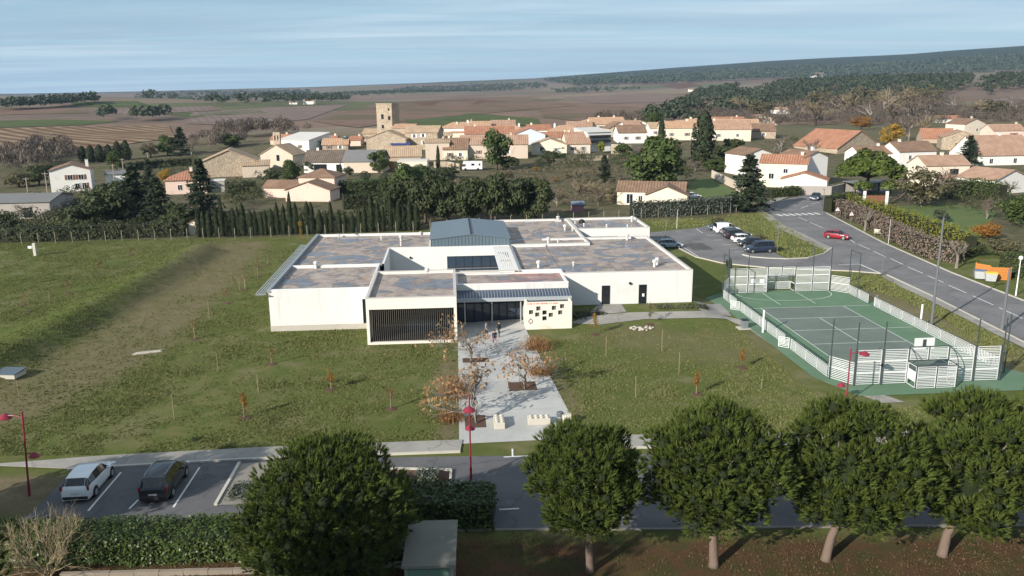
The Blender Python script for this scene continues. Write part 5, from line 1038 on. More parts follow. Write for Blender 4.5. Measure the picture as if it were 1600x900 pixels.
def shell(par, w, d, h, rh, kind, wall, roof, x0=0., y0=0., z0=0., over=.32, chim=None):
    """one rectangular house body with its roof; ridge along x for 'e', along y for 'g', hipped 'h', flat 'f', single slope 'm'"""
    xa, xb, ya, yb = x0-w/2, x0+w/2, y0, y0+d; b = MB(); z1 = z0+h; lo = z0-1.2; o_ = over
    if kind in ('h', 'f'): b.box(xa, ya, lo, xb, yb, z1)
    elif kind == 'g': b.prism([(xa, lo), (xb, lo), (xb, z1), (x0, z1+rh), (xa, z1)], 'y', ya, yb)
    elif kind == 'e': b.prism([(ya, lo), (yb, lo), (yb, z1), (ya+d/2, z1+rh), (ya, z1)], 'x', xa, xb)
    elif kind == 'm': b.prism([(ya, lo), (yb, lo), (yb, z1+rh), (ya, z1)], 'x', xa, xb)
    b.build('wall', wall, par); r = MB(); e = .03; k = rh/(d/2 if kind == 'e' else w/2) if kind in 'eg' else 0; ro = None; ob = []
    if kind == 'g':
        for s in (-1, 1):
            r = MB(); P = [(x0, ya-o_, z1+rh+.13), (x0+s*(w/2+o_), ya-o_, z1-k*o_+.13), (x0+s*(w/2+o_), yb+o_, z1-k*o_+.13), (x0, yb+o_, z1+rh+.13)]; roofslab(r, P); ob.append(r.build('roof', roof, par)); uvroof(ob[-1], 1)
    elif kind == 'e':
        ym = ya+d/2
        for s in (-1, 1):
            r = MB(); P = [(xa-o_, ym, z1+rh+.13), (xb+o_, ym, z1+rh+.13), (xb+o_, ym+s*(d/2+o_), z1-k*o_+.13), (xa-o_, ym+s*(d/2+o_), z1-k*o_+.13)]; roofslab(r, P); ob.append(r.build('roof', roof, par)); uvroof(ob[-1], 0)
    elif kind == 'h':
        c = min(w, d)/2; xm0, xm1, ym0, ym1 = xa+c, xb-c, ya+c, yb-c
        if w >= d: R0, R1 = (xm0, (ya+yb)/2, z1+rh), (xm1, (ya+yb)/2, z1+rh)
        else: R0, R1 = (x0, ym0, z1+rh), (x0, ym1, z1+rh)
        A, B_, C_, D_ = (xa-o_, ya-o_, z1+.02), (xb+o_, ya-o_, z1+.02), (xb+o_, yb+o_, z1+.02), (xa-o_, yb+o_, z1+.02)
        fs = [(A, B_, R1, R0), (B_, C_, R1), (C_, D_, R0, R1), (D_, A, R0)] if w >= d else [(A, B_, R0), (B_, C_, R1, R0), (C_, D_, R1), (D_, A, R0, R1)]
        for q, f in enumerate(fs): r = MB(); roofslab(r, f, .14); ob.append(r.build('roof', roof, par)); uvroof(ob[-1], q % 2)
    elif kind == 'f': r.box(xa-.1, ya-.1, z1+.002, xb+.1, yb+.1, z1+.2); ob.append(r.build('roof', roof, par))
    elif kind == 'm': roofslab(r, [(xa-o_, ya-o_, z1-rh/d*o_+.15), (xb+o_, ya-o_, z1-rh/d*o_+.15), (xb+o_, yb+o_, z1+rh+rh/d*o_+.15), (xa-o_, yb+o_, z1+rh+rh/d*o_+.15)]); ob.append(r.build('roof', roof, par)); uvroof(ob[-1], 0)
    if chim is not None:
        cx_, cy_ = chim; zc_ = z1+rh*.55; c = MB().box(cx_-.35, cy_-.3, zc_-.6, cx_+.35, cy_+.3, z1+rh+.7).build('chimney', wall, par); MB().box(cx_-.42, cy_-.37, z1+rh+.702, cx_+.42, cy_+.37, z1+rh+.82).build('cap', KERB, c)
    return ob
def house(u, v, wpx, d, hpx, rpx, kind, wall, roof, label, yaw=0., wins=(), chim=None, name='house', cat='house', side=(), extra=(), door=None, dist=None):
    p = hit(u, v); m = mpp(p); w, h, rh = wpx*m, hpx*m, rpx*m; yw = R(yaw)+math.atan2(-p.x, p.y)*.0
    t = thing(name, label, cat, p, yw); dd = d if d > 0 else -d*w
    shell(t, w, dd, h, rh, kind, WL[wall], RF[roof], chim=None if chim is None else (chim*w/2, dd*.5))
    for wi in wins: window(t, wi[0]*w/2, wi[1]*h, wi[2], wi[3], 0., 'x', wi[4] if len(wi) > 4 else None)
    for wi in side:
        ax = 'y' if wi[0] < 0 else '-y'; window(t, abs(wi[0])*dd, wi[1]*h, wi[2], wi[3], -w/2 if wi[0] < 0 else w/2, ax, wi[4] if len(wi) > 4 else None)
    if door: dr = MB().box(door[0]*w/2-.5, -.06, 0, door[0]*w/2+.5, -.002, 2.1).build('door', SHUT[door[1]], t); MB().box(door[0]*w/2+.32, -.09, 1.0, door[0]*w/2+.38, -.062, 1.1).build('handle', GALV, dr)
    for e in extra: shell(t, e[0]*m, e[1], e[2]*m, e[3]*m, e[4], WL[e[5]], RF[e[6]], e[7]*m, e[8], e[9]*m if len(e) > 9 else 0.)
    return t
W2 = ((-.5, .55, 1.0, 1.2), (.5, .55, 1.0, 1.2))
# left side
house(113, 299, 57, 9, 33, 9, 'g', 'w', 'b', 'white two-storey house with brown roof at the far left', 22, ((-.02, .55, 1.1, 1.2, 'b'), (.52, .55, 1.1, 1.2, 'b'), (.3, .12, 1.0, 1.3, 'w'), (.62, .1, 1.0, 1.5, 'b')), .8, side=((.3, .5, .9, 1.2), (.7, .5, .9, 1.2)), extra=((28, 5, 22, 3, 'm', 'w', 'g', 62, 3),))
house(292, 303, 60, 9, 22, 12, 'h', 'p', 'r', 'pink house with orange hipped roof behind the tall conifer', 14, ((-.3, .3, 1.0, 1.2),), .2, side=((.4, .3, 1.2, 1.3),), extra=((20, 4, 17, 2, 'f', 'g', 'w', 46, 2),))
house(30, 342, 96, 12, 26, 8, 'e', 'g', 'g', 'grey sheet-roofed shed at the left edge', 6, ((.3, .1, 1.6, 1.8, 'd'),), name='shed', cat='shed')
house(360, 276, 86, 12, 23, 18, 'g', 's', 't', 'big rubble stone house left of the chapel', 14, (), None, extra=((40, 6, 18, 5, 'm', 'b', 't', 40, -4),))
house(496, 308, 58, 8, 31, 11, 'h', 'p', 'b', 'pink villa with a raised hipped tower block and front gable', -8, ((.25, .45, .7, .7, 'd'),), extra=((62, 6, 16, 9, 'e', 'p', 'b', -52, -1.5), (70, 6.5, 17, 12, 'g', 'p', 'b', 4, -7.5)), name='villa')
house(508, 270, 66, 10, 17, 16, 'e', 'w', 'd', 'long white house with a dark tiled roof and wide glazed bay', -3, ((-.2, .15, 3.6, 2.0, 'd'), (.62, .15, .8, 1.9, 'd')), -.5)
house(568, 270, 62, 10, 18, 15, 'e', 'b', 'g', 'barn with a grey roof right of the long white house', -3, (), name='barn', cat='barn')
house(630, 262, 56, 9, 18, 14, 'e', 't', 't', 'tan rendered barn below the stone manor', 4, (), name='barn', cat='barn')
t = house(645, 274, 46, 6, 22, 2, 'f', 'c', 'w', 'flat-roofed cream garage with a wide dark opening', 0, (), name='garage', cat='garage'); MB().box(-3.2, -.04, 0, 3.4, -.003, 2.6).build('dark_opening', BLKP, t)  # flat black panel stands for the shade inside the garage opening
# chapel with bell gable
t = house(433, 262, 56, 9, 20, 15, 'g', 'b', 't', 'small chapel with a two-arched bell gable', -14, ((.1, .55, .9, 1.7, 'd'),), name='chapel', cat='chapel')
bw = MB(); bw.box(-6.4, 10, 0, -3.9, 10.7, 7.9)
for a in (-6.4, -5.35, -4.3): bw.box(a, 10, 7.9, a+.4, 10.7, 9.5)
bw.box(-6.4, 10, 9.5, -3.9, 10.7, 10.5); bw.build('bell_gable', WL['s'], t)
for a in (-5.66, -4.62): MB().lathe([(.28, 0), (.22, .25), (.14, .45), (.03, .5)], 10, (a, 10.35, 8.5)).build('bell', DARKF, t)
# manor and tower
t = house(604, 236, 64, 12, 19, 12, 'g', 's', 't', 'stone manor with a broad gable below the tower', -8, ((.12, .1, .9, 1.4, 'd'),), name='manor', extra=((34, 10, 34, 5, 'e', 's', 'o', 18, 8), (52, 10, 28, 9, 'e', 's', 't', 52, 4)))
for x_, z_ in ((9.5, 4.6), (12.8, 4.8), (13, 2.2)): window(t, x_, z_, .9, 1.2, 4., 'x', 'w')
MB().add([(1.6, -.8, 2.2), (9, -.8, 2.2), (9, .3, 3.1), (1.6, .3, 3.1)], [(0, 1, 2, 3)]).build('solar_panel', M('solar_blue', (.03, .05, .16), .2, .1, 2.), t)
p = hit(608, 222); m = mpp(p); t = thing('stone_tower', 'square stone tower rising above the village', 'tower', p, R(-18)); tw_, th_ = 26*m, 58*m
MB().box(-tw_/2, -tw_/2, -2, tw_/2, tw_/2, th_).build('wall', WL['s'], t); MB().box(-tw_/2-.12, -tw_/2-.12, th_+.002, tw_/2+.12, tw_/2+.12, th_+.35).build('cornice', WL['s'], t); MB().box(-tw_/2+.4, -tw_/2+.4, th_+.352, tw_/2-.4, tw_/2-.4, th_+.42).build('roof', RF['d'], t)
for x_, z_, w_, h_ in ((-.12*tw_, .62*th_, .9, 1.7), (.32*tw_, .60*th_, .9, 1.3), (-.12*tw_, .38*th_, .8, 1.2), (.3*tw_, .84*th_, .6, .7)): window(t, x_, z_, w_, h_, -tw_/2, 'x', 'd')
window(t, 0, .8*th_, .7, 1.0, -tw_/2, 'y', 'd')
# central village
V_ = [(460, 238, 50, 14, 17, 8, 'm', 'w', 'w', 'pale low warehouse with a white sheet roof behind the chapel', -20), (436, 226, 26, 8, 7, 7, 'e', 'b', 'r', 'small house with a bright red roof beside the bell gable', -10),
      (524, 236, 36, 8, 9, 8, 'e', 'b', 'o', 'small orange-roofed cottage left of the manor', 5), (513, 226, 22, 8, 6, 6, 'e', 'w', 'r', 'tiny red-roofed shed beside the water tank', 0), (555, 228, 16, 8, 8, 5, 'e', 'p', 'r', 'small red-roofed outbuilding against the manor', 0),
      (684, 250, 34, 10, 24, 4, 'e', 'b', 't', 'beige plain-walled house right of the manor', 4), (712, 250, 34, 10, 15, 15, 'e', 'c', 'b', 'brown-roofed house with a chimney in front of the hipped house', 0), (716, 216, 52, 10, 14, 8, 'h', 'w', 'o', 'white house with an orange hipped roof above the row', 0), (728, 216, 44, 8, 8, 12, 'h', 'c', 'k', 'low rose hipped roof in front of the white hipped house', 0),
      (772, 248, 96, 11, 20, 12, 'e', 'b', 'k', 'long beige house with a brown-rose roof behind the round pine', 0), (765, 220, 70, 10, 10, 10, 'e', 'c', 'r', 'terracotta-roofed house behind the long beige house', 2), (800, 214, 40, 8, 8, 8, 'h', 'w', 'o', 'small orange-roofed house left of the pale blue gable', 0),
      (827, 226, 46, 12, 14, 9, 'g', 'l', 'r', 'pale blue gabled hall with a red roof edge', 6), (862, 224, 56, 9, 8, 7, 'e', 'c', 'r', 'low cream house with a long orange roof right of the pale blue hall', 0), (858, 242, 50, 10, 14, 9, 'g', 'c', 't', 'cream gabled house with a small dark window and oval opening', -4),
      (884, 214, 50, 10, 8, 8, 'h', 'w', 'o', 'orange hipped roof house above the brown-roofed one', 0), (904, 240, 34, 10, 14, 16, 'e', 'c', 'k', 'house with a steep rose roof left of the modern white house', 8), (951, 205, 50, 10, 10, 9, 'e', 'c', 'o', 'cream house with a wide orange roof and chimney on the hill', 10),
      (988, 224, 40, 10, 15, 10, 'e', 'w', 'b', 'white house with a brown roof and satellite dish', 4), (1003, 205, 28, 9, 8, 6, 'g', 'w', 't', 'small white gable on the crest above the satellite dish house', 0), (1062, 219, 52, 10, 17, 9, 'e', 'c', 'o', 'cream house with orange roof left of the tall cypress', 0), (1094, 212, 36, 10, 14, 9, 'e', 'c', 'o', 'orange-roofed house just behind the tall cypress', 0),
      (1138, 220, 62, 11, 16, 12, 'e', 'c', 'k', 'long cream house with rose roof right of the tall cypress', -6), (1180, 216, 56, 11, 10, 10, 'e', 'c', 'b', 'brown-roofed house at the edge of the bare wood', -6), (1130, 200, 60, 10, 8, 7, 'e', 'b', 'r', 'low red-roofed house under the pine wood', -4), (1190, 196, 44, 10, 8, 7, 'g', 'b', 'k', 'low house half hidden by bare trees beyond the cypress', 8)]
V_ += [(748, 208, 34, 9, 9, 7, 'e', 'c', 'o', 'small orange-roofed house peeping over the terracotta row', 3), (905, 207, 36, 9, 8, 7, 'e', 'c', 'k', 'rose-roofed house peeping over the orange hipped roof', -4), (925, 200, 30, 9, 8, 6, 'h', 'w', 'o', 'small hipped house left of the wide orange roof', 0), (1032, 214, 30, 9, 12, 8, 'e', 'c', 't', 'tan-roofed house behind the slim cypress', 4), (1076, 206, 34, 9, 9, 7, 'e', 'b', 'k', 'rose-roofed house behind the orange-roofed pair', -3), (1112, 207, 40, 9, 10, 8, 'e', 'c', 't', 'tan-roofed house behind the long rose-roofed house', -5), (1160, 206, 46, 10, 9, 8, 'e', 'c', 'o', 'orange-roofed house above the brown-roofed one by the bare wood', -6), (968, 214, 30, 9, 12, 9, 'g', 'b', 'b', 'brown gabled house left of the satellite dish house', 10), (843, 212, 34, 9, 8, 7, 'e', 'w', 'r', 'red-roofed house behind the pale blue hall', 4), (690, 226, 28, 9, 10, 7, 'e', 'b', 't', 'tan-roofed house right behind the manor wing', 2), (655, 224, 30, 9, 9, 7, 'e', 's', 'o', 'orange-roofed stone house behind the manor wing', -5), (786, 205, 34, 9, 8, 7, 'e', 'b', 'k', 'rose-roofed house behind the terracotta row', 0), (985, 208, 30, 9, 10, 7, 'e', 'c', 'k', 'rose-roofed house between the crest gable and the wide orange roof', 6), (580, 222, 24, 8, 12, 6, 'e', 's', 't', 'stone house tucked left of the tower foot', -6)]
for q in V_:
    u, v, wp, d, hp, rp, kd, wa, ro, lab, yw = q; wp *= 1.1; hp *= 1.12; rp *= 1.05; wa = {2: 's', 5: 'w', 8: 't', 11: 's', 14: 'w'}.get(V_.index(q) % 15, wa) if not any(z_ in lab for z_ in ('cream', 'white', 'beige', 'pale', 'stone')) else wa; wn = [] if hp < 9 else [(-.45, .35, .9, 1.1, random.choice(('w', 'b', 'g'))), (.4, .35, .9, 1.1, random.choice(('w', 'b', 'g')))]
    if 'pale blue' in lab or 'plain-walled' in lab: wn = []
    house(u, v, wp, d, hp, rp, kd, wa, ro, lab, yw, wn, random.choice((-.6, .5, .7)) if kd in 'eh' else None, name='warehouse' if 'warehouse' in lab else 'hall' if 'hall' in lab and 'gabled hall' in lab else 'house', cat='house')
t = house(936, 237, 42, 10, 30, 5, 'm', 'w', 'w', 'modern white house with two dark balcony bands', 24, ((0, .12, 1.2, 1.2, 'd'),), None)
for z_ in (.72, .48): mm = mpp(hit(936, 237)); b = MB().box(-18*mm, -1.2, z_*30*mm, 18*mm, -.01, z_*30*mm+.9).build('balcony', BLKP, t)
# bungalow behind the hedge
house(1016, 321, 104, 8, 22, 12, 'e', 'c', 'b', 'cream bungalow with a brown tiled L-shaped roof', -14, ((-.62, .12, 1.3, 2.0, 'w'), (-.3, .3, .8, 1.1)), extra=((62, 7, 20, 13, 'g', 'c', 'b', 26, -3.5),), name='bungalow')
# right side
house(1186, 274, 54, 10, 32, 9, 'g', 'w', 'b', 'white gabled house with a dark balcony recess behind the conifer', 18, ((-.55, .35, 2.6, 1.6, 'd'),), None, side=((.4, .5, 1.2, 1.2),))
house(1222, 293, 70, 8, 38, 11, 'e', 'c', 'r', 'cream house with a bright orange roof and attached garage', -24, ((.1, .6, 1.0, 1.0, 'w'), (-.5, .35, 1.2, 1.3)), .7, extra=((66, 6, 17, 10, 'g', 'w', 'r', 34, -5.5),))
house(1272, 291, 50, 9, 45, 9, 'g', 'w', 'b', 'tall white gabled house left of the umbrella pine', 26, ((.55, .1, 1.0, 2.1, 'w'),), .8, side=((.3, .6, 1.3, 1.3, 'w'), (.55, .12, 1.1, 2.1, 'w')))
house(1342, 238, 96, 20, 8, 25, 'g', 's', 'r', 'large stone barn with a broad gable and red-brown roof', 27, (), name='barn', cat='barn')
house(1368, 262, 56, 9, 22, 10, 'e', 'w', 'b', 'white house with brown roof behind the umbrella pine', 6, (), .5)
house(1432, 262, 68, 9, 26, 13, 'e', 'w', 'b', 'white house with two chimneys right of the umbrella pine', 14, ((-.4, .5, .9, 1.2, 'w'), (.5, .45, 1.1, 1.4, 'w')), -.5, side=((-.5, .3, 1.6, 1.6, 'd'),))
house(1478, 290, 72, 8, 32, 13, 'e', 'c', 'k', 'house with a brown roller shutter and a tiled lean-to', 6, ((.3, .48, 2.2, 1.6, 'd'), (-.5, .4, .9, 1.2)), .1, extra=((62, 3.5, 10, 6, 'm', 'c', 'k', 14, -3.5),))
house(1572, 258, 96, 14, 16, 28, 'e', 'w', 'k', 'wide house with a big terracotta roof at the right', 8, ((-.55, .2, 1.1, 1.4, 'w'), (.3, .2, 1.1, 1.4)), .2)
house(1580, 302, 80, 10, 22, 14, 'g', 'w', 'k', 'white gabled house at the right edge below the terracotta roof', 24, (), None)
house(1466, 224, 46, 11, 8, 14, 'e', 't', 'r', 'red-roofed stone barn behind the wood edge', -14, (), name='barn', cat='barn'); house(1500, 235, 54, 10, 20, 10, 'g', 's', 'k', 'stone gabled house with a rose roof behind the white fir', -18, ((-.2, .3, .9, 1.1, 'd'),))
house(1522, 212, 44, 10, 18, 8, 'g', 'c', 'b', 'cream gabled house standing above the terracotta roof', 20, ((.2, .4, .9, 1.1),), .5); house(1576, 216, 52, 9, 12, 9, 'e', 'p', 'k', 'pale pink house with a red shutter at the top right', 4, ((.3, .2, 1.6, 1.5, 'r'),), .8); house(1484, 192, 40, 9, 6, 5, 'e', 'w', 'r', 'low red-roofed house under the bare wood at top right', -8, ())
house(1545, 285, 30, 6, 12, 5, 'e', 'w', 'r', 'small annexe with a red tiled roof between the right-hand houses', 8, ())
for u, v, w_, lab in ((458, 163, 12, 'tiny white farmhouse left of the pair in the far pine wood'), (483, 163, 18, 'tiny white farmhouse right of the pair in the far pine wood'), (1082, 143, 10, 'tiny white farmhouse at the edge of the right-hand wood'), (1280, 121, 18, 'far farm with pale walls among the pine hills, right of two'), (1236, 118, 14, 'far farm with pale walls among the pine hills, left of two'), (12, 165, 10, 'tiny white farm at the far left edge'), (1222, 178, 24, 'pale house among the bare trees below the pine wood')):
    house(u, v, w_, -.7, w_*.28, w_*.14, 'e', 'w', 'k', lab, 5, ())
# garden walls
def wall_run(label, pts, h, mat, name='garden_wall', th=.25, cope=True):
    P = [hit(*p) for p in pts]; t = thing(name, label, 'wall', P[0]); o = P[0]
    for a, b in zip(P[:-1], P[1:]):
        d = b-a; L = math.hypot(d.x, d.y); n = max(1, int(L/3.)); ang = math.atan2(d.y, d.x)
        for k in range(n):
            q = MB().box(.01, -th/2, -.8, L/n-.01, th/2, h).build('wall_section', mat, t, loc=(a.x-o.x+d.x*k/n, a.y-o.y+d.y*k/n, a.z-o.z+d.z*k/n), rz=ang)
            if cope: MB().box(0, -th/2-.04, h+.001, L/n, th/2+.04, h+.08).build('coping', KERB, q)
wall_run('grey block wall below the white houses at the road bend', [(1224, 304), (1298, 305), (1328, 298)], 2.0, WL['g']); wall_run('pale garden wall with green mesh left of the tall conifer', [(1112, 277), (1142, 292), (1163, 304)], 1.9, WL['b']); wall_run('low stone wall behind the scrub below the cream gable', [(868, 256), (905, 252), (950, 250)], 1.4, WL['s']); wall_run('stone retaining wall below the satellite dish house', [(955, 240), (985, 242), (1000, 240)], 3.2, WL['s']); wall_run('pale wall along the far garden beside the motorhome', [(678, 262), (700, 262), (718, 266)], 1.8, WL['s'])
t = thing('garden_gate', 'brown gate between two white pillars behind the yellow hedge', 'gate', hit(1367, 320), R(-6))
for x in (-2.3, 2.3): MB().box(x-.25, -.25, 0, x+.25, .25, 2.9).build('pillar', WHITEP, t); 
for k in range(9): MB().box(-1.95+k*.43, -.04, .1, -1.55+k*.43, .04, 2.0).build('board', SHUT['b'], t)
t = thing('dark_shed', 'dark carport beside the umbrella pine', 'carport', hit(1365, 303), R(12)); MB().box(-5, 0, 2.5, 5, 5, 2.7).build('roof', RF['g'], t)
for x in (-4.7, 4.7):
    for y in (.3, 4.6): MB().box(x-.1, y-.1, -.3, x+.1, y+.1, 2.499).build('post', DARKF, t)
MB().box(-4.6, 4.7, -.3, 4.6, 4.8, 2.4).build('back_wall', WL['g'], t)
# motorhome
t = thing('motorhome', 'white motorhome parked on the waste ground by the round pine', 'motorhome', hit(738, 266), R(4))
def tall(x0, x1, y0, y1, prof): return MB().prism(prof, 'y', y0, y1)
tall(0, 0, -1.1, 1.1, [(-3.1, .4), (3.0, .4), (3.0, 2.7), (-2.6, 2.8), (-2.9, 2.0), (-1.9, 1.95), (-2.0, 1.2), (-3.1, 1.0)]).build('body', PW, t)
MB().add([(-2.03, -1.0, 1.22), (-2.03, 1.0, 1.22), (-1.93, 1.0, 1.92), (-1.93, -1.0, 1.92)], [(0, 1, 2, 3)]).build('windscreen', CGL, t)
for x, w_ in ((-.3, .9), (1.9, .5)): MB().box(x, -1.13, 1.5, x+w_, -1.101, 2.1).build('window', CGL, t)
for x in (-2.1, 1.7):
    for y in (-1.0, 1.0): MB().tube([(x, y-.12, .38), (x, y+.12, .38)], .38, 14).build('wheel', TYRE, t)
# tank, village poles
t = thing('water_tank', 'dark teal cylindrical tank left of the manor', 'tank', hit(541, 233)); MB().lathe([(1.4, 0), (1.4, 4.0), (.9, 4.5), (.1, 4.6)], 14).build('shell', M('tank_teal', (.035, .075, .09), .5, .1, 1.), t); MB().lathe([(1.43, 2.), (1.43, 2.12)], 14).build('band', DARKF, t)
WOODP = M('pole_wood', (.30, .26, .21), .9, .15, 2.)
for u, v, h_, lab in ((78, 331, 8.5, 'tall wooden utility pole beside the grey shed'), (47, 327, 7., 'shorter utility pole in front of the grey shed'), (180, 295, 6.5, 'utility pole beside the carport of the white house'), (194, 280, 6, 'utility pole just right of the white house'), (233, 268, 6, 'utility pole in the garden left of the pink house'), (1055, 185, 9, 'distant pole on the field above the cypress')):
    p = hit(u, v); t = thing('utility_pole', lab, 'utility pole', p); MB().tube([(0, 0, -.3), (.1, 0, h_)], [.16, .10], 8).build('pole', WOODP, t); MB().bar((-.6, 0, h_-.4), (.7, 0, h_-.4), .10).build('crossarm', WOODP, t)
# ------------------------------------------------------------------ fences behind the lawn
FP = M('fence_post_concrete', (.30, .265, .215), .9, .15, 2.)
def wirefence(label, pts, n, h, rust=False):
    P = [hit(*p) for p in pts]; seg = [(P[i+1]-P[i]).length for i in range(len(P)-1)]; tot = sum(seg); t = thing('wire_fence', label, 'fence', P[0]); o = P[0]; Q = []
    for k in range(n):
        s = tot*k/(n-1); i = 0
        while i < len(seg)-1 and s > seg[i]: s -= seg[i]; i += 1
        q = P[i].lerp(P[i+1], min(s/seg[i], 1)); q.z = float(hh(q.x, q.y)); Q.append(q-o)
    pm = MB().tube([(0, 0, -.2), (0, 0, h)], .05, 6).mesh('fence_post', FP)
    for q in Q: link('post', pm, t, q)
    for z in (.12, h*.5, h-.08):
        for a, b in zip(Q[:-1], Q[1:]): pass
        MB().tube([q+Vector((0, 0, z)) for q in Q], .006, 4).build('wire', DARKF, t)
wirefence('wire fence on concrete posts along the back of the left lawn', [(34, 382), (392, 372)], 15, 1.85); wirefence('wire fence behind the flat-roofed building', [(395, 371.5), (520, 367), (657, 361.5), (800, 352), (990, 342)], 24, 1.85); wirefence('wire fence in front of the grey hedge by the parking', [(1002, 340.5), (1100, 336), (1172, 330)], 8, 1.9)
# ------------------------------------------------------------------ hedges
leafbox('laurel_hedge', 'dense laurel hedge along the front parking bays', 'hedge', [(-30, 41.1), (-26, 41.2), (-21, 41.3), (-13.2, 41.5)], 2.7, 1.45, L_HEDGE, .11, 110, soft=.07)
leafbox('dark_hedge', 'dark clipped hedge in the shade behind the kiosk', 'hedge', [(-8.5, 45.0), (-1.1, 44.6)], 3.0, 1.7, L_HEDGE, .15, 45, seed=2, soft=.05)
leafbox('ivy_bank', 'low ivy patch beside the kiosk under the big pine', 'ground cover', [(-7.6, 40.9), (-5.9, 40.8)], 1.6, .5, L_HEDGE, .13, 60, seed=5)
def hp(name, label, pts, wd, ht, mat, size, dens, **k): return leafbox(name, label, 'hedge', [tuple(hit(*p)) for p in pts], wd, ht, mat, size, dens, **k)
hp('grey_hedge', 'pale grey-green conifer hedge in front of the cream bungalow', [(985, 340), (1060, 337), (1120, 333), (1160, 329)], 1.8, 3.1, L_GREY, .22, 14, seed=7); hp('clipped_hedge', 'tall clipped green hedge right of the pink villa', [(530, 306), (572, 304), (612, 301)], 2.0, 3.4, L_GREEN, .24, 12, seed=8, soft=.02); hp('clipped_hedge', 'lower clipped hedge terrace under the tall clipped hedge', [(536, 327), (600, 323)], 2.0, 3.0, L_OAK, .24, 12, seed=18, soft=.02)
hp('box_hedge', 'dark box hedge beside the road below the conifer', [(1201, 309), (1247, 305)], 2.4, 2.0, L_GREEN, .2, 20, seed=9, soft=.03); hp('garden_hedge', 'green hedge of the right-hand garden below the lean-to house', [(1478, 310), (1520, 308), (1566, 316)], 2.4, 4.0, L_GREEN, .26, 12, seed=10); hp('garden_hedge', 'bushy hedge at the road corner by the zebra crossing', [(1292, 331), (1330, 322)], 2.2, 3.0, L_GREEN, .22, 18, seed=12); hp('garden_hedge', 'leafy hedge at the right edge behind the orange screen', [(1562, 428), (1640, 440)], 2.4, 2.8, L_GREEN, .16, 30, seed=13); hp('garden_hedge', 'dark hedge on the lawn of the long white house', [(355, 305), (398, 300)], 1.8, 2.6, L_OAK, .24, 14, seed=14); hp('garden_hedge', 'clipped hedge below the vineyard left of the pink house', [(196, 268), (245, 262), (300, 258)], 2.0, 2.4, L_OAK, .3, 8, seed=15)
hp('dry_hedge', 'bare brown hedge running along the road behind the pollards', [(1310, 335), (1352, 352), (1400, 378), (1448, 402), (1500, 412)], 1.5, 2.9, L_TWIG, .20, 26, seed=16, soft=.12); hp('yellow_hedge', 'yellow-green hedge behind the bare roadside hedge', [(1325, 330), (1372, 345), (1425, 365), (1480, 385), (1516, 402)], 1.8, 3.3, L_LIME, .20, 16, seed=17, soft=.16)
hp('dark_hedge', 'dark hedge row behind the left lawn fence', [(-5, 378), (60, 377), (130, 374), (210, 371), (290, 368)], 2.6, 2.6, L_OAK, .24, 12, seed=19, soft=.2)
leafbox('lavender_bed', 'low grey-green shrub bed in front of the right wing, long one', 'shrubs', [tuple(loc2w(42.2, 2.9)), tuple(loc2w(48.2, 2.7))], 1.6, .75, L_OLIVE, .12, 60, seed=20, soft=.2); leafbox('lavender_bed', 'dark low shrub bed beside the sign wall', 'shrubs', [tuple(loc2w(32.3, .9)), tuple(loc2w(36.0, 2.2))], 2.2, .7, L_OLIVE, .12, 50, seed=21, soft=.2)
leafbox('planted_shrubs', 'grey santolina shrubs in the bed beside the bays', 'shrubs', [(-18.0, 48.0), (-16.4, 48.0)], 1.6, .45, L_GREY, .09, 90, seed=22, soft=.25); leafbox('planted_shrubs', 'silvery shrub with a spiky plant in the bed by the red lamp', 'shrubs', [(-6.4, 49.6), (-4.9, 49.6)], 1.3, .6, L_GREY, .09, 90, seed=23, soft=.25); leafbox('planted_shrubs', 'dull green shrubs in the bed left of the red lamp', 'shrubs', [(-9.2, 49.0), (-6.8, 49.1)], 1.6, .5, L_OLIVE, .09, 80, seed=24, soft=.25)
# ------------------------------------------------------------------ saplings and stakes on the lawns
STK = M('stake_wood', (.29, .225, .15), .9, .15, 3.)
def sapling(label, u, v, hpx, kind, stakes=1, wide=.35, bare=False):
    p = hit(u, v); m = mpp(p); h = hpx*m*1.03; t = thing('sapling' if kind else 'planting_stake', label, 'sapling' if kind else 'stake', p, random.uniform(0, 6), 'young trees and stakes on the lawns')
    hs__ = min(h, 2.0) if kind else h
    if stakes:
        for k in range(stakes): a = 2.1*k; r_ = .0 if stakes == 1 else .45; MB().tube([(r_*math.cos(a)+.07, r_*math.sin(a), -.1), (r_*math.cos(a)+.07, r_*math.sin(a), hs__*(1 if not kind else .75))], .028, 6).build('stake', STK, t)
    if kind:
        rg = np.random.default_rng(int(u*7+v)); b = MB(); b.tube([(0, 0, -.05), (rg.normal(0, .03), 0, h*.5), (0, 0, h)], [.03, .022, .006], 5)
        E_ = []
        for k in range(16):
            z = h*rg.uniform(.3, .9); a = rg.uniform(0, 6.28); L = h*wide*rg.uniform(.25, .6)*(1.15-z/h); e = np.array((math.cos(a)*L, math.sin(a)*L, z+L*.8)); b.tube([(0, 0, z), e], [.010, .004], 3, cap=False); E_.append((np.array((0, 0, z)), e))
        b.build('trunk', L_TWIG if kind == 'r' else BARK, t, fix=False)
        n = {'y': 420, 'o': 300, 'r': 90, 'g': 200}[kind]; P = np.array([a+(e-a)*rg.uniform(.2, 1.1) for a, e in [E_[i] for i in rg.integers(0, 16, n)]])+rg.normal(0, .09, (n, 3)); V, F = cards(P, rg.normal(0, 1, (n, 3)), rg.uniform(.05, .10, n), 1.6, rg=rg)
        link('leaves', fastmesh('leaves', V, F, {'y': L_YEL, 'o': L_ORG, 'r': L_RED, 'g': L_SCRUB}[kind]), t)
        MB().lathe([(.55, -.02), (.45, .05), (.1, .08)], 9).build('mulch', SOIL, t)
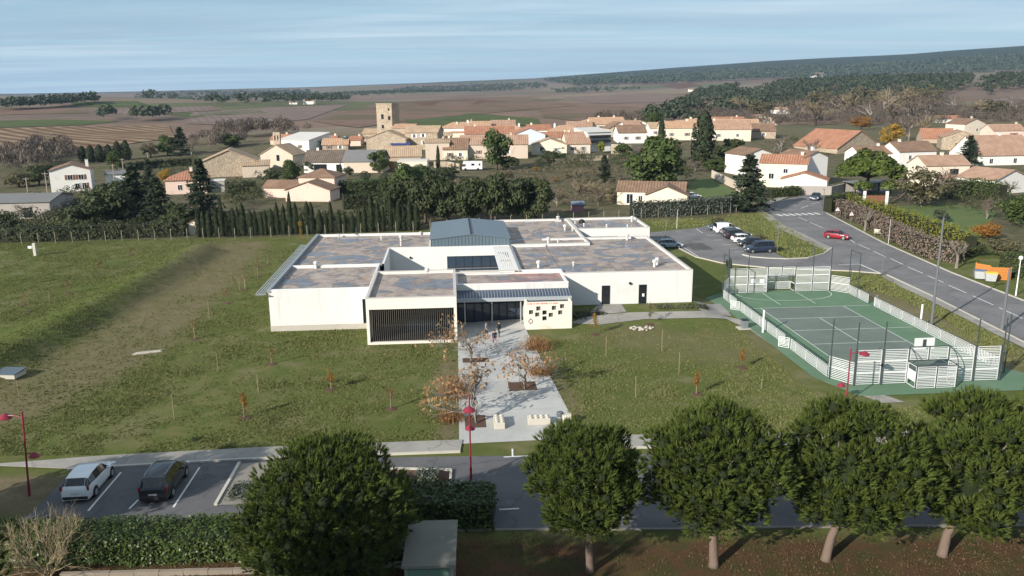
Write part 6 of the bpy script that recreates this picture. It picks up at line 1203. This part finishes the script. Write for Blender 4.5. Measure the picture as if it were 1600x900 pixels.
SAP = [('small reddish sapling on the upper left lawn', 157, 430, 20, 'r', 0, .9), ('wide reddish sapling on the upper left lawn, left of the small one', 107, 459, 20, 'r', 0, 1.0), ('bare brown sapling near the left edge of the lawn', 42, 488, 30, 'r', 0, .7), ('lone short stake on the upper left lawn', 78, 472, 16, None), ('small brown bush on the upper lawn near the fence', 204, 399, 11, 'r', 0, 1.2),
       ('sapling held by three stakes beside the worn track', 381, 452, 36, 'r', 3, .4), ('low brown bush beside the worn track', 355, 474, 24, 'r', 0, .8), ('single stake on the slope right of the track', 328, 501, 31, None), ('thin sapling at the lower end of the track', 304, 530, 32, 'r', 1, .4), ('single stake in the middle of the left lawn', 342, 581, 28, None), ('tall thin stake near the front pavement', 274, 657, 42, None), ('orange-leaved sapling near the big pine', 383, 653, 42, 'o', 1, .5), ('leaning stake by the inspection hatch', 28, 618, 24, None),
       ('small orange-brown sapling left of the slatted block', 425, 569, 25, 'r', 1, .6), ('stake with ties below the white left wing', 403, 615, 30, None), ('bright orange sapling in front of the slatted block', 516, 609, 34, 'o', 1, .55), ('russet sapling with a tall stake near the path', 611, 639, 36, 'r', 1, .5), ('slim yellow poplar sapling behind the left wing', 471, 388, 46, 'y', 0, .22), ('sapling held by three stakes behind the sun grille', 404, 432, 36, 'r', 3, .3), ('bare sapling between the three-staked tree and the yellow poplar', 419, 413, 30, 'r', 1, .3),
       ('golden yellow sapling right of the sign wall', 929.5, 523, 36, 'y', 0, .5), ('pale green sapling rising from the stone heap', 1015, 507, 36, 'g', 0, .5), ('single stake nearest the golden sapling', 948, 556, 31, None), ('single stake right of the stone heap', 1035, 549, 34, None), ('single stake in the middle of the right lawn', 1060.6, 583, 33, None), ('single tied stake at the near left of the right lawn', 992, 622, 35, None), ('orange sapling at the near middle of the right lawn', 1089, 616, 38, 'o', 1, .45), ('pale orange sapling near the pitch fence', 1159, 575, 29, 'o', 0, .5), ('short stake near the pitch corner', 1190, 610, 18, None)]
for s in SAP: sapling(*s[:5], *(s[5:] if len(s) > 5 else ()))
# ------------------------------------------------------------------ trees and tall grasses on the entrance path
tree('dry', G(736.5, 569, .03), 5.2, 6.4, 'young tree with dry brown leaves beside the slatted block', group='young trees on the entrance path', seed=1); tree('dry', G(745.5, 661, .03), 5.4, 7.2, 'young tree with dry brown leaves in the pit beside the red lamp', group='young trees on the entrance path', seed=2); tree('dry', G(821.7, 608, .03), 4.8, 6.2, 'young tree with dry brown leaves in the pit on the right of the path', group='young trees on the entrance path', seed=3)
def grasses(label, p, r_, h, n, mat):
    rg = np.random.default_rng(n+int(p[0]*10)); t = thing('ornamental_grass', label, 'tall grass', p); P = np.stack([rg.normal(0, r_*.5, n), rg.normal(0, r_*.5, n), np.zeros(n)], 1); D = unit(np.stack([P[:, 0]*.35/r_, P[:, 1]*.35/r_, np.ones(n)], 1)+rg.normal(0, .18, (n, 3))); L = h*rg.uniform(.6, 1.1, (n, 1)); s = unit(np.cross(D, rg.normal(0, 1, (n, 3))))*.022
    link('blades', fastmesh('grass_blades', np.stack([P-s, P+s, P+D*L], 1).reshape(-1, 3), np.arange(3*n).reshape(-1, 3), mat), t); q = P[::3]+D[::3]*L[::3]*rg.uniform(.5, 1, (len(P[::3]), 1)); V, F = cards(q, rg.normal(0, 1, q.shape), .09, 2.2, (0, 0, 1), rg); link('seed_heads', fastmesh('seed_heads', V, F, mat), t)
grasses('tawny tall grass clump along the left edge of the path', G(712, 618, 0), 1.1, 1.7, 600, L_DRY); grasses('rusty tall grass clump at the right edge of the path near the sign wall', G(838, 545, 0), 1.1, 1.4, 520, L_DRY); grasses('rusty low grass at the path edge beside the russet soil', G(843, 585, 0), .9, 1.0, 420, L_DRY); grasses('dry grass tuft at the lower left path edge', G(706, 655, 0), 1.0, .8, 500, L_DRY)
# ------------------------------------------------------------------ bare shrub in the front left corner
rg = np.random.default_rng(4); t = thing('bare_shrub', 'leafless many-branched shrub in the front left corner', 'shrub', G(78, 902, 0)); st = MB(); tw = MB()
def grow2(p, d, L, r, lv):
    q = p+d*L; (st if lv < 2 else tw).tube([p, (p+q)/2+rg.normal(0, .05, 3)*L, q], [r, r*.85, r*.65], 5 if lv < 2 else 3, cap=False)
    if lv >= 4: return
    for _ in range(3): nd = d+rg.normal(0, .42, 3)+np.array((0, 0, .10)); grow2(q if rg.random() < .7 else (p+q)/2, nd/np.linalg.norm(nd), L*rg.uniform(.62, .85), r*.62, lv+1)
for k in range(13): a = rg.uniform(0, 6.28); d = np.array((math.cos(a)*.75, math.sin(a)*.75, 1.)); grow2(np.array((0, 0, -.05)), d/np.linalg.norm(d), 1.35, .04, 0)
st.build('stems', L_TWIGT, t, fix=False); tw.build('twigs', L_TWIGT, t, fix=False)
# ------------------------------------------------------------------ cypress row behind the fence
us = [310, 319, 328, 338, 347, 356, 365, 373, 382, 391, 400, 409, 418, 427, 436, 446, 454, 463, 471, 481, 490, 500, 510, 520, 530, 540, 551, 561, 570, 580, 590, 601, 612, 622, 632, 642, 652]
for i, u in enumerate(us):
    tall_ = {4: 62, 16: 66, 23: 50, 29: 60, 32: 62, 35: 48}.get(i, random.uniform(30, 52)); treepx('cypress', u+random.uniform(-2, 2), 371-(u-310)*.032, tall_, random.uniform(7.5, 12.5), f'{ordn(i)} cypress from the left in the row behind the wire fence', group='cypress row behind the fence', seed=i % 3)
# ------------------------------------------------------------------ trees of the village and gardens
T = [('pine', 1354, 312, 80, 104, 'broad umbrella pine standing alone at the road bend', 1), ('fir', 1168, 330, 84, 84, 'wide conifer at the end of the grey hedge', 0), ('cypress', 1098, 258, 82, 40, 'tallest broad cypress above the bungalow', 1), ('cypress', 1033, 228, 46, 12, 'slim cypress left of the tall broad cypress', 0), ('green', 1022, 298, 80, 108, 'large rounded dark green tree behind the bungalow', 0), ('fir', 944, 284, 40, 34, 'small conifer on the scrubland left of the bungalow', 1),
     ('green', 776, 266, 58, 54, 'big round pine between the motorhome and the beige house', 1), ('oak', 795, 265, 22, 40, 'low dark bush at the foot of the round pine', 2), ('cypress', 685, 268, 40, 7, 'slim dark cypress left of the motorhome', 2),
     ('green', 640, 330, 72, 66, 'bright green tree left of the dark tree group', 2), ('oak', 612, 345, 60, 60, 'dark green tree at the left end of the tree group', 0), ('oak', 665, 348, 78, 66, 'leafy dark oak behind the left wing, second in the tree group', 1), ('oak', 700, 350, 74, 58, 'dark oak behind the roof lantern, third in the tree group', 2), ('oak', 735, 350, 70, 54, 'grey-green oak behind the roof lantern, fourth in the tree group', 0), ('oak', 768, 350, 78, 58, 'tall grey-green oak, fifth in the tree group', 1), ('oak', 800, 348, 74, 56, 'dark oak, sixth in the tree group', 2), ('oak', 832, 346, 68, 66, 'rounded dark oak at the right end of the tree group', 0), ('oak', 682, 318, 46, 50, 'oak peeping over the tree group on the left', 2), ('oak', 755, 318, 40, 44, 'oak peeping over the middle of the tree group', 1), ('oak', 822, 315, 40, 44, 'oak peeping over the right of the tree group', 2),
     ('fir', 318, 345, 92, 72, 'tall dark conifer in front of the pink house', 2), ('fir', 215, 348, 86, 90, 'broad dark conifer in the left gardens', 0), ('oak', 172, 358, 72, 84, 'large dark tree left of the broad conifer', 1), ('fir', 250, 358, 78, 74, 'dark spreading conifer right of the broad conifer', 2), ('oak', 140, 366, 50, 64, 'low dark tree behind the fence at left', 2), ('oak', 285, 362, 46, 60, 'low dark tree beside the small white hut', 1), ('fir', 235, 300, 50, 34, 'mid-height conifer left of the pink house', 1), ('oak', 8, 372, 40, 44, 'dark tree at the left edge behind the fence', 0), ('bare', 55, 345, 34, 56, 'bare brown tree in front of the grey shed', 0), ('oak', 62, 290, 34, 50, 'dark bush left of the white house', 2), ('scrub', 30, 292, 26, 60, 'brown scrub at the far left edge', 1),
     ('cypress', 130, 252, 24, 14, 'first cypress of the dark clump behind the white house', 0), ('cypress', 143, 253, 26, 15, 'second cypress of the dark clump behind the white house', 1), ('cypress', 157, 253, 27, 15, 'third cypress of the dark clump behind the white house', 2), ('cypress', 171, 252, 26, 15, 'fourth cypress of the dark clump behind the white house', 0), ('cypress', 185, 251, 30, 15, 'fifth cypress of the dark clump behind the white house', 1), ('cypress', 198, 250, 30, 16, 'sixth cypress of the dark clump behind the white house', 2), ('green', 183, 268, 30, 28, 'round green bush in front of the dark cypress clump', 1),
     ('green', 262, 243, 30, 30, 'yellowish green tree left of the dark conifer by the vineyard', 2), ('fir', 284, 243, 42, 40, 'dark broad conifer at the edge of the vineyard', 0), ('bare', 300, 243, 34, 34, 'bare grey tree right of the vineyard conifer', 1), ('scrub', 236, 246, 26, 34, 'brown bush by the vineyard edge', 0), ('green', 360, 230, 20, 42, 'flat-topped green pine above the stone house', 0), ('yellow', 258, 290, 30, 26, 'yellow autumn tree left of the pink house', 0),
     ('green', 456, 285, 34, 32, 'round green tree left of the pink villa', 0), ('olive', 483, 270, 20, 20, 'clipped round bush before the long white house', 1), ('green', 592, 270, 34, 34, 'green tree in front of the grey-roofed barn', 2), ('yellow', 612, 268, 20, 12, 'yellow-leaved shrub right of the barn tree', 1), ('cypress', 533, 282, 26, 8, 'slim cypress on the lawn of the long white house', 1), ('olive', 545, 276, 18, 18, 'small round bush right of the slim lawn cypress', 0), ('olive', 570, 284, 18, 22, 'grey shrub on the terrace lawn', 2), ('olive', 600, 290, 22, 22, 'small olive tree on the terrace lawn', 1), ('oak', 425, 290, 24, 30, 'dark shrub below the chapel', 1), ('oak', 484, 234, 20, 44, 'dark tree beside the pale warehouse', 0), ('oak', 700, 280, 20, 40, 'low bush in front of the motorhome', 0), ('green', 660, 285, 26, 46, 'green tree in front of the cream garage', 1),
     ('olive', 848, 241, 18, 18, 'round bush left of the cream gable window', 0), ('olive', 877, 241, 17, 20, 'small bush right of the cream gable window', 1), ('bare', 908, 250, 22, 40, 'bare shrub in front of the rose-roofed house', 2), ('oak', 866, 252, 16, 50, 'low dark shrubs below the cream gable', 1), ('lime', 939, 240, 22, 14, 'bright yellow-green bush by the modern white house', 0), ('green', 975, 248, 22, 34, 'bush below the stone retaining wall', 1), ('green', 1018, 196, 20, 30, 'dark round pine on the crest', 2), ('bare', 1005, 252, 34, 50, 'bare tree below the satellite dish house', 0), ('bare', 1062, 252, 36, 46, 'bare grey tree left of the tall cypress', 1), ('oak', 1130, 262, 34, 44, 'green tree right of the tall cypress', 0), ('oak', 1148, 254, 40, 40, 'dark tree behind the garden wall', 2), ('green', 1118, 268, 18, 40, 'low hedge-like bushes at the garden wall', 0), ('bare', 1085, 268, 24, 50, 'bare brush beside the lawn of the bungalow', 2),
     ('tanbare', 900, 320, 46, 64, 'large pale brush thicket on the scrubland', 0), ('tanbare', 935, 322, 40, 56, 'pale brush left of the bungalow', 1), ('bare', 870, 322, 34, 44, 'reddish bare brush right of the tree group', 1), ('scrub', 960, 312, 24, 34, 'scrub bush at the bungalow corner', 2), ('tanbare', 905, 284, 24, 40, 'tan bare shrub in the middle of the scrubland', 2), ('scrub', 889, 278, 12, 20, 'green-brown shrub in the scrubland', 0), ('orange', 867, 284, 8, 12, 'small rust-red shrub in the scrubland', 0), ('orange', 836, 268, 8, 14, 'small rust-red shrub beside the round pine', 1), ('scrub', 795, 278, 12, 24, 'dull shrub on the waste ground right of the motorhome', 1),
     ('bare', 1440, 322, 74, 92, 'big sparse tree with thin leaves behind the roadside hedge', 0), ('scrub', 1440, 322, 66, 88, 'thin leafy growth of the garden beside the umbrella pine', 2), ('fir', 1512, 258, 44, 46, 'ragged dark fir in front of the right-hand houses', 1), ('orange', 1542, 374, 30, 50, 'russet garden tree right of the yellow hedge', 2), ('green', 1585, 352, 44, 60, 'leafy green tree at the right edge garden', 1), ('bare', 1541, 342, 44, 40, 'bare young tree on the right-hand garden lawn', 2), ('olive', 1468, 348, 26, 26, 'small olive on the right-hand garden lawn', 0), ('green', 1530, 290, 18, 22, 'clipped bush between the right-hand houses', 2), ('bare', 1575, 310, 34, 40, 'bare tree before the white right-edge gable', 1), ('scrub', 1565, 400, 34, 60, 'brown brush at the edge of the right-hand garden', 0), ('oak', 1518, 400, 22, 40, 'dark bush at the end of the roadside hedge', 1),
     ('yellow', 1390, 226, 36, 44, 'golden autumn tree behind the stone barn', 2), ('orange', 1345, 202, 22, 40, 'orange-brown tree at the top of the wood', 0), ('bare', 1220, 240, 36, 44, 'bare tree in front of the long stone barn, left', 0), ('bare', 1262, 246, 34, 50, 'bare tree in front of the long stone barn, right', 1), ('scrub', 1120, 350, 12, 26, 'red-brown shrub at the end of the parking row', 0), ('scrub', 1186, 374, 10, 20, 'red-brown shrub on the island behind the parked cars', 1), ('oak', 1138, 425, 22, 12, 'small dark conifer at the far corner of the pitch', 1)]
for k, (kd, u, v, hp_, wp_, lab, sd_) in enumerate(T): treepx(kd, u, v, hp_*(1.16 if kd in ('oak', 'green') else 1), wp_*(1.1 if kd in ('oak', 'green') else 1), lab, seed=sd_, cat='shrub' if any(q in lab for q in ('bush', 'shrub', 'brush', 'scrub')) else 'tree', group='trees and shrubs round the village')
# more bare wood at the right of the village
rg = np.random.default_rng(9); i = 0
for u, v, hp_, wp_ in sorted([(1215, 196, 34, 46), (1246, 190, 36, 50), (1275, 196, 34, 46), (1300, 184, 36, 50), (1330, 192, 40, 54), (1360, 196, 40, 56), (1395, 190, 44, 56), (1425, 200, 46, 54), (1450, 190, 40, 50), (1380, 176, 34, 50), (1345, 172, 30, 46), (1310, 168, 28, 44), (1280, 172, 28, 40), (1420, 174, 34, 46), (1450, 168, 28, 44), (1490, 176, 26, 44), (1520, 186, 26, 40), (1550, 184, 24, 44), (1580, 178, 26, 44), (1600, 190, 28, 40), (1420, 220, 34, 40), (1440, 214, 30, 40), (1100, 176, 24, 40), (1066, 176, 20, 34), (1185, 186, 26, 40), (1160, 180, 24, 38)]):
    treepx(['bare', 'bare', 'tanbare', 'scrub'][i % 4], u, v, hp_*1.3, wp_*1.3, f'{ordn(i)} tree from the left in the bare brown wood above the right-hand houses', seed=i % 3, group='bare wood behind the village'); i += 1
# pollarded roadside trees
for u, v, lab in ((1351, 361, 'pollarded tree nearest the warning signs'), (1426, 391, 'pollarded tree in the middle of the roadside row'), (1494, 419, 'pollarded tree nearest the wheeled bins')):
    p = hit(u, v); t = thing('pollarded_tree', lab, 'tree', p, 0, 'pollarded roadside trees'); rg = np.random.default_rng(u); b = MB(); b.tube([(0, 0, -.1), (.05, 0, 1.2), (0, 0, 2.0)], [.24, .17, .2], 8); b.build('trunk', BARKG, t, fix=False); b = MB()
    for k in range(15):
        a = rg.uniform(0, 6.28); d = np.array((math.cos(a)*.8, math.sin(a)*.8, rg.uniform(.4, 1.1))); q = np.array((0, 0, 1.9))+d*rg.uniform(.6, 1.0); b.tube([(0, 0, 1.85), q], [.09, .06], 5, cap=False)
        for _ in range(3): b.tube([q, q+d*.5+rg.normal(0, .2, 3)+np.array((0, 0, .4))], [.03, .012], 4, cap=False)
    b.build('crown', BARKG, t, fix=False)
# hut and pink play house
t = thing('garden_hut', 'small cream hut behind the fence among the cypresses', 'hut', hit(303, 367), R(6)); shell(t, 1.5, 1.6, 2.1, .4, 'g', WL['c'], RF['b'], over=.12)
t = thing('play_house', 'pink and blue play house among the scrub', 'play house', hit(903, 331), R(4)); shell(t, 2.4, 1.8, 1.5, .5, 'e', M('play_pink', (.36, .17, .20), .8, .1, 2.), M('play_blue', (.13, .16, .21), .7, .1, 2.), over=.2)
# ------------------------------------------------------------------ woods of the hills, seen as masses
def wood(name, label, regs, mat, seed, hmin, hmax, k=70, sz=1., asp=1.3, up=None):
    rg = np.random.default_rng(seed); VV = []; FF = []; off = 0
    for pts, n in regs:
        Q = np.array([hit(*p)[:2] for p in pts]); lo, hi = Q.min(0), Q.max(0); got = 0
        X = rg.uniform(lo, hi, (n*12, 2)); ins = np.zeros(len(X), bool); j = len(Q)-1
        for i in range(len(Q)):
            xi, yi, xj, yj = *Q[i], *Q[j]; c = ((yi > X[:, 1]) != (yj > X[:, 1])) & (X[:, 0] < (xj-xi)*(X[:, 1]-yi)/(yj-yi+1e-9)+xi); ins ^= c; j = i
        X = X[ins][:n]
        if not len(X): continue
        H_ = rg.uniform(hmin, hmax, len(X)); Z = hh(X[:, 0], X[:, 1]); P0 = np.repeat(np.stack([X[:, 0], X[:, 1], Z+H_*.55], 1), k, 0); Hk = np.repeat(H_, k)[:, None]; d = unit(rg.normal(0, 1, (len(P0), 3))); d[:, 2] = np.abs(d[:, 2])*1.15-.25
        P = P0+d*Hk*np.array((.46, .46, .48))*rg.uniform(.6, 1.05, (len(P0), 1)); V, F = cards(P, d, (Hk[:, 0]*rg.uniform(.07, .16, len(P))*sz), asp, up, rg=rg); VV.append(V); FF.append(F+off); off += len(V)
    return tag(link(name, fastmesh(name, np.concatenate(VV), np.concatenate(FF), mat)), label, 'wood', kind='stuff')
L_FAR = leafmat('far_pine_wood', (.028, .042, .022), (.070, .082, .044), trans=.05); L_FARB = leafmat('far_bare_wood', (.080, .064, .052), (.150, .118, .092), trans=.05)
wood('pine_wood', 'dark pine wood covering the hill right of the village', [([(1088, 172), (1140, 152), (1200, 142), (1290, 128), (1400, 122), (1500, 124), (1520, 136), (1470, 152), (1380, 165), (1280, 172), (1200, 178), (1130, 182)], 3600), ([(1040, 182), (1090, 150), (1150, 140), (1140, 160), (1100, 178)], 420), ([(1520, 136), (1640, 122), (1640, 134), (1540, 152)], 420), ([(1000, 186), (1075, 186), (1090, 196), (1050, 197)], 26)], L_FAR, 31, 8, 13, 40, 1.45)
wood('far_wood', 'far wooded slopes on the right horizon', [([(850, 127), (1000, 122), (1200, 110), (1400, 103), (1600, 95), (1640, 112), (1400, 118), (1200, 124), (1050, 132), (900, 136)], 4200), ([(1000, 126), (1200, 112), (1500, 96), (1640, 86), (1640, 98), (1300, 112)], 3600)], L_FAR, 32, 11, 20, 14, 2.4)
wood('far_wood', 'dark tree belts across the plain on the left horizon', [([(290, 165), (380, 157), (470, 156), (545, 152), (545, 160), (480, 166), (400, 167), (300, 170)], 330), ([(210, 150), (300, 146), (480, 142), (500, 148), (380, 152), (230, 154)], 800), ([(335, 160), (500, 150), (640, 138), (840, 132), (860, 137), (700, 146), (600, 150), (500, 156)], 1300), ([(0, 170), (60, 168), (150, 158), (150, 163), (80, 170), (0, 174)], 150), ([(200, 190), (250, 182), (262, 188), (210, 194)], 30), ([(155, 186), (170, 184), (176, 190), (160, 191)], 8), ([(860, 142), (1000, 138), (1000, 142), (870, 147)], 120)], L_FAR, 33, 7, 12, 36, 1.45)
wood('scrub_wood', 'brown leafless woods along the valley edges', [([(1040, 190), (1090, 176), (1200, 184), (1240, 196), (1150, 200)], 130), ([(1200, 205), (1240, 180), (1340, 165), (1480, 152), (1490, 190), (1440, 215), (1300, 195)], 420), ([(1440, 182), (1620, 162), (1630, 200), (1500, 196)], 220), ([(0, 250), (60, 238), (130, 245), (110, 262), (40, 275), (0, 275)], 70), ([(300, 228), (380, 205), (470, 205), (500, 214), (420, 222), (340, 236)], 90), ([(900, 205), (1000, 186), (1030, 188), (1000, 196)], 50), ([(1330, 150), (1420, 140), (1430, 160), (1340, 166)], 120)], L_FARB, 34, 4, 8, 190, .30, 5., (0, 0, 1))
wood('scrubland', 'dry grass and brush on the waste ground below the village', [([(690, 292), (760, 276), (860, 262), (960, 258), (1000, 290), (950, 320), (880, 330), (860, 300), (780, 296)], 420)], leafmat('dry_brush', (.12, .095, .06), (.19, .16, .11), trans=.15), 35, .6, 1.8, 60)
# ------------------------------------------------------------------ tree outside the left of the frame, whose shade falls on the bays
bigpine('stone pine outside the left of the picture shading the white car', (-37.8, 39.6, 0), 3.9, 2.2, 8.6, 40, (0, 0), (0, 0), nl=50, tuftn=80)
bigpine('stone pine outside the left of the picture shading the black minivan', (-32.9, 39.3, 0), 3.4, 3.4, 9.7, 41, (0, 0), (0, 0), nl=50, tuftn=80)
# ------------------------------------------------------------------ undergrowth of the gardens, grass of the lawns
wood('garden_undergrowth', 'green undergrowth between the gardens on the left', [([(0, 372), (90, 368), (300, 360), (310, 345), (200, 320), (80, 330), (0, 345)], 260), ([(40, 310), (200, 300), (260, 310), (220, 335), (60, 335)], 110), ([(230, 262), (310, 250), (330, 275), (250, 290)], 50), ([(340, 300), (400, 290), (410, 320), (350, 330)], 60), ([(560, 356), (660, 350), (850, 344), (850, 330), (600, 335)], 160), ([(400, 280), (470, 262), (470, 285), (410, 300)], 50), ([(310, 366), (450, 362), (600, 356), (600, 344), (450, 348), (310, 352)], 190)], leafmat('undergrowth_leaves', (.035, .046, .018), (.090, .095, .042), trans=.12), 61, 1.2, 3.2, 60, .8)
wood('garden_undergrowth', 'mixed undergrowth between the houses on the right', [([(940, 250), (1000, 244), (1080, 262), (1090, 285), (1060, 280), (960, 272)], 130), ([(1100, 250), (1150, 240), (1160, 268), (1110, 272)], 60), ([(1400, 300), (1480, 290), (1560, 310), (1600, 320), (1600, 350), (1480, 330)], 90), ([(1190, 226), (1290, 214), (1300, 224), (1210, 236)], 60), ([(820, 262), (880, 252), (950, 250), (950, 262), (860, 272)], 70), ([(690, 246), (760, 252), (700, 268)], 30)], MATS['undergrowth_leaves'], 62, 1.0, 3.0, 60, .8)
def vnoise(x, y, cell, seed):
    g = np.random.default_rng(seed).uniform(-1, 1, (256, 256)); u, v = x/cell+1000, y/cell+1000; i, j = np.floor(u).astype(int), np.floor(v).astype(int); a, b = S(u-i), S(v-j); k = lambda p, q: g[p % 256, q % 256]
    return (k(i, j)*(1-a)+k(i+1, j)*a)*(1-b)+(k(i, j+1)*(1-a)+k(i+1, j+1)*a)*b
def lawn_grass(n, seed):
    rg = np.random.default_rng(seed); y = 54+(140-54)*rg.random(n)**1.25; x = (rg.random(n)*2-1)*(y*.66+4); xl, yl = w2loc(x, y)
    ok = (lawnmask(x, y) > .5) & ~((xl > -.6) & (xl < 49.3) & (yl > -.2) & (yl < 45)) & ~((xl > 10.5) & (xl < 32) & (yl > -6.1) & (yl < 1)) & ~((xl > 19.3) & (xl < 28.2-.05*(yl+28)) & (yl > -31)  & (yl < 1)) & ~((xl > 49.2) & (xl < 70.4) & (yl > -27) & (yl < 13)) & (y > np.interp(x, [-45, -36, -29, -18, -3.7, 4, 40], [53, 53, 54.1, 55.2, 56.2, 56.7, 57.4])) & ~((xl > 31.5) & (yl > -1.8)) & ~((xl > 49) & (yl > 12))
    ok &= xl-76 < -.35*(yl-10)*0; ok &= ~((xl > 74) & (yl > -30)); ok &= rg.random(n) > dirtmask(x, y)*1.05
    cl = vnoise(x, y, 3.1, 1)*.9+vnoise(x, y, 1.1, 2)*.8+vnoise(x, y, 9., 3)*.6; ok &= rg.random(n) < .5+.42*cl
    x, y = x[ok], y[ok]; n = len(x); z = hh(x, y); P = np.stack([x, y, z-.01], 1); h = rg.uniform(.07, .17, (n, 1))*(1+.4*np.clip(cl[ok], 0, 1)[:, None]); a = rg.uniform(0, 6.28, n); s = np.stack([np.cos(a), np.sin(a), 0*a], 1)*rg.uniform(.05, .12, (n, 1)); d = unit(np.stack([rg.normal(0, .35, n), rg.normal(0, .35, n), np.ones(n)], 1))
    s2 = np.stack([-s[:, 1], s[:, 0], 0*a], 1)
    V = np.concatenate([np.stack([P-s, P+s, P+d*h], 1), np.stack([P-s2, P+s2, P+d*h*.9], 1)], 1).reshape(-1, 3)
    return fastmesh('lawn_grass', V, np.arange(len(V)).reshape(-1, 3), leafmat('grass_blades', (.120, .150, .040), (.265, .26, .11), trans=.35, objv=0.))
tag(link('lawn_grass', lawn_grass(420000, 77)), 'short uneven green grass of the lawns round the building', 'grass', kind='stuff')
def patch_grass(name, label, polys, n, seed, mat, hmax):
    rg = np.random.default_rng(seed); PP = []
    for pts in polys:
        Q = np.array([hit(*p)[:2] for p in pts]); X = rg.uniform(Q.min(0), Q.max(0), (n*2, 2)); ins = np.zeros(len(X), bool); j = len(Q)-1
        for i in range(len(Q)):
            xi, yi, xj, yj = *Q[i], *Q[j]; ins ^= ((yi > X[:, 1]) != (yj > X[:, 1])) & (X[:, 0] < (xj-xi)*(X[:, 1]-yi)/(yj-yi+1e-9)+xi); j = i
        PP.append(X[ins])
    X = np.concatenate(PP); X = X[rg.random(len(X)) < .45+.45*vnoise(X[:, 0], X[:, 1], 2.4, 8)+.3*vnoise(X[:, 0], X[:, 1], .9, 9)]; n = len(X); P = np.stack([X[:, 0], X[:, 1], hh(X[:, 0], X[:, 1])], 1); a = rg.uniform(0, 6.28, n); s = np.stack([np.cos(a), np.sin(a), 0*a], 1)*rg.uniform(.05, .13, (n, 1))
    V = np.stack([P-s, P+s, P+np.stack([rg.normal(0, .05, n), rg.normal(0, .05, n), rg.uniform(.08, hmax, n)], 1)], 1).reshape(-1, 3)
    tag(link(name, fastmesh(name, V, np.arange(3*n).reshape(-1, 3), mat)), label, 'grass', kind='stuff')
patch_grass('verge_grass', 'rough grass of the island by the parked cars and the pitch verge', [[(1010, 344), (1100, 340), (1172, 333), (1190, 331), (1292, 392), (1262, 402), (1225, 404), (1213, 395), (1165, 371), (1120, 348), (1087, 355), (1030, 357)], [(1328, 428), (1374, 432), (1448, 470), (1552, 524), (1590, 545), (1565, 560), (1480, 500), (1400, 465), (1330, 445)]], 26000, 80, MATS['grass_blades'], .32)
rg = np.random.default_rng(78); n = 60000; y = rg.uniform(33, 43, n); x = rg.uniform(-26, 32, n); ok = rg.random(n) < .35+.5*vnoise(x, y, 2.2, 5)+.3*vnoise(x, y, .8, 6); ok &= ~((x > -5.6) & (x < -2.8) & (y > 36) & (y < 40.6)); x, y = x[ok], y[ok]; n = len(x); a = rg.uniform(0, 6.28, n); sz_ = rg.uniform(.02, .05, (n, 1)); P = np.stack([x, y, 0*x], 1); s = np.stack([np.cos(a), np.sin(a), 0*a], 1)*sz_
tag(link('verge_litter', fastmesh('verge_litter', np.stack([P-s, P+s, P+np.stack([rg.normal(0, .06, n), rg.normal(0, .06, n), rg.uniform(.04, .13, n)], 1)], 1).reshape(-1, 3), np.arange(3*n).reshape(-1, 3), leafmat('verge_blades', (.07, .06, .022), (.17, .11, .06), trans=.2, objv=0.))), 'dry grass and needle litter under the pines', 'grass', kind='stuff')
# ------------------------------------------------------------------ haze over the plain
hm = bpy.data.materials.new('haze'); hm.use_nodes = True; n_ = hm.node_tree.nodes; n_.clear(); ho = n_.new('ShaderNodeOutputMaterial'); hv = n_.new('ShaderNodeVolumePrincipled'); hv.inputs['Color'].default_value = (.52, .74, 1, 1); hv.inputs['Density'].default_value = 8e-5; hv.inputs['Anisotropy'].default_value = .2; hm.node_tree.links.new(hv.outputs[0], ho.inputs['Volume'])
zt = float(GH.max())+40; tag(MB().box(-9600, -3600, -3, 9600, 10000, zt).build('haze', hm), kind='stuff')
for me_ in bpy.data.meshes: me_.update()
print('dup labels', [k for k, v in USED.items() if len(v) > 1], 'tris', sum(len(m.polygons) for m in bpy.data.meshes))
